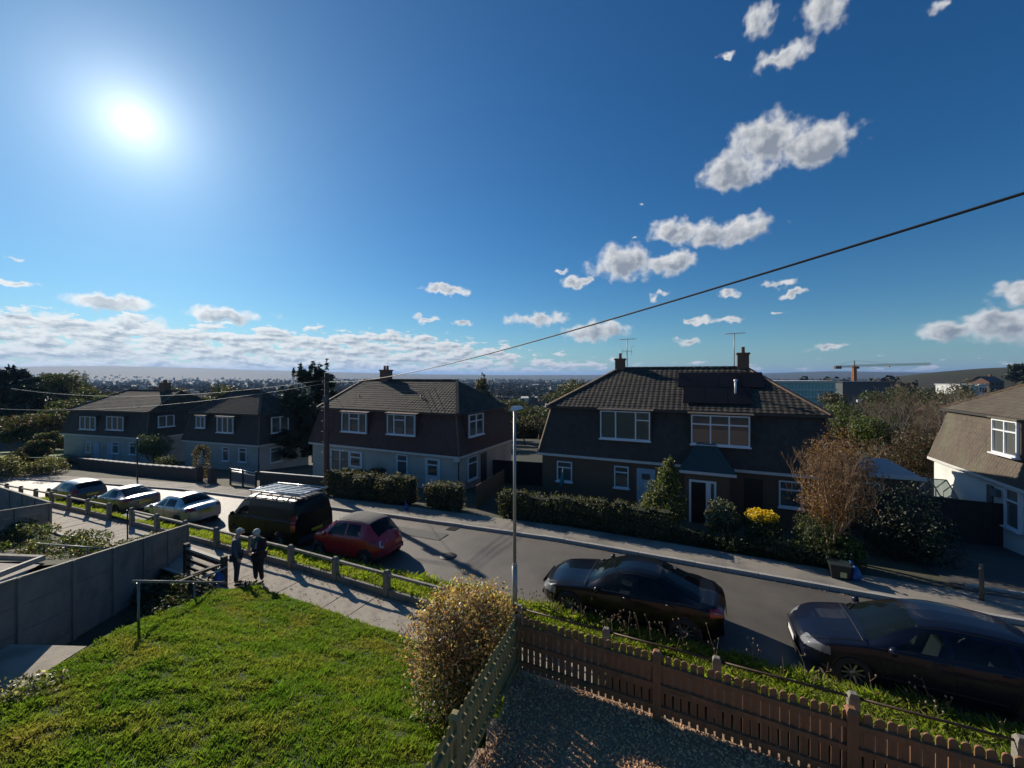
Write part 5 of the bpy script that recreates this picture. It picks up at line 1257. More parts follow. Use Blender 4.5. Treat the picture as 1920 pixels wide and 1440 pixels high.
MB().box(xd0+(xd1-xd0)*.8, xd1-.09, -1.225, -1.201, .1, zd1-.09).build('side_pane', wglass, po); MB().box(xd0-.2, xd1+.2, -1.75, -1.21, -.35, -.12).build('doorstep', wpaint, po)
# dark side entrance between porch and right window
xe0, ze = f3.y(1396, 896, -.02); xe1, _ = f3.y(1430, 896, -.02); MB().box(xe0, xe1, -.05, .01, -.2, ze).build('door', mat('door_brown', (.020,.014,.012), .6), h3)
# solar panels
def on_roof(u_, v_, lift=.09):   # u along, v up the front slope, metres from eave
    y0 = .42-.22; sl_ = (6.85-4.66)/(8.2/2-y0); return Vector((u_, y0+v_*math.cos(math.atan(sl_)), 4.66-zg3+v_*math.sin(math.atan(sl_))+lift))
def roofuv(px, py):
    best = None
    for v in np.linspace(0, 4.6, 93):
        p = on_roof(0, v); x, z = f3.y(px, py, p.y)
        if best is None or abs(z-p.z) < best[0]: best = (abs(z-p.z), x, v)
    return best[1], best[2]
ua, va = roofuv(1272, 706); ub, vb = roofuv(1285, 765); uc, _ = roofuv(1356, 706)
sp = thing('solar_array', 'black solar panels fixed on the front roof slope of the brick house', 'solar panels', (0,0,0)); sp.parent = h3; del sp['category']; del sp['label']
top_v = va; pwid = 1.0; phei = 1.55
for r in range(2):
    for c_ in range(4):
        u0 = ua + .0 + c_*1.02 + (.32 if r == 0 else 0); v0 = .50 + r*1.6
        if r == 0 and c_ == 3: continue
        p0, p1, p2, p3 = on_roof(u0, v0), on_roof(u0+pwid, v0), on_roof(u0+pwid, v0+phei), on_roof(u0, v0+phei); n_ = Vector((0,0,.035))
        MB().hexa([p0, p1, p2, p3, p0+n_, p1+n_, p2+n_, p3+n_]).build('solar_panel', solar, sp)
uv, vv = roofuv(1379, 738); p = on_roof(uv, vv, 0); MB().tube([p, p+Vector((0,0,.75))], .05, 8).lathe([(.085,0),(.085,.08),(0,.10)], tuple(p+Vector((0,0,.72))), 10).build('soil_pipe', upvc, h3)
c1x, _ = f3.y(1163, 690, 4.1); c2x, _ = f3.y(1393, 688, 4.1)
chimney(h3, c1x, 4.1, 6.3-zg3, 7.35-zg3, .56, 1); chimney(h3, c2x, 4.1, 6.3-zg3, 7.55-zg3, .56, 1)
def loc3(x, y, z): return Matrix.Rotation(A3, 3, 'Z') @ Vector((x, y, 0)) + Vector((o3.x, o3.y, z))
q = loc3(c1x+.42, 4.1, 6.9); aerial('tv aerial with two antennas beside the left chimney', q, 1.75, .3, 1)
q = loc3(c2x-.42, 4.1, 6.9); aerial('single slim tv aerial beside the right chimney', q, 1.85, .1, 0)
# --- cream house, centre left
o2 = W(-26.1, 21.0); zg2 = -.85; f2 = Fr(o2, A3, zg2); w2 = 12.7
h2 = gambrel_house('rendered_house', 'cream rendered house with reddish tile hung upper floor behind the telegraph pole', (o2.x, o2.y), A3, w2, 7.6, zg2, 1.48, 4.02, 6.05, render_c, tile_red, ridge=(.10,.80), inset=.42)
for bb, cols, tr, cu in (((642,774,688,810),[.3,.4,.3],[None,.72,None],[(0,.3)]), ((727,777,779,815),[.24,.42,.34],[None,.74,None],[(.62,1)])):
    wu, bx_ = fwin(h2, f2, bb, -.06, cols=cols, transom=tr, cur=cu); dormer(h2, *bx_[:2], bx_[2], bx_[3], -.06, .45, tile_red)
wu, bx_ = swin(h2, f2, (878,776,905,816), w2+.06, 1, cols=2, transom=.70, cur=[(0,1)]); dormer_s(h2, bx_[0], bx_[1], bx_[2], bx_[3], w2+.06, w2-.45, tile_red)
fwin(h2, f2, (622,843,656,885), -.02, cols=2, cur=[(0,.4)]); 
for bb, m in (((655,845,680,905), doorw), ((798,858,826,912), doorw)):
    x0, z1_ = f2.y(bb[0], bb[1], -.02); x1, _ = f2.y(bb[2], bb[1], -.02); d_ = MB().box(x0, x1, -.08, .02, .05, z1_).build('door', m, h2)
    MB().box(x0+.22, x1-.22, -.095, -.081, 1.0, z1_-.45).build('pane', wglass, d_); MB().box(x0+.2, x1-.2, -.095, -.081, z1_-.35, z1_-.12).build('fanlight', wglass, d_)
fwin(h2, f2, (745,852,765,893), -.02, cols=1, transom=.72, cur=[(0,1)]); swin(h2, f2, (876,855,894,898), w2+.02, 1, cols=1, transom=.72, cur=[(0,1)])
ya, _ = f2.x(902, 850, w2+.02); yb, _ = f2.x(912, 850, w2+.02); MB().box(w2-.01, w2+.05, min(ya,yb), max(ya,yb), .0, 2.0).build('door', mat('door_dark', (.05,.045,.045), .6), h2)
MB().tube([(w2+.06,-.06,0),(w2+.06,-.06,2.25)], .04, 8).build('downpipe', mat('pipe_dark', (.05,.035,.03), .6), h2); MB().box(w2-.25, w2+.12, -.14, -.02, 2.0, 2.3).build('gutter_end', wpaint, h2)
cx_, _ = f2.y(724, 705, 3.8); chimney(h2, cx_, 3.8, 5.6-zg2, 6.75-zg2, .75, 2)
for px in (674, 790):
    x_, z_ = f2.y(px, 752, 1.6); b = MB(); b.tube([(x_,1.6,z_-.4),(x_,1.6,z_+.35)], .045, 6); b.lathe([(.08,0),(.0,.12)], (x_,1.6,z_+.35), 8); b.build('vent_pipe', metal_d, h2)
# --- semi house 1 and 0 further left
o1 = (-30.5, 37.8); A1 = math.atan2(34.9-37.8, -21.8+30.5); zg1 = -1.75; w1 = math.hypot(8.7, 2.9); f1 = Fr(o1, A1, zg1)
h1 = gambrel_house('rendered_house', 'grey rendered house with dark steep tiled upper floor left of the conifer', o1, A1, w1, 5.4, zg1, .40, 3.0, 5.0, render_c, tile_w, ridge=(.30,.68), inset=.42)
for bb, cols in (((408,782,438,811),3), ((369,780,385,802),2)):
    wu, bx_ = fwin(h1, f1, bb, -.06, cols=cols, cur=[(0,1)]); dormer(h1, *bx_[:2], bx_[2], bx_[3], -.06, .45, tile_w)
wu, bx_ = swin(h1, f1, (508,781,540,810), w1+.05, 1, cols=2, cur=[(0,.5)]); dormer_s(h1, bx_[0], bx_[1], bx_[2], bx_[3], w1+.05, w1-.45, tile_w)
for bb in ((418,838,430,864),(449,840,463,866)): fwin(h1, f1, bb, -.02, cols=1, transom=.75, cur=[(0,1)])
swin(h1, f1, (506,838,528,866), w1+.02, 1, cols=1, transom=.75)
x0, z1_ = f1.y(372, 842, -.02); x1, _ = f1.y(381, 842, -.02); MB().box(x0, x1, -.06, .02, 0, z1_).build('door', doorw, h1)
MB().tube([(w1+.05,-.05,0),(w1+.05,-.05,2.1)], .045, 6).build('downpipe', metal_d, h1)
o0 = (-48.2, 43.6); A0 = math.atan2(40-43.6, -36+48.2); zg0 = -2.3; w0 = math.hypot(12.2, 3.6); f0 = Fr(o0, A0, zg0)
h0 = gambrel_house('rendered_house', 'farthest cream and dark tiled house at the left of the street', o0, A0, w0, 8.0, zg0, .22, 2.75, 4.75, render_c, tile_w, ridge=(.26,.90), inset=.42)
wu, bx_ = swin(h0, f0, (296,779,326,800), w0+.05, 1, cols=2, cur=[(0,1)]); dormer_s(h0, bx_[0], bx_[1], bx_[2], bx_[3], w0+.05, w0-.45, tile_w)
for bb in ((151,781,180,805),(201,781,232,806)): wu, bx_ = fwin(h0, f0, bb, -.06, cols=3, cur=[(0,1)]); dormer(h0, *bx_[:2], bx_[2], bx_[3], -.06, .45, tile_w)
for bb in ((163,829,172,848),(211,829,224,850),(244,830,256,852)): fwin(h0, f0, bb, -.02, cols=1, transom=.75, cur=[(0,1)])
for px in (176, 202): x0, z1_ = f0.y(px, 830, -.02); MB().box(x0, x0+.85, -.06, .02, 0, z1_).build('door', doorblue, h0)
cx_, _ = f0.y(310, 737, 4.0); chimney(h0, min(cx_, w0*.9), 4.0, 4.4-zg0, 5.5-zg0, .8, 2)
# --- white house at the right edge
o4 = W(11.15, 21.5); zg4 = -.15; f4 = Fr(o4, A3, zg4)
h4 = gambrel_house('white_house', 'white rendered house with brown tile hung gable side at the right edge', (o4.x, o4.y), A3, 12.5, 7.3, zg4, 2.10, 4.70, 6.75, render_w, tile_brown, ridge=(.27,.73), inset=.42, roofm=tile_brown)
wu, bx_ = swin(h4, f4, (1864,788,1912,853), -.06, -1, cols=2, transom=.70, cur=[(0,1)]); dormer_s(h4, bx_[0], bx_[1], bx_[2], bx_[3], -.06, .45, tile_brown)
swin(h4, f4, (1888,918,1916,992), -.02, -1, cols=1, transom=.70); 
ya, z1_ = f4.x(1852, 908, -.02); yb, _ = f4.x(1862, 908, -.02); MB().box(-.06, .01, min(ya,yb), max(ya,yb), .3, z1_).build('door', mat('door_grey', (.07,.08,.08), .6), h4)
MB().box(-.18, -.02, 2.0, 2.35, 1.55, 1.85).build('meter_box', mat('meter_grey', (.12,.13,.14), .6), h4)
# dashed overhead cables
gw = [top+Vector((0,0,.2)), ]
e2 = Matrix.Rotation(A3, 3, 'Z') @ Vector((w2*.9, .2, 0)) + Vector((o2.x, o2.y, 4.2)); 
for k in range(3): wire(['upper', 'middle', 'lower'][k]+' pale cable running right from the telegraph pole over the cream house roof', top+Vector((0,.0,.25-.12*k)), (1.5+k*.2, 36+k, 5.2-.05*k), .35+.12*k, .014, wirel)
wire('dark cable from the pole down to the cream house eaves', top, e2+Vector((-6,0,-.1)), .12, .010)
wire('upper thin cable leaving the telegraph pole to the left', top+Vector((0,0,.1)), (-42, 34, 5.3), .8, .014, wirel)
wire('lower thin cable leaving the telegraph pole to the left', top+Vector((0,0,-.1)), (-46, 33, 4.0), .9, .014, wirel)

# ------------------------------------------------------------------ front boundaries and planting on the far side
def hedge(label, pts, th, h0, n, mats, probs, size=.05, name='hedge', zf=None, grp=None, seed=None):
    """pts: list of (s, n) along the hedge"""
    r = thing(name, label, 'hedge', W(pts[0][0], pts[0][1], far_z(*pts[0])), -TH, grp); bl = []
    s0, n0 = pts[0]; z0 = far_z(s0, n0)
    for (a, b_) in zip(pts, pts[1:]):
        ln = math.hypot(b_[0]-a[0], b_[1]-a[1]); k = max(1, int(ln/.38))
        for i in range(k+1):
            t = i/k; s, nn = a[0]+(b_[0]-a[0])*t, a[1]+(b_[1]-a[1])*t; hh = h0*(1+random.uniform(-.06,.06)); z = far_z(s, nn)-z0
            w_ = th/2*random.uniform(.88,1.1)
            for fz in (.25, .66): bl.append((s-s0, nn-n0+random.uniform(-.06,.06), z+hh*fz, .38, w_, hh*.34*random.uniform(.92,1.12)))
            if random.random() < .5: bl.append((s-s0+random.uniform(-.1,.1), nn-n0+random.uniform(-.15,.15), z+hh*.84, .30, w_*.7, hh*.2))
    leaf_cloud('foliage', bl, n, size, mats, r, probs=probs, shell=.6, seed=seed)
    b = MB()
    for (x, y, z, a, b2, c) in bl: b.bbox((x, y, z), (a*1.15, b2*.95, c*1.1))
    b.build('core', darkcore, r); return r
g1 = 'hedges in front of the houses'
def S3(px, n=16.7): return s_at(px, n)
HH = lambda px, py, n: z_at(px, py, n)-far_z(s_at(px, n), n)
hedge('long trimmed hedge with lit top in front of the brick house', [(S3(950,16.7),16.7),(S3(1090,16.7),16.7),(S3(1245,16.7),16.7)], .9, HH(1080,930,16.7), 15000, [L_hedget, L_hedge, L_dark, L_green], [.30,.32,.23,.15], grp=g1)
hedge('short return of the trimmed hedge running back beside the drive', [(S3(952,17.5),17.5),(S3(950,19.0),19.0)], .8, .95, 4000, [L_hedget, L_hedge, L_dark], [.35,.35,.3], grp=g1)
hedge('added low black-green hedge in place of shade along the pavement below the yellow flowering bush', [(S3(1268,16.75),16.75),(S3(1420,16.75),16.75),(S3(1560,16.75),16.75)], .7, .52, 7000, [L_dark, L_hedge, L_green], [.62,.23,.15], grp=g1)  # added hedge: fills the black shade here and helps shade the pavement
hedge('rounded privet hedge below the telegraph pole', [(s_at(626,16.8),16.8),(s_at(706,16.8),16.8)], 1.1, HH(660,884,16.8), 9000, [L_hedget, L_hedge, L_dark], [.28,.36,.36], grp=g1)
hedge('block of clipped hedge beside the cream house gate', [(s_at(724,16.7),16.7),(s_at(768,16.7),16.7)], 1.1, HH(745,893,16.7), 7000, [L_hedget, L_hedge, L_dark], [.32,.34,.34], grp=g1)
hedge('low clipped hedge right of the cream house gate', [(s_at(810,16.7),16.7),(s_at(856,16.7),16.7)], 1.0, HH(830,902,16.7), 6000, [L_hedget, L_hedge, L_dark], [.30,.34,.36], grp=g1)
hedge('dark inner hedge close to the cream house windows', [(s_at(650,19.0),19.0),(s_at(712,19.0),19.0)], .9, 1.35, 4500, [L_hedge, L_dark], [.4,.6], grp=g1)
def shrub(label, px, n, zc, r, cnt, mats, probs, size=.055, name='garden_shrub', parts=None, cat='bush', stems=False, zg=None, core=True, sp=None, topy=None):
    s = s_at(px, n); g = far_z(s, n) if zg is None else zg
    if topy: k = (z_at(px, topy, n)-g)/(zc+r[2]); zc *= k; r = (r[0], r[1], r[2]*k); parts = [(a, b_, c*k, d, e, f*k) for (a, b_, c, d, e, f) in (parts or [])]
    o = thing(name, label, cat, W(s, n, g), -TH)
    bl = [(0,0,zc,r[0],r[1],r[2])] + (parts or [])
    leaf_cloud('foliage', bl, cnt, size, mats, o, probs=probs)
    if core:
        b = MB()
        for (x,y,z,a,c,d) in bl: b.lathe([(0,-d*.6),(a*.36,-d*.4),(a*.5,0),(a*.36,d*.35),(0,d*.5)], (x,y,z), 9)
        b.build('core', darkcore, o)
    if stems:
        b = MB(); rg = random.Random(int(px))
        for k in range(8): a = rg.uniform(0,6.28); branches(b, Vector((0,0,0)), Vector((math.cos(a)*.4, math.sin(a)*.4, 1)).normalized(), zc*.7, .03, 2, rng=rg)
        b.build('stems', bark, o)
    return o
shrub('tall bushy evergreen with lit olive leaves before the brick house porch', 1245, 17.9, 1.15, (.80,.7,.95), 9500, [L_olive, L_green, L_dark, L_bright, L_pale], [.34,.22,.22,.16,.06], parts=[(.15,0,2.15,.42,.4,.75),(-.45,-.1,.9,.5,.5,.7),(.25,0,2.75,.14,.14,.40)], stems=True, size=.065)
shrub('grey leaved rhododendron bush beside the porch door', 1354, 17.9, .75, (.58,.55,.62), 3200, [L_grey, L_dark, L_pale], [.5,.4,.10], size=.075, topy=938)
fo = shrub('round bush covered in bright yellow flowers', 1430, 17.6, .62, (.62,.55,.55), 3200, [L_dark, L_green, L_hedge], [.5,.3,.2], topy=962)
leaf_cloud('blossom', [(-.05,0,z_at(1430,962,17.6)-far_z(s_at(1430,17.6),17.6)-.1,.50,.42,.20)], 1500, .06, [L_yel], fo)
shrub('clipped round green bush under the bare brown tree', 1528, 17.1, .62, (.66,.6,.58), 4200, [L_hedge, L_green, L_dark, L_olive], [.4,.2,.2,.2], size=.04, topy=965)
shrub('small bright leafed shrub right of the tree trunk', 1592, 17.0, .45, (.42,.4,.55), 1800, [L_bright, L_green, L_dark], [.3,.3,.4], size=.07)
shrub('dark spreading shrub at the pavement edge beside the bins', 1480, 16.6, .32, (1.1,.45,.42), 4500, [L_dark, L_hedge, L_green], [.6,.25,.15], core=False, parts=[(-1.6,0,.28,.8,.4,.35),(1.2,-.1,.3,.7,.4,.42)])
shrub('large black-green clipped bush beside the garage', 1690, 19.3, 1.3, (1.15,1.1,1.45), 9000, [L_dark, mat('leaf_black', (.012,.020,.010), .6, None, island=.3)], [.45,.55], parts=[(-.6,.2,.8,1.1,1,1.0),(.6,-.2,.7,1.0,1,.9)])
shrub('rounded garden bush behind the brick garden wall', 310, 18.5, .75, (.85,.8,.65), 3000, [L_hedge, L_dark, L_green], [.4,.3,.3], name='garden_shrub')
shrub('spreading light green tree before the farthest rendered houses', 288, 20.0, 2.15, (1.7,1.2,1.0), 5500, [L_grey, L_olive, L_green, L_dark], [.35,.3,.2,.15], parts=[(-.9,0,1.9,1,.9,.8),(1,0,1.5,.8,.8,.9)], stems=True, cat='tree', name='garden_tree', size=.09, core=False)
shrub('small round shrub at the left end of the brick garden wall', 158, 17.5, .55, (.75,.6,.5), 1800, [L_green, L_hedge, L_dark], [.4,.3,.3])
shrub('straggly mixed planting behind the brick garden wall', 215, 17.4, .35, (2.2,.5,.35), 3000, [L_grey, L_hedge, L_brown, L_pale], [.4,.3,.2,.1], core=False)
# ivy arch
ar = thing('garden_arch', 'dark clipped garden arch before the grey rendered house', 'arch', W(s_at(378,17.4), 17.4, far_z(s_at(378,17.4), 17.4)), -TH)
bl = []
for k in range(18): a = math.pi*k/17; bl.append((.66*math.cos(a), 0, 1.75+.62*math.sin(a), .2, .3, .2))
for z in np.arange(.1, 1.8, .22): bl += [(-.66,0,z,.2,.3,.2), (.66,0,z,.2,.3,.2)]
leaf_cloud('foliage', bl, 3600, .055, [L_brown, L_dark, L_hedget], ar, probs=[.3,.4,.3])
# brick garden wall with single coping stones
sA, sB = s_at(146,16.75), s_at(370,16.75); bw = thing('brick_wall', 'long low dark brick garden wall with pale coping stones', 'wall', W(sA, 16.75, 0), -TH); x = 0; L_w = sB-sA
gbm = mat('garden_brick', (.075,.050,.042), .9, (.11,.075,.06), 6, bump=.6, bscale=20)
while x < L_w:
    z = far_z(sA+x+.45, 16.75); MB().box(x, x+.905, 0, .22, z-.3, z+.86).build('wall_bay', gbm, bw); MB().box(x+.005, x+.90, -.03, .25, z+.861, z+.92).build('coping_stone', kerbmat, bw); x += .91
for (px, lab) in ((372,'brick gate pier left of the gap'), (398,'brick gate pier right of the gap')):
    s = s_at(px, 16.75); z = far_z(s, 16.75); b = MB().box(-.2,.2,-.2,.2,-.3,.95); b.hexa([(-.24,-.24,.95),(.24,-.24,.95),(.24,.24,.95),(-.24,.24,.95),(-.08,-.08,1.05),(.08,-.08,1.05),(.08,.08,1.05),(-.08,.08,1.05)])
    o = b.build('gate_pier', gbm, None, W(s,16.75,z), -TH); tag(o, 'short '+lab+' in front of the arch', 'pier', 'brick gate piers')
# dark boarded fence, sun glint put into its pale top rails, and metal gate
ff = thing('boarded_fence', 'black boarded fence with sun glint coloured pale onto its top rail, behind the van', 'fence', W(s_at(487,16.8), 16.8, 0), -TH); s0 = s_at(487,16.8); s1 = s_at(608,16.8)
x = 0; blk = mat('fence_board_black', (.020,.021,.023), .7, (.03,.03,.032), 4); topm = mat('fence_cap_glint', (.45,.43,.38), .5, (.55,.53,.48), 6)
while x < s1-s0: z = far_z(s0+x, 16.8); MB().box(x, x+.145, 0, .025, z-.05, z+.98+random.uniform(-.01,.01)).build('board', blk, ff); x += .153
for k in range(5):
    a, c = (s1-s0)*k/5+.03, (s1-s0)*(k+1)/5-.03; za, zc = far_z(s0+a,16.8)+1.0, far_z(s0+c,16.8)+1.0
    MB().hexa([(a,-.04,za),(c,-.04,zc),(c,.07,zc),(a,.07,za),(a,-.04,za+.045),(c,-.04,zc+.045),(c,.07,zc+.045),(a,.07,za+.045)]).build('top_rail', topm, ff)
s0 = s_at(432,16.75); s1 = s_at(480,16.75); mg = thing('metal_gate', 'low tubular gate with two shiny top bars beside the black boarded fence', 'gate', W(s0,16.75,far_z(s0,16.75)), -TH); wd = s1-s0
for x in (0, wd/2, wd): MB().box(x-.05,x+.05,-.04,.04,-.1,1.15).build('post', blk, mg)
for z in (1.08,.93,.2): MB().tube([(.05,0,z),(wd-.05,0,z)], .04, 8).build('bar', mat('galvanised', (.50,.50,.48), .3, metal=.7), mg)
MB().box(.06,wd-.06,.01,.03,.25,.88).build('mesh_infill', mat('gate_infill', (.10,.11,.12), .7), mg)
# orange-brown fence returning between the two houses and low rail
sA = s_at(897, 17.6); p0 = W(sA, 17.4); p1 = W(s_at(946, 24.0), 24.0); dv = (p1-p0); n_ = int(dv.length/.152); of = thing('drive_fence', 'orange brown boarded fence along the drive between the two houses', 'fence', (p0.x,p0.y,0), math.atan2(dv.y,dv.x)); om = mat('fence_orange', (.16,.085,.04), .8, (.21,.12,.06), 4, bump=.3, stretch=(5,5,1))
for k in range(n_): pp = p0.lerp(p1, k/n_); z = far_z(*SN(pp.x, pp.y)); MB().box(k*.152, k*.152+.144, 0, .025, z-.1, z+1.15).build('board', om, of)
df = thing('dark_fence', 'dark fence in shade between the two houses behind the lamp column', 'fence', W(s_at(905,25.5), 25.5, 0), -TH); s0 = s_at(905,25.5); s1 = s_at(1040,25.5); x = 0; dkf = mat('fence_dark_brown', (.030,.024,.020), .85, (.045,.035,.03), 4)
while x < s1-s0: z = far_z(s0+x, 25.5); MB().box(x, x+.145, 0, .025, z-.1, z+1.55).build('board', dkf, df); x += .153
# fence between brick house and white house
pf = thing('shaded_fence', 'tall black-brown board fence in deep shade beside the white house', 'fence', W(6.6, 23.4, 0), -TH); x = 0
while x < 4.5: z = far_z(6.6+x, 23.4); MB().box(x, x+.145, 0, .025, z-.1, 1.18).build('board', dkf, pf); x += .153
# garage with corrugated roof, greenhouse
gs = 5.95; ggo = W(gs, 23.7, 0); gz_ = far_z(gs, 23.4); ga_ = thing('garage', 'low brick garage with pale corrugated roof behind the bare tree', 'garage', (ggo.x, ggo.y, gz_), -TH); gh = 1.92-gz_
MB().box(0, 2.75, 0, 3.7, -.4, gh-.02).build('wall', brickm, ga_)
b = MB(); 
for k in range(34):
    x = -.12+k*.088; zz = .03*(k % 2); b.quad((x,-.25,gh+zz),(x+.088,-.25,gh+.03-zz),(x+.088,3.9,gh+.10+.03-zz),(x,3.9,gh+.10+zz))
b.build('roof', mat('corrugated_sheet', (.28,.29,.30), .6, (.36,.36,.36), 3), ga_); b = MB().box(-.13,2.88,-.30,-.25,gh-.10,gh+.07); b.build('fascia', wpaint, ga_)
window(ga_, (.5,0,gh-1.5), (1,0,0), .9, 1.1, (0,-1,0), cols=1, transom=.6)
gr = thing('greenhouse', 'small glass greenhouse between the garage and the white house', 'greenhouse', W(9.1, 26.0, far_z(9.1,26)), -TH); b = MB(); alu2 = mat('greenhouse_frame', (.25,.27,.26), .5, metal=.5)
for x in (0,.6,1.2,1.8): b.bar((x,0,0),(x,0,1.5),.04); b.bar((x,0,1.5),(x,1.0,2.15),.04); b.bar((x,2,0),(x,2,1.5),.04); b.bar((x,2,1.5),(x,1.0,2.15),.04)
for z in (.02,.75,1.5): b.bar((0,0,z),(1.8,0,z),.04); b.bar((0,0,z),(0,2,z),.04)
b.bar((0,1,2.15),(1.8,1,2.15),.04); b.build('frame', alu2, gr)
ghg = glass_mat('greenhouse_glass', (.6,.68,.66), .3, (.16,.19,.19), .5)
for i in range(3):
    for j in range(2): MB().quad((i*.6+.03,.01,j*.75+.03),(i*.6+.57,.01,j*.75+.03),(i*.6+.57,.01,j*.75+.72),(i*.6+.03,.01,j*.75+.72)).build('pane', ghg, gr)
    MB().quad((i*.6+.03,.02,1.51),(i*.6+.57,.02,1.51),(i*.6+.57,.98,2.14),(i*.6+.03,.98,2.14)).build('pane', ghg, gr)
# bins and bag on the far pavement, wooden marker post
s = s_at(1574, 15.7); z = far_z(s, 16); bn = thing('recycling_box', 'dark recycling box with a pale label next to the blue bag', 'bin', W(s,15.75,z), -TH)
MB().hexa([(-.22,-.18,0),(.22,-.18,0),(.22,.18,0),(-.22,.18,0),(-.26,-.22,.40),(.26,-.22,.40),(.26,.22,.40),(-.26,.22,.40)]).build('box', mat('bin_black', (.012,.014,.014), .5), bn); MB().box(-.28,.28,-.24,.24,.401,.44).build('lid', mat('bin_lid', (.02,.03,.028), .5), bn); MB().box(-.02,.14,-.225,-.212,.08,.24).build('label', mat('label_yellow', (.55,.52,.22), .6), bn)
s = s_at(1605, 15.7); bag('blue plastic bag beside the dark recycling box on the far pavement', tuple(W(s,15.7,far_z(s,16))), 1.2)
s = s_at(1841, 15.8); tag(MB().tube([(0,0,-.2),(.0,0,.5),(-.02,0,1.0)], [.055,.05,.048], 9).build('marker_post', bark, None, W(s,15.8,far_z(s,16))), 'single wooden post standing at the edge of the shaded drive', 'post')
s = s_at(267, 15.9); z = far_z(s,16); tag(MB().tube([(0,0,-.1),(0,0,3.1)], .05, 8).build('sign_post', metal_d, None, W(s,15.6,z)), 'slim dark post on the far pavement by the brick garden wall', 'post')
s = s_at(92, 16.2); bag('blue bag left at the grass edge by the far pavement', tuple(W(s,16.2,far_z(s,16.2))), 2.0)
for (px, nn, lab) in ((560,15.9,'small blue bag on the pavement behind the van'), (762,15.8,'blue bag in shade by the cream house hedge')): s = s_at(px, nn); bag(lab, tuple(W(s,nn,far_z(s,16))), .8 if px > 700 else 1.2)
wb = MB().box(-.25,.25,-.2,.2,0,.5); 
# green parasol by the brick house window
s = s_at(1048, 20.3); u_ = thing('closed_parasol', 'closed teal parasol leaning before the brick house left window', 'parasol', W(s,20.3,far_z(s,20.3)), .3); b = MB(); b.tube([(0,0,0),(.25,0,1.95)], .02, 6).build('pole', metal_d, u_); MB().tube([(.12,0,.95),(.17,0,1.2),(.24,0,1.85)], [.10,.13,.03], 8).build('canopy', mat('teal_cloth', (.03,.16,.18), .8), u_)
# ------------------------------------------------------------------ trees near and far
HAZE = 9.0e-5
def bare_tree(name, label, loc, h, rad, m, depth=6, trunks=1, leaf=None, spread=.5, seed=1, r0=.11, nl=0, split=.25, lsize=.05, gra=.16, tipf=.76):
    r = thing(name, label, 'tree', loc); rg = random.Random(seed); b = MB()
    for k in range(trunks):
        a = rg.uniform(0,6.28) if trunks > 1 else 0; d = Vector((math.cos(a)*split, math.sin(a)*split, 1)).normalized() if trunks > 1 else Vector((.03,0,1))
        branches(b, Vector((math.cos(a)*.08*(trunks>1), math.sin(a)*.08*(trunks>1), -.1)), d, h*.26, r0, depth, spread, gra, 4, 7, .0045, (2,3), tipf, rg)
    b.build('trunk', m, r)
    if nl: leaf_cloud('crown', leaf, nl, lsize, [L_brown, mat('leaf_rust', (.24,.13,.055), .6, None, island=.35, trans=.35), L_hedget], r, probs=[.4,.5,.1], shell=.3)
    return r
s = s_at(1566, 17.6)
bare_tree('garden_tree', 'bushy brown twigged tree with pale forked trunk in the front garden', W(s,17.6,far_z(s,17.6)), 4.9, 1.6, mat('bark_golden', (.24,.15,.08), .9, (.32,.21,.12), 8, bump=.5), depth=6, trunks=4, leaf=[(0,0,2.6,1.15,1.1,1.55),(.2,0,3.5,.85,.9,1.1),(-.3,0,1.9,.8,.8,.7),(.35,.1,2.1,.8,.7,.8)], spread=.44, seed=4, r0=.07, nl=15000, split=.26, lsize=.042)
def at(px, D, z): r = (px-960)/FP; return Vector((r*D, D, z))
def gz(px, D): r = (px-960)/FP; return ground_z(r*D, D) + (.3 if SN(r*D, D)[1] < 34 else 0)
rg = random.Random(11)
labs = ['tall bare tree rising just right of the garage roof','bare grey tree in the middle of the thicket behind the garage','slender bare tree leaning towards the white house','twiggy bare tree behind the greenhouse','broad bare tree nearest the white house roof','low bare tree tangled at the left of the thicket']
for k, (px, D, h) in enumerate(((1660,30,5.6),(1712,34,6.6),(1752,29,5.6),(1735,40,7.4),(1785,36,6.6),(1640,38,6.6))):
    g = gz(px, D); bare_tree('bare_tree', labs[k], at(px, D, g), (H-g)*1.05 + (h-5.6)*.1, 2, [twigg, bark, barkp, twigm, bark, twigm][k], depth=6, trunks=3, seed=20+k, r0=.10, split=.3, spread=.5)['group'] = 'bare trees behind the garage'
# twiggy undergrowth below them
for k, (px, D) in enumerate(((1650,27),(1700,28),(1742,27),(1770,31),(1690,36),(1730,44))):
    g = gz(px, D); r = thing('undergrowth_bush', ['brown twiggy scrub behind the garage roof','brown twiggy scrub above the garage roof','russet scrub behind the greenhouse','twiggy scrub beside the white house wall','dark scrub deep in the thicket','dark scrub at the back of the thicket'][k], 'bush', at(px, D, g), 0, 'scrub behind the garage'); hh = (H-1.5-g)*.5
    leaf_cloud('foliage', [(RS.uniform(-1.6,1.6), RS.uniform(-1,1), RS.uniform(.5,hh*1.15), 1.1, 1.1, 1.0) for _ in range(7)], 5200, .06, [L_brown, mat('leaf_russet', (.12,.05,.025), .6, None, island=.4), L_dark, L_hedge], r, probs=[.45,.12,.25,.18], asp=4.0, shell=.3)
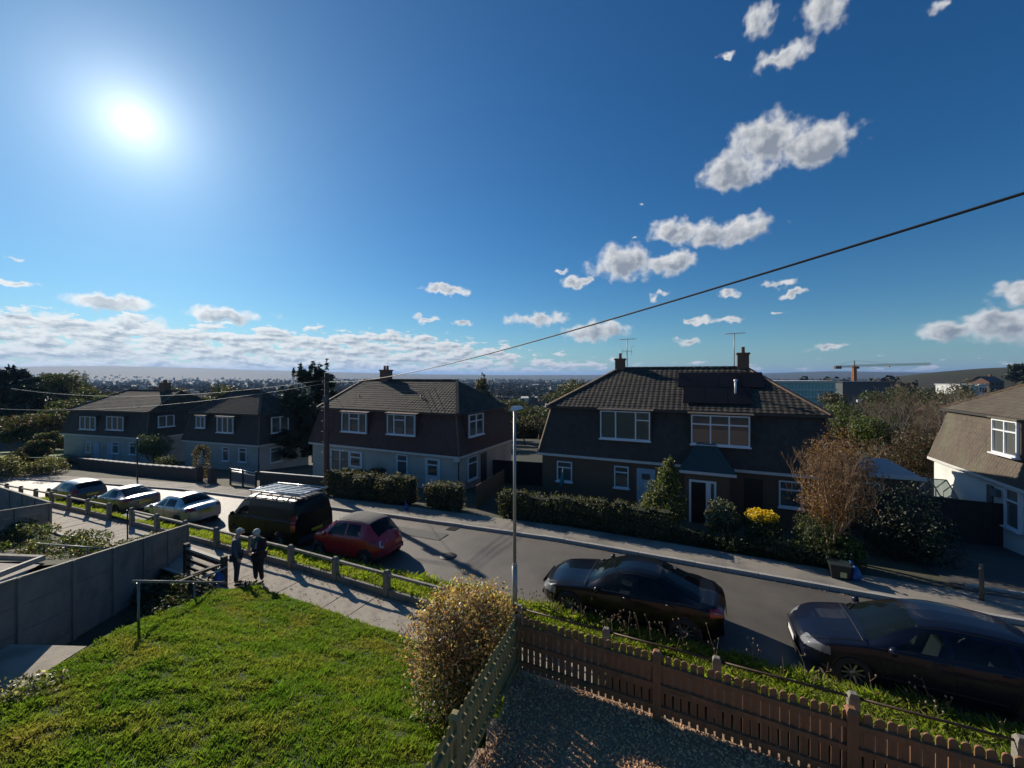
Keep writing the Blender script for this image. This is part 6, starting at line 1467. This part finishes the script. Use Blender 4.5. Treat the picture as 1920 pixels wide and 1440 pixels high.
# mid green tree behind the brick house
def round_tree(name, label, px, D, ztop, rw, cols, probs, n=9000, size=.16, grp=None, seed=0, lobes=14, trunk=True, zbase=None, squash=1.0):
    g = gz(px, D) if zbase is None else zbase; h = ztop-g; r = thing(name, label, 'tree', at(px, D, g), 0, grp); rr = random.Random(seed+int(px)); bl = []
    for k in range(lobes):
        a = rr.uniform(0,6.28); q = rr.uniform(0,.72)**.7; z = rr.uniform(.34,.86); wd = rw*(1-abs(z-.55)*.9)
        bl.append((math.cos(a)*q*wd, math.sin(a)*q*wd, h*z, rw*rr.uniform(.28,.46), rw*rr.uniform(.28,.46), h*rr.uniform(.09,.15)))
    leaf_cloud('crown', bl, n, size, cols, r, probs=probs, shell=.55, seed=seed+3)
    b = MB(); branches(b, Vector((0,0,-.5)), Vector((0,0,1)), h*.36, max(.12,h*.028), 3, .5, .15, rng=rr); b.build('trunk', bark, r); return r
round_tree('green_tree', 'leafy olive green tree above the right end of the brick house roof', 1595, 33, 4.9, 3.1, [L_olive, L_green, L_dark, L_bright], [.34,.3,.24,.12], 15000, .11)
round_tree('green_tree', 'smaller dark green tree behind the bare thicket', 1665, 52, 4.4, 3.2, [L_hedge, L_green, L_dark], [.3,.3,.4], 9000, .15)
def conifer(label, px, D, ztop, rw, n=9000, name='conifer_tree', seed=0, size=.22, tips=9, grp=None):
    """dark cedar like tree: drooping sprays on rising boughs"""
    g = gz(px, D); h = ztop-g; r = thing(name, label, 'tree', at(px, D, g), 0, grp); rr = random.Random(seed); bl = []; b = MB(); b.tube([(0,0,-1),(0,0,h*.5),(0,0,h*.97)], [h*.03,h*.02,.03], 7)
    for k in range(46):
        t = rr.uniform(.12,1.0); a = rr.uniform(0,6.28); q = rw*(1.05-t*.72)*rr.uniform(.55,1.05); z0 = h*t*.86; e = Vector((math.cos(a)*q, math.sin(a)*q, z0+q*.30+h*.03)); b.tube([(0,0,z0),tuple(e*.5+Vector((0,0,z0*.5))),tuple(e)], [.09,.05,.02], 4, cap=False)
        for j in range(4):
            f = .35+.22*j; p = Vector((0,0,z0)).lerp(e, f); bl.append((p.x, p.y, p.z, q*.17+.12, q*.17+.12, .16+.10*rr.random()+q*.05))
    for k in range(tips): a = rr.uniform(0,6.28); q = rw*rr.uniform(0,.55); bl.append((math.cos(a)*q, math.sin(a)*q, h*rr.uniform(.86,.97)-q*.12, .14, .14, .55))
    leaf_cloud('crown', bl, n, size, [L_con, L_dark, mat('needle_grey', (.035,.050,.040), .7, None, island=.3)], r, probs=[.5,.3,.2], asp=2.6, shell=.4, seed=seed); b.build('trunk', bark, r); return r
conifer('big dark spiky conifer rising behind the houses left of the telegraph pole', 590, 42, 8.0, 4.2, 22000, seed=3, size=.2)
conifer('lower shoulder of dark conifer beside the telegraph pole', 552, 39, 5.4, 3.2, 12000, seed=5, size=.2)
conifer('massive dark spreading conifer at the far left edge', 12, 62, 8.0, 6.5, 20000, seed=8, size=.3)
conifer('dark conifer beside the big one at the far left edge', 52, 60, 5.0, 4.2, 12000, seed=9, size=.3)
conifer('dark umbrella shaped pine on the right hand rise', 1908, 205, 12.4, 6.0, 5000, seed=12, size=.7)
# woodland and shrubs filling the plots at left
MIXD = [L_hedge, L_dark, L_green, L_brown, L_grey]
plots = [(20,36,-.3,1.6),(66,40,.1,1.7),(104,46,.6,2.0),(22,47,1.0,2.6),(60,48,2.4,3.2),(98,52,3.0,3.0),(132,56,3.6,3.0),(300,52,3.6,2.6),(345,55,3.9,3.0),(395,60,3.9,3.2),(250,60,4.2,3.4),(205,64,4.4,3.6),(165,66,4.7,3.4),(455,56,4.2,3.0),(505,54,4.5,2.6),(440,80,5.3,3.0),(340,82,5.2,3.2),(110,92,7.6,3.4),(140,96,7.4,3.4),(95,110,7.2,3.4),(885,55,3.2,3.2),(920,64,2.6,3.4),(985,58,1.2,2.8),(1010,75,2.5,3.2),(960,90,2.2,3.0),(905,60,6.6,1.4),(865,75,4.6,3.0),(1060,120,5.0,3.4),(1090,112,5.6,3.2),(1640,75,4.6,3.4),(1740,80,4.3,3.4),(1780,70,4.0,3.2),(1700,95,4.8,3.4),(1820,95,5.0,2.8),(1560,90,3.6,3.0)]
for k, (px, D, zt_, rw) in enumerate(plots):
    g = gz(px, D); zt_ = max(zt_, g+2.0); pick = [[.3,.35,.15,.12,.08],[.2,.25,.1,.35,.1],[.3,.2,.3,.08,.12]][k % 3]
    pos_ = 'left of the cream house' if px < 560 else ('behind the brick house gap' if px < 1100 else 'right of the brick house roof')
    reg = 'left of the cream house' if px < 560 else ('in the gap beside the brick house' if px < 1100 else 'beyond the bare thicket')
    same = sorted(q[0] for q in plots if (q[0] < 560) == (px < 560) and (560 <= q[0] < 1100) == (560 <= px < 1100)); i_ = same.index(px)
    o_ = ('first second third fourth fifth sixth seventh eighth ninth tenth eleventh twelfth thirteenth fourteenth fifteenth sixteenth seventeenth eighteenth nineteenth twentieth twenty-first').split()[i_]
    kind_ = 'rear'
    round_tree('garden_tree', o_+' from left of the '+kind_.split()[-1]+' garden trees '+reg, px, D, zt_, rw*D/48, MIXD, pick, 4200, .16*D/48, 'dark garden trees behind the houses', seed=k, lobes=10)
# far wood and hedgerows as one mass
def far_trees():
    V = []; F = []; M_ = []; base = 0; rs = np.random.RandomState(5); n = 0
    N_ = 15000; u = rs.rand(N_); D = 85*np.exp(u*math.log(2600/85)); A = rs.uniform(-55, 55, N_)
    Vs = []; ms = []
    for d, a in zip(D, A):
        a_ = math.radians(a); d2 = d/math.cos(a_); x, y = d2*math.sin(a_), d2*math.cos(a_)
        if d < 120 and not (-50 < a < -33 or -20 < a < 8 or 38 < a < 50): continue
        if noise.noise(Vector((x*.008, y*.008, 4))) + rs.uniform(-.5,.35) < -.28: continue
        z = ground_z(x, y); rx, ry = x-330, y-255
        if (rx/150)**2+(ry/95)**2 < .8: continue
        h = rs.uniform(4, 10)*(1 if d > 200 else .75)*(1 + min(d, 3000)/6000); w = h*rs.uniform(.35,.6)
        k = 30 if d < 400 else (16 if d < 1200 else 9); sz = (h*.34 if d < 400 else h*.6)
        dd = rs.normal(size=(k,3)); dd /= np.linalg.norm(dd, axis=1)[:,None]; P = dd*np.array([w, w, h*.42])*rs.uniform(.5,1.05,(k,1)) + np.array([x, y, z+h*.5])
        t = np.cross(dd, rs.normal(size=(k,3))); t /= np.linalg.norm(t, axis=1)[:,None]; b_ = np.cross(dd, t)
        q = np.zeros((k,4,3)); q[:,0] = P-t*sz*.5; q[:,1] = P+b_*sz*.4+dd*sz*.2; q[:,2] = P+t*sz*.5; q[:,3] = P-b_*sz*.4+dd*sz*.2
        Vs.append(q.reshape(-1,3)); ms.append(np.full(k, rs.choice(5, p=[.3,.25,.15,.18,.12])))
    V = np.concatenate(Vs); F = np.arange(len(V)).reshape(-1,4)
    far = [mat('wood_a', (.040,.045,.022), .9, None, island=.3), mat('wood_b', (.025,.032,.017), .9, None, island=.3), mat('wood_c', (.055,.06,.028), .9, None, island=.3), mat('wood_brown', (.075,.055,.038), .9, None, island=.3), mat('wood_grey', (.07,.065,.055), .9, None, island=.3)]
    o = link('distant_woodland', npmesh('distant_woodland', V, F, far, np.concatenate(ms))); tag(o, 'mass of trees and hedgerows filling the valley to the horizon', 'woodland', kind='stuff')
far_trees()
# town houses in the valley
rs = np.random.RandomState(9); wm = [mat('far_wall_white', (.55,.54,.50), .9), mat('far_wall_brick', (.20,.115,.08), .9), mat('far_wall_cream', (.38,.34,.28), .9)]; rm_ = [mat('far_roof_brown', (.11,.07,.055), .8), mat('far_roof_grey', (.10,.10,.105), .7), mat('far_roof_red', (.16,.075,.05), .8)]
cache = {}
def town_house(i, j):
    if (i, j) in cache: return cache[(i, j)]
    b = MB(); w, d, h = 10, 7, 5; b.hexa([(-w/2,-d/2,-4),(w/2,-d/2,-4),(w/2,d/2,-4),(-w/2,d/2,-4),(-w/2,-d/2,h),(w/2,-d/2,h),(w/2,d/2,h),(-w/2,d/2,h)], 0)
    b.quad((-w/2-.3,-d/2-.3,h-.1),(w/2+.3,-d/2-.3,h-.1),(w/2+.3,0,h+2.8),(-w/2-.3,0,h+2.8), 1); b.quad((w/2+.3,d/2+.3,h-.1),(-w/2-.3,d/2+.3,h-.1),(-w/2-.3,0,h+2.8),(w/2+.3,0,h+2.8), 1)
    b.tri((-w/2,-d/2,h),(-w/2,0,h+2.6),(-w/2,d/2,h), 0); b.tri((w/2,-d/2,h),(w/2,d/2,h),(w/2,0,h+2.6), 0); b.box(w*.2,w*.2+1,-.4,.4,h+2,h+3.8, 0)
    for x in (-3.4,-.6,2.2):
        for z in (.8,3.2): b.quad((x,-d/2-.02,z),(x+1.3,-d/2-.02,z),(x+1.3,-d/2-.02,z+1.2),(x,-d/2-.02,z+1.2), 2)
    cache[(i, j)] = b.mesh('town_house', [wm[i], rm_[j], dark_in]); return cache[(i, j)]
zones = [(-50,-36,85,420,60,'left'),(-36,-20,90,520,40,'left'),(-20,10,110,900,120,'middle'),(-8,6,140,600,45,'middle'),(36,52,130,600,35,'right')]
for (a0, a1, d0, d1, n, nm) in zones:
    for k in range(n):
        a = math.radians(rs.uniform(a0, a1)); D = d0*math.exp(rs.rand()*math.log(d1/d0)); x, y = math.tan(a)*D, D; i, j = rs.choice(3, p=[.3,.42,.28]), rs.choice(3, p=[.5,.25,.25])
        if D < 150 and nm != 'middle': pass
        if ((x-330)/150)**2+((y-255)/95)**2 < .8: continue
        o = link('town_house', town_house(i, j), None, (x, y, ground_z(x, y)+.4), rs.uniform(-.6,.6)+(0 if rs.rand() < .6 else 1.5)); sc = 1.0; o.scale = (rs.uniform(.8,1.5), 1, rs.uniform(.85,1.0))
        tag(o, 'small '+['white walled','brick','cream'][i]+' house with '+['brown','grey','reddish'][j]+' roof among the valley trees at the '+nm, 'house', ['white walled','brick','cream'][i]+' '+['brown','grey','reddish'][j]+' roofed valley houses at the '+nm)
# bright long sheds near the horizon
for k, (px, py, D, wpx) in enumerate(((262,712,2300,12),(277,712,2350,7),(235,711,2600,18),(290,712,2400,8),(962,754,260,10),(984,747,290,14),(1005,722,1000,12),(1040,715,1500,10),(1135,712,1700,8))):
    p = at(px, D, H-(py-HZ)/FP*D); w = wpx*D/FP; h = D*.0016; b = MB().box(-w/2,w/2,-4,4,min(-2*h, ground_z(p.x, p.y)-p.z),h); b.quad((-w/2,-4.3,h+.01),(w/2,-4.3,h+.01),(w/2,4.3,h+.8),(-w/2,4.3,h+.8), 0)
    tag(b.build('distant_shed', wm[0], None, p), 'pale flat sided shed far off, '+['brightest one near the left horizon','just right of the brightest shed','widest, left of the brightest shed','third from the brightest shed to the right','just left of the lamp lantern','just right of the lamp lantern','beyond the lamp column in the valley','in the valley left of the brick house','on the horizon by the left chimney'][k], 'shed')
# green field at the left with a pale path
b = MB(); p = [at(-40,52,0), at(128,46,0), at(100,36.5,0), at(-40,38,0)]
sheet('field_left', [(v.x, v.y, ground_z(v.x, v.y)+.55) for v in (at(-160,60,0), at(-60,60,0), at(60,60,0), at(128,52,0), at(112,41,0), at(60,37,0), at(-60,38,0), at(-160,40,0))], mat('field_grass', (.085,.13,.03), .95, (.12,.17,.045), .8, bump=.5, bscale=4)) if False else None
V = []; F = []
for j in range(13):
    for i in range(25):
        px = -200+330*i/24; D = 37.5+19*j/12; v = at(px, D, 0); V.append((v.x, v.y, max(H-(848-HZ+(6-j)*1.7)/FP*D, ground_z(v.x, v.y)+.1)))
for j in range(12):
    for i in range(24): a = j*25+i; F.append((a, a+1, a+26, a+25))
struct(link('left_field', npmesh('left_field', V, F, mat('field_grass', (.085,.13,.03), .95, (.12,.17,.045), .8, bump=.5, bscale=4), smooth=True)))
hb = thing('wild_hedge', 'scrubby hedge of dull leaves along the road edge at the far left', 'hedge', at(50, 34, -1.9)); leaf_cloud('foliage', [(RS.uniform(-9,3), RS.uniform(-1,1)+0, RS.uniform(.2,1.2), .9, .7, .5) for _ in range(34)], 12000, .09, [L_grey, L_hedge, L_brown, L_pale, L_bright], hb, probs=[.3,.3,.2,.08,.12])
# scaffold with red sheeting on a far roof
sc_ = thing('roof_scaffold', 'scaffolding with red sheeting round a roof at the far left', 'scaffold', at(150, 62, 0)); b = MB(); D = 62; k_ = D/FP
for px in np.linspace(-34, 52, 9): b.tube([(px*k_,0,H-(778-HZ)*k_),(px*k_,0,H-(752-HZ)*k_)], .05, 5)
for py, x0, x1 in ((754,-20,58),(758,-44,52),(762,-30,40),(768,-36,46)): b.tube([(x0*k_,-.1,H-(py-HZ)*k_),(x1*k_,-.1,H-(py-3-HZ)*k_)], .07, 5)
b.build('poles', mat('galvanised_pole', (.6,.6,.58), .3, metal=.6), sc_); MB().box(-36*k_,22*k_,.1,.2,H-(774-HZ)*k_,H-(762-HZ)*k_).build('sheeting', mat('red_sheet', (.42,.14,.10), .7, (.50,.30,.18), .6), sc_)
# green glazed building, long dark flat building, white pavilions, crane
D = 150; k_ = D/FP; gbx = thing('glazed_building', 'long flat roofed building with pale green glazed floors beyond the roof', 'building', at(1505, D, 0), 0)
x0, x1 = (1430-1505)*k_, (1568-1505)*k_; zt_ = H-(714-HZ)*k_; gm = mat('green_glass', (.22,.42,.38), .25, (.30,.52,.46), .5); conc2 = mat('pale_cladding', (.55,.56,.54), .8)
MB().box(x0,x1,.5,14,-28,zt_-.3).build('core', mat('building_dark', (.05,.06,.06), .8), gbx)
for fl in range(5):
    z1 = zt_-.3-fl*2.75; MB().box(x0-.3,x1+.3,-.2,14,z1-.55,z1).build('floor_band', conc2, gbx)
    for j in range(22): xx = x0+(x1-x0)*j/22; MB().box(xx+.06,xx+(x1-x0)/22-.06,.2,.45,z1-2.7,z1-.58).build('pane', gm, gbx)
MB().box(x0-1,x1+1,-.6,14.5,zt_-.28,zt_).build('roof', conc2, gbx)
D = 170; k_ = D/FP; db = thing('flat_building', 'long dark flat roofed building below the crane', 'building', at(1640, D, 0)); MB().box(-60*k_,38*k_,0,20,-25,H-(717-HZ)*k_).build('wall', mat('dark_cladding', (.06,.07,.075), .7), db); MB().box(-62*k_,40*k_,-.6,20,H-(717-HZ)*k_+.01,H-(715.5-HZ)*k_).build('roof', mat('dark_roof', (.035,.045,.06), .5), db)
D = 130; k_ = D/FP
for j, (px, w_) in enumerate(((1816,26),(1842,16))):
    wp = thing('white_pavilion', ['wider white flat roofed block below the green rise','narrow white block next to the wider one'][j], 'building', at(px, D, 0)); MB().box(-w_/2*k_,w_/2*k_,0,8,-20,H-(722-HZ)*k_).build('wall', render_w, wp)
    for q in range(3): MB().box((-w_/2+3+q*w_/3.4)*k_,(-w_/2+6+q*w_/3.4)*k_,-.05,.02,H-(736-HZ)*k_,H-(727-HZ)*k_).build('window', dark_in, wp)
    MB().box((-w_/2-1)*k_,(w_/2+1)*k_,-.4,8.3,H-(722-HZ)*k_+.01,H-(720.5-HZ)*k_).build('roof', conc2, wp)
D = 230; k_ = D/FP; cr_ = thing('tower_crane', 'orange towered construction crane with a long pale jib', 'crane', at(1602, D, 0)); om = mat('crane_orange', (.50,.17,.03), .6); jm = mat('crane_pale', (.42,.36,.22), .6)
def lattice(b, a, c, w, n):
    a, c = Vector(a), Vector(c); d = (c-a).normalized(); s_ = d.orthogonal().normalized(); u2 = d.cross(s_); cs = [s_*w+u2*w, s_*-w+u2*w, s_*-w-u2*w, s_*w-u2*w]
    for q in cs: b.bar(a+q, c+q, w*.28)
    for i in range(n):
        for j in range(4): b.bar(a.lerp(c,i/n)+cs[j], a.lerp(c,(i+1)/n)+cs[(j+1)%4], w*.2)
z0, zj, ztp = -22, H-(686-HZ)*k_, H-(676-HZ)*k_
b = MB(); lattice(b, (0,0,z0), (0,0,zj), .85, 16); b.box(-.7,.7,-.7,.7,z0,zj) ; b.build('tower', om, cr_)
b = MB(); lattice(b, (0,0,zj), (143*k_,0,zj+1.1), .42, 34); b.build('jib', jm, cr_); b = MB(); lattice(b, (0,0,zj-.3), (-37*k_,0,zj-.6), .45, 8); b.box(-37*k_,-26*k_,-.8,.8,zj-1.7,zj-.2); b.build('counter_jib', [mat('crane_dark', (.10,.06,.04), .7)], cr_)
b = MB(); b.bar((0,0,zj),(0,0,ztp),.4); b.tube([(0,0,ztp),(70*k_,0,zj+1)], .05, 4); b.tube([(0,0,ztp),(-34*k_,0,zj)], .05, 4); b.box(.6,2.2,-.8,.8,zj-1.6,zj-.3); b.build('mast_head', [mat('crane_dark', (.10,.06,.04), .7)], cr_); MB().box(64*k_,66*k_,-.4,.4,zj-.8,zj).build('trolley', om, cr_)

# ------------------------------------------------------------------ the hazy air of the valley
hm = bpy.data.materials.new('haze_air'); hm.use_nodes = True; nt = hm.node_tree
for n in list(nt.nodes): nt.nodes.remove(n)
ho = nt.nodes.new('ShaderNodeOutputMaterial'); pv = nt.nodes.new('ShaderNodeVolumePrincipled'); pv.inputs['Color'].default_value = (.34,.56,.95,1); pv.inputs['Density'].default_value = HAZE; pv.inputs['Anisotropy'].default_value = .2
nt.links.new(pv.outputs[0], ho.inputs['Volume'])
tag(MB().box(-34000,34000,-34000,34000,-120,190).build('haze', hm), 'thin pale blue haze lying over the whole valley', 'haze', kind='stuff')
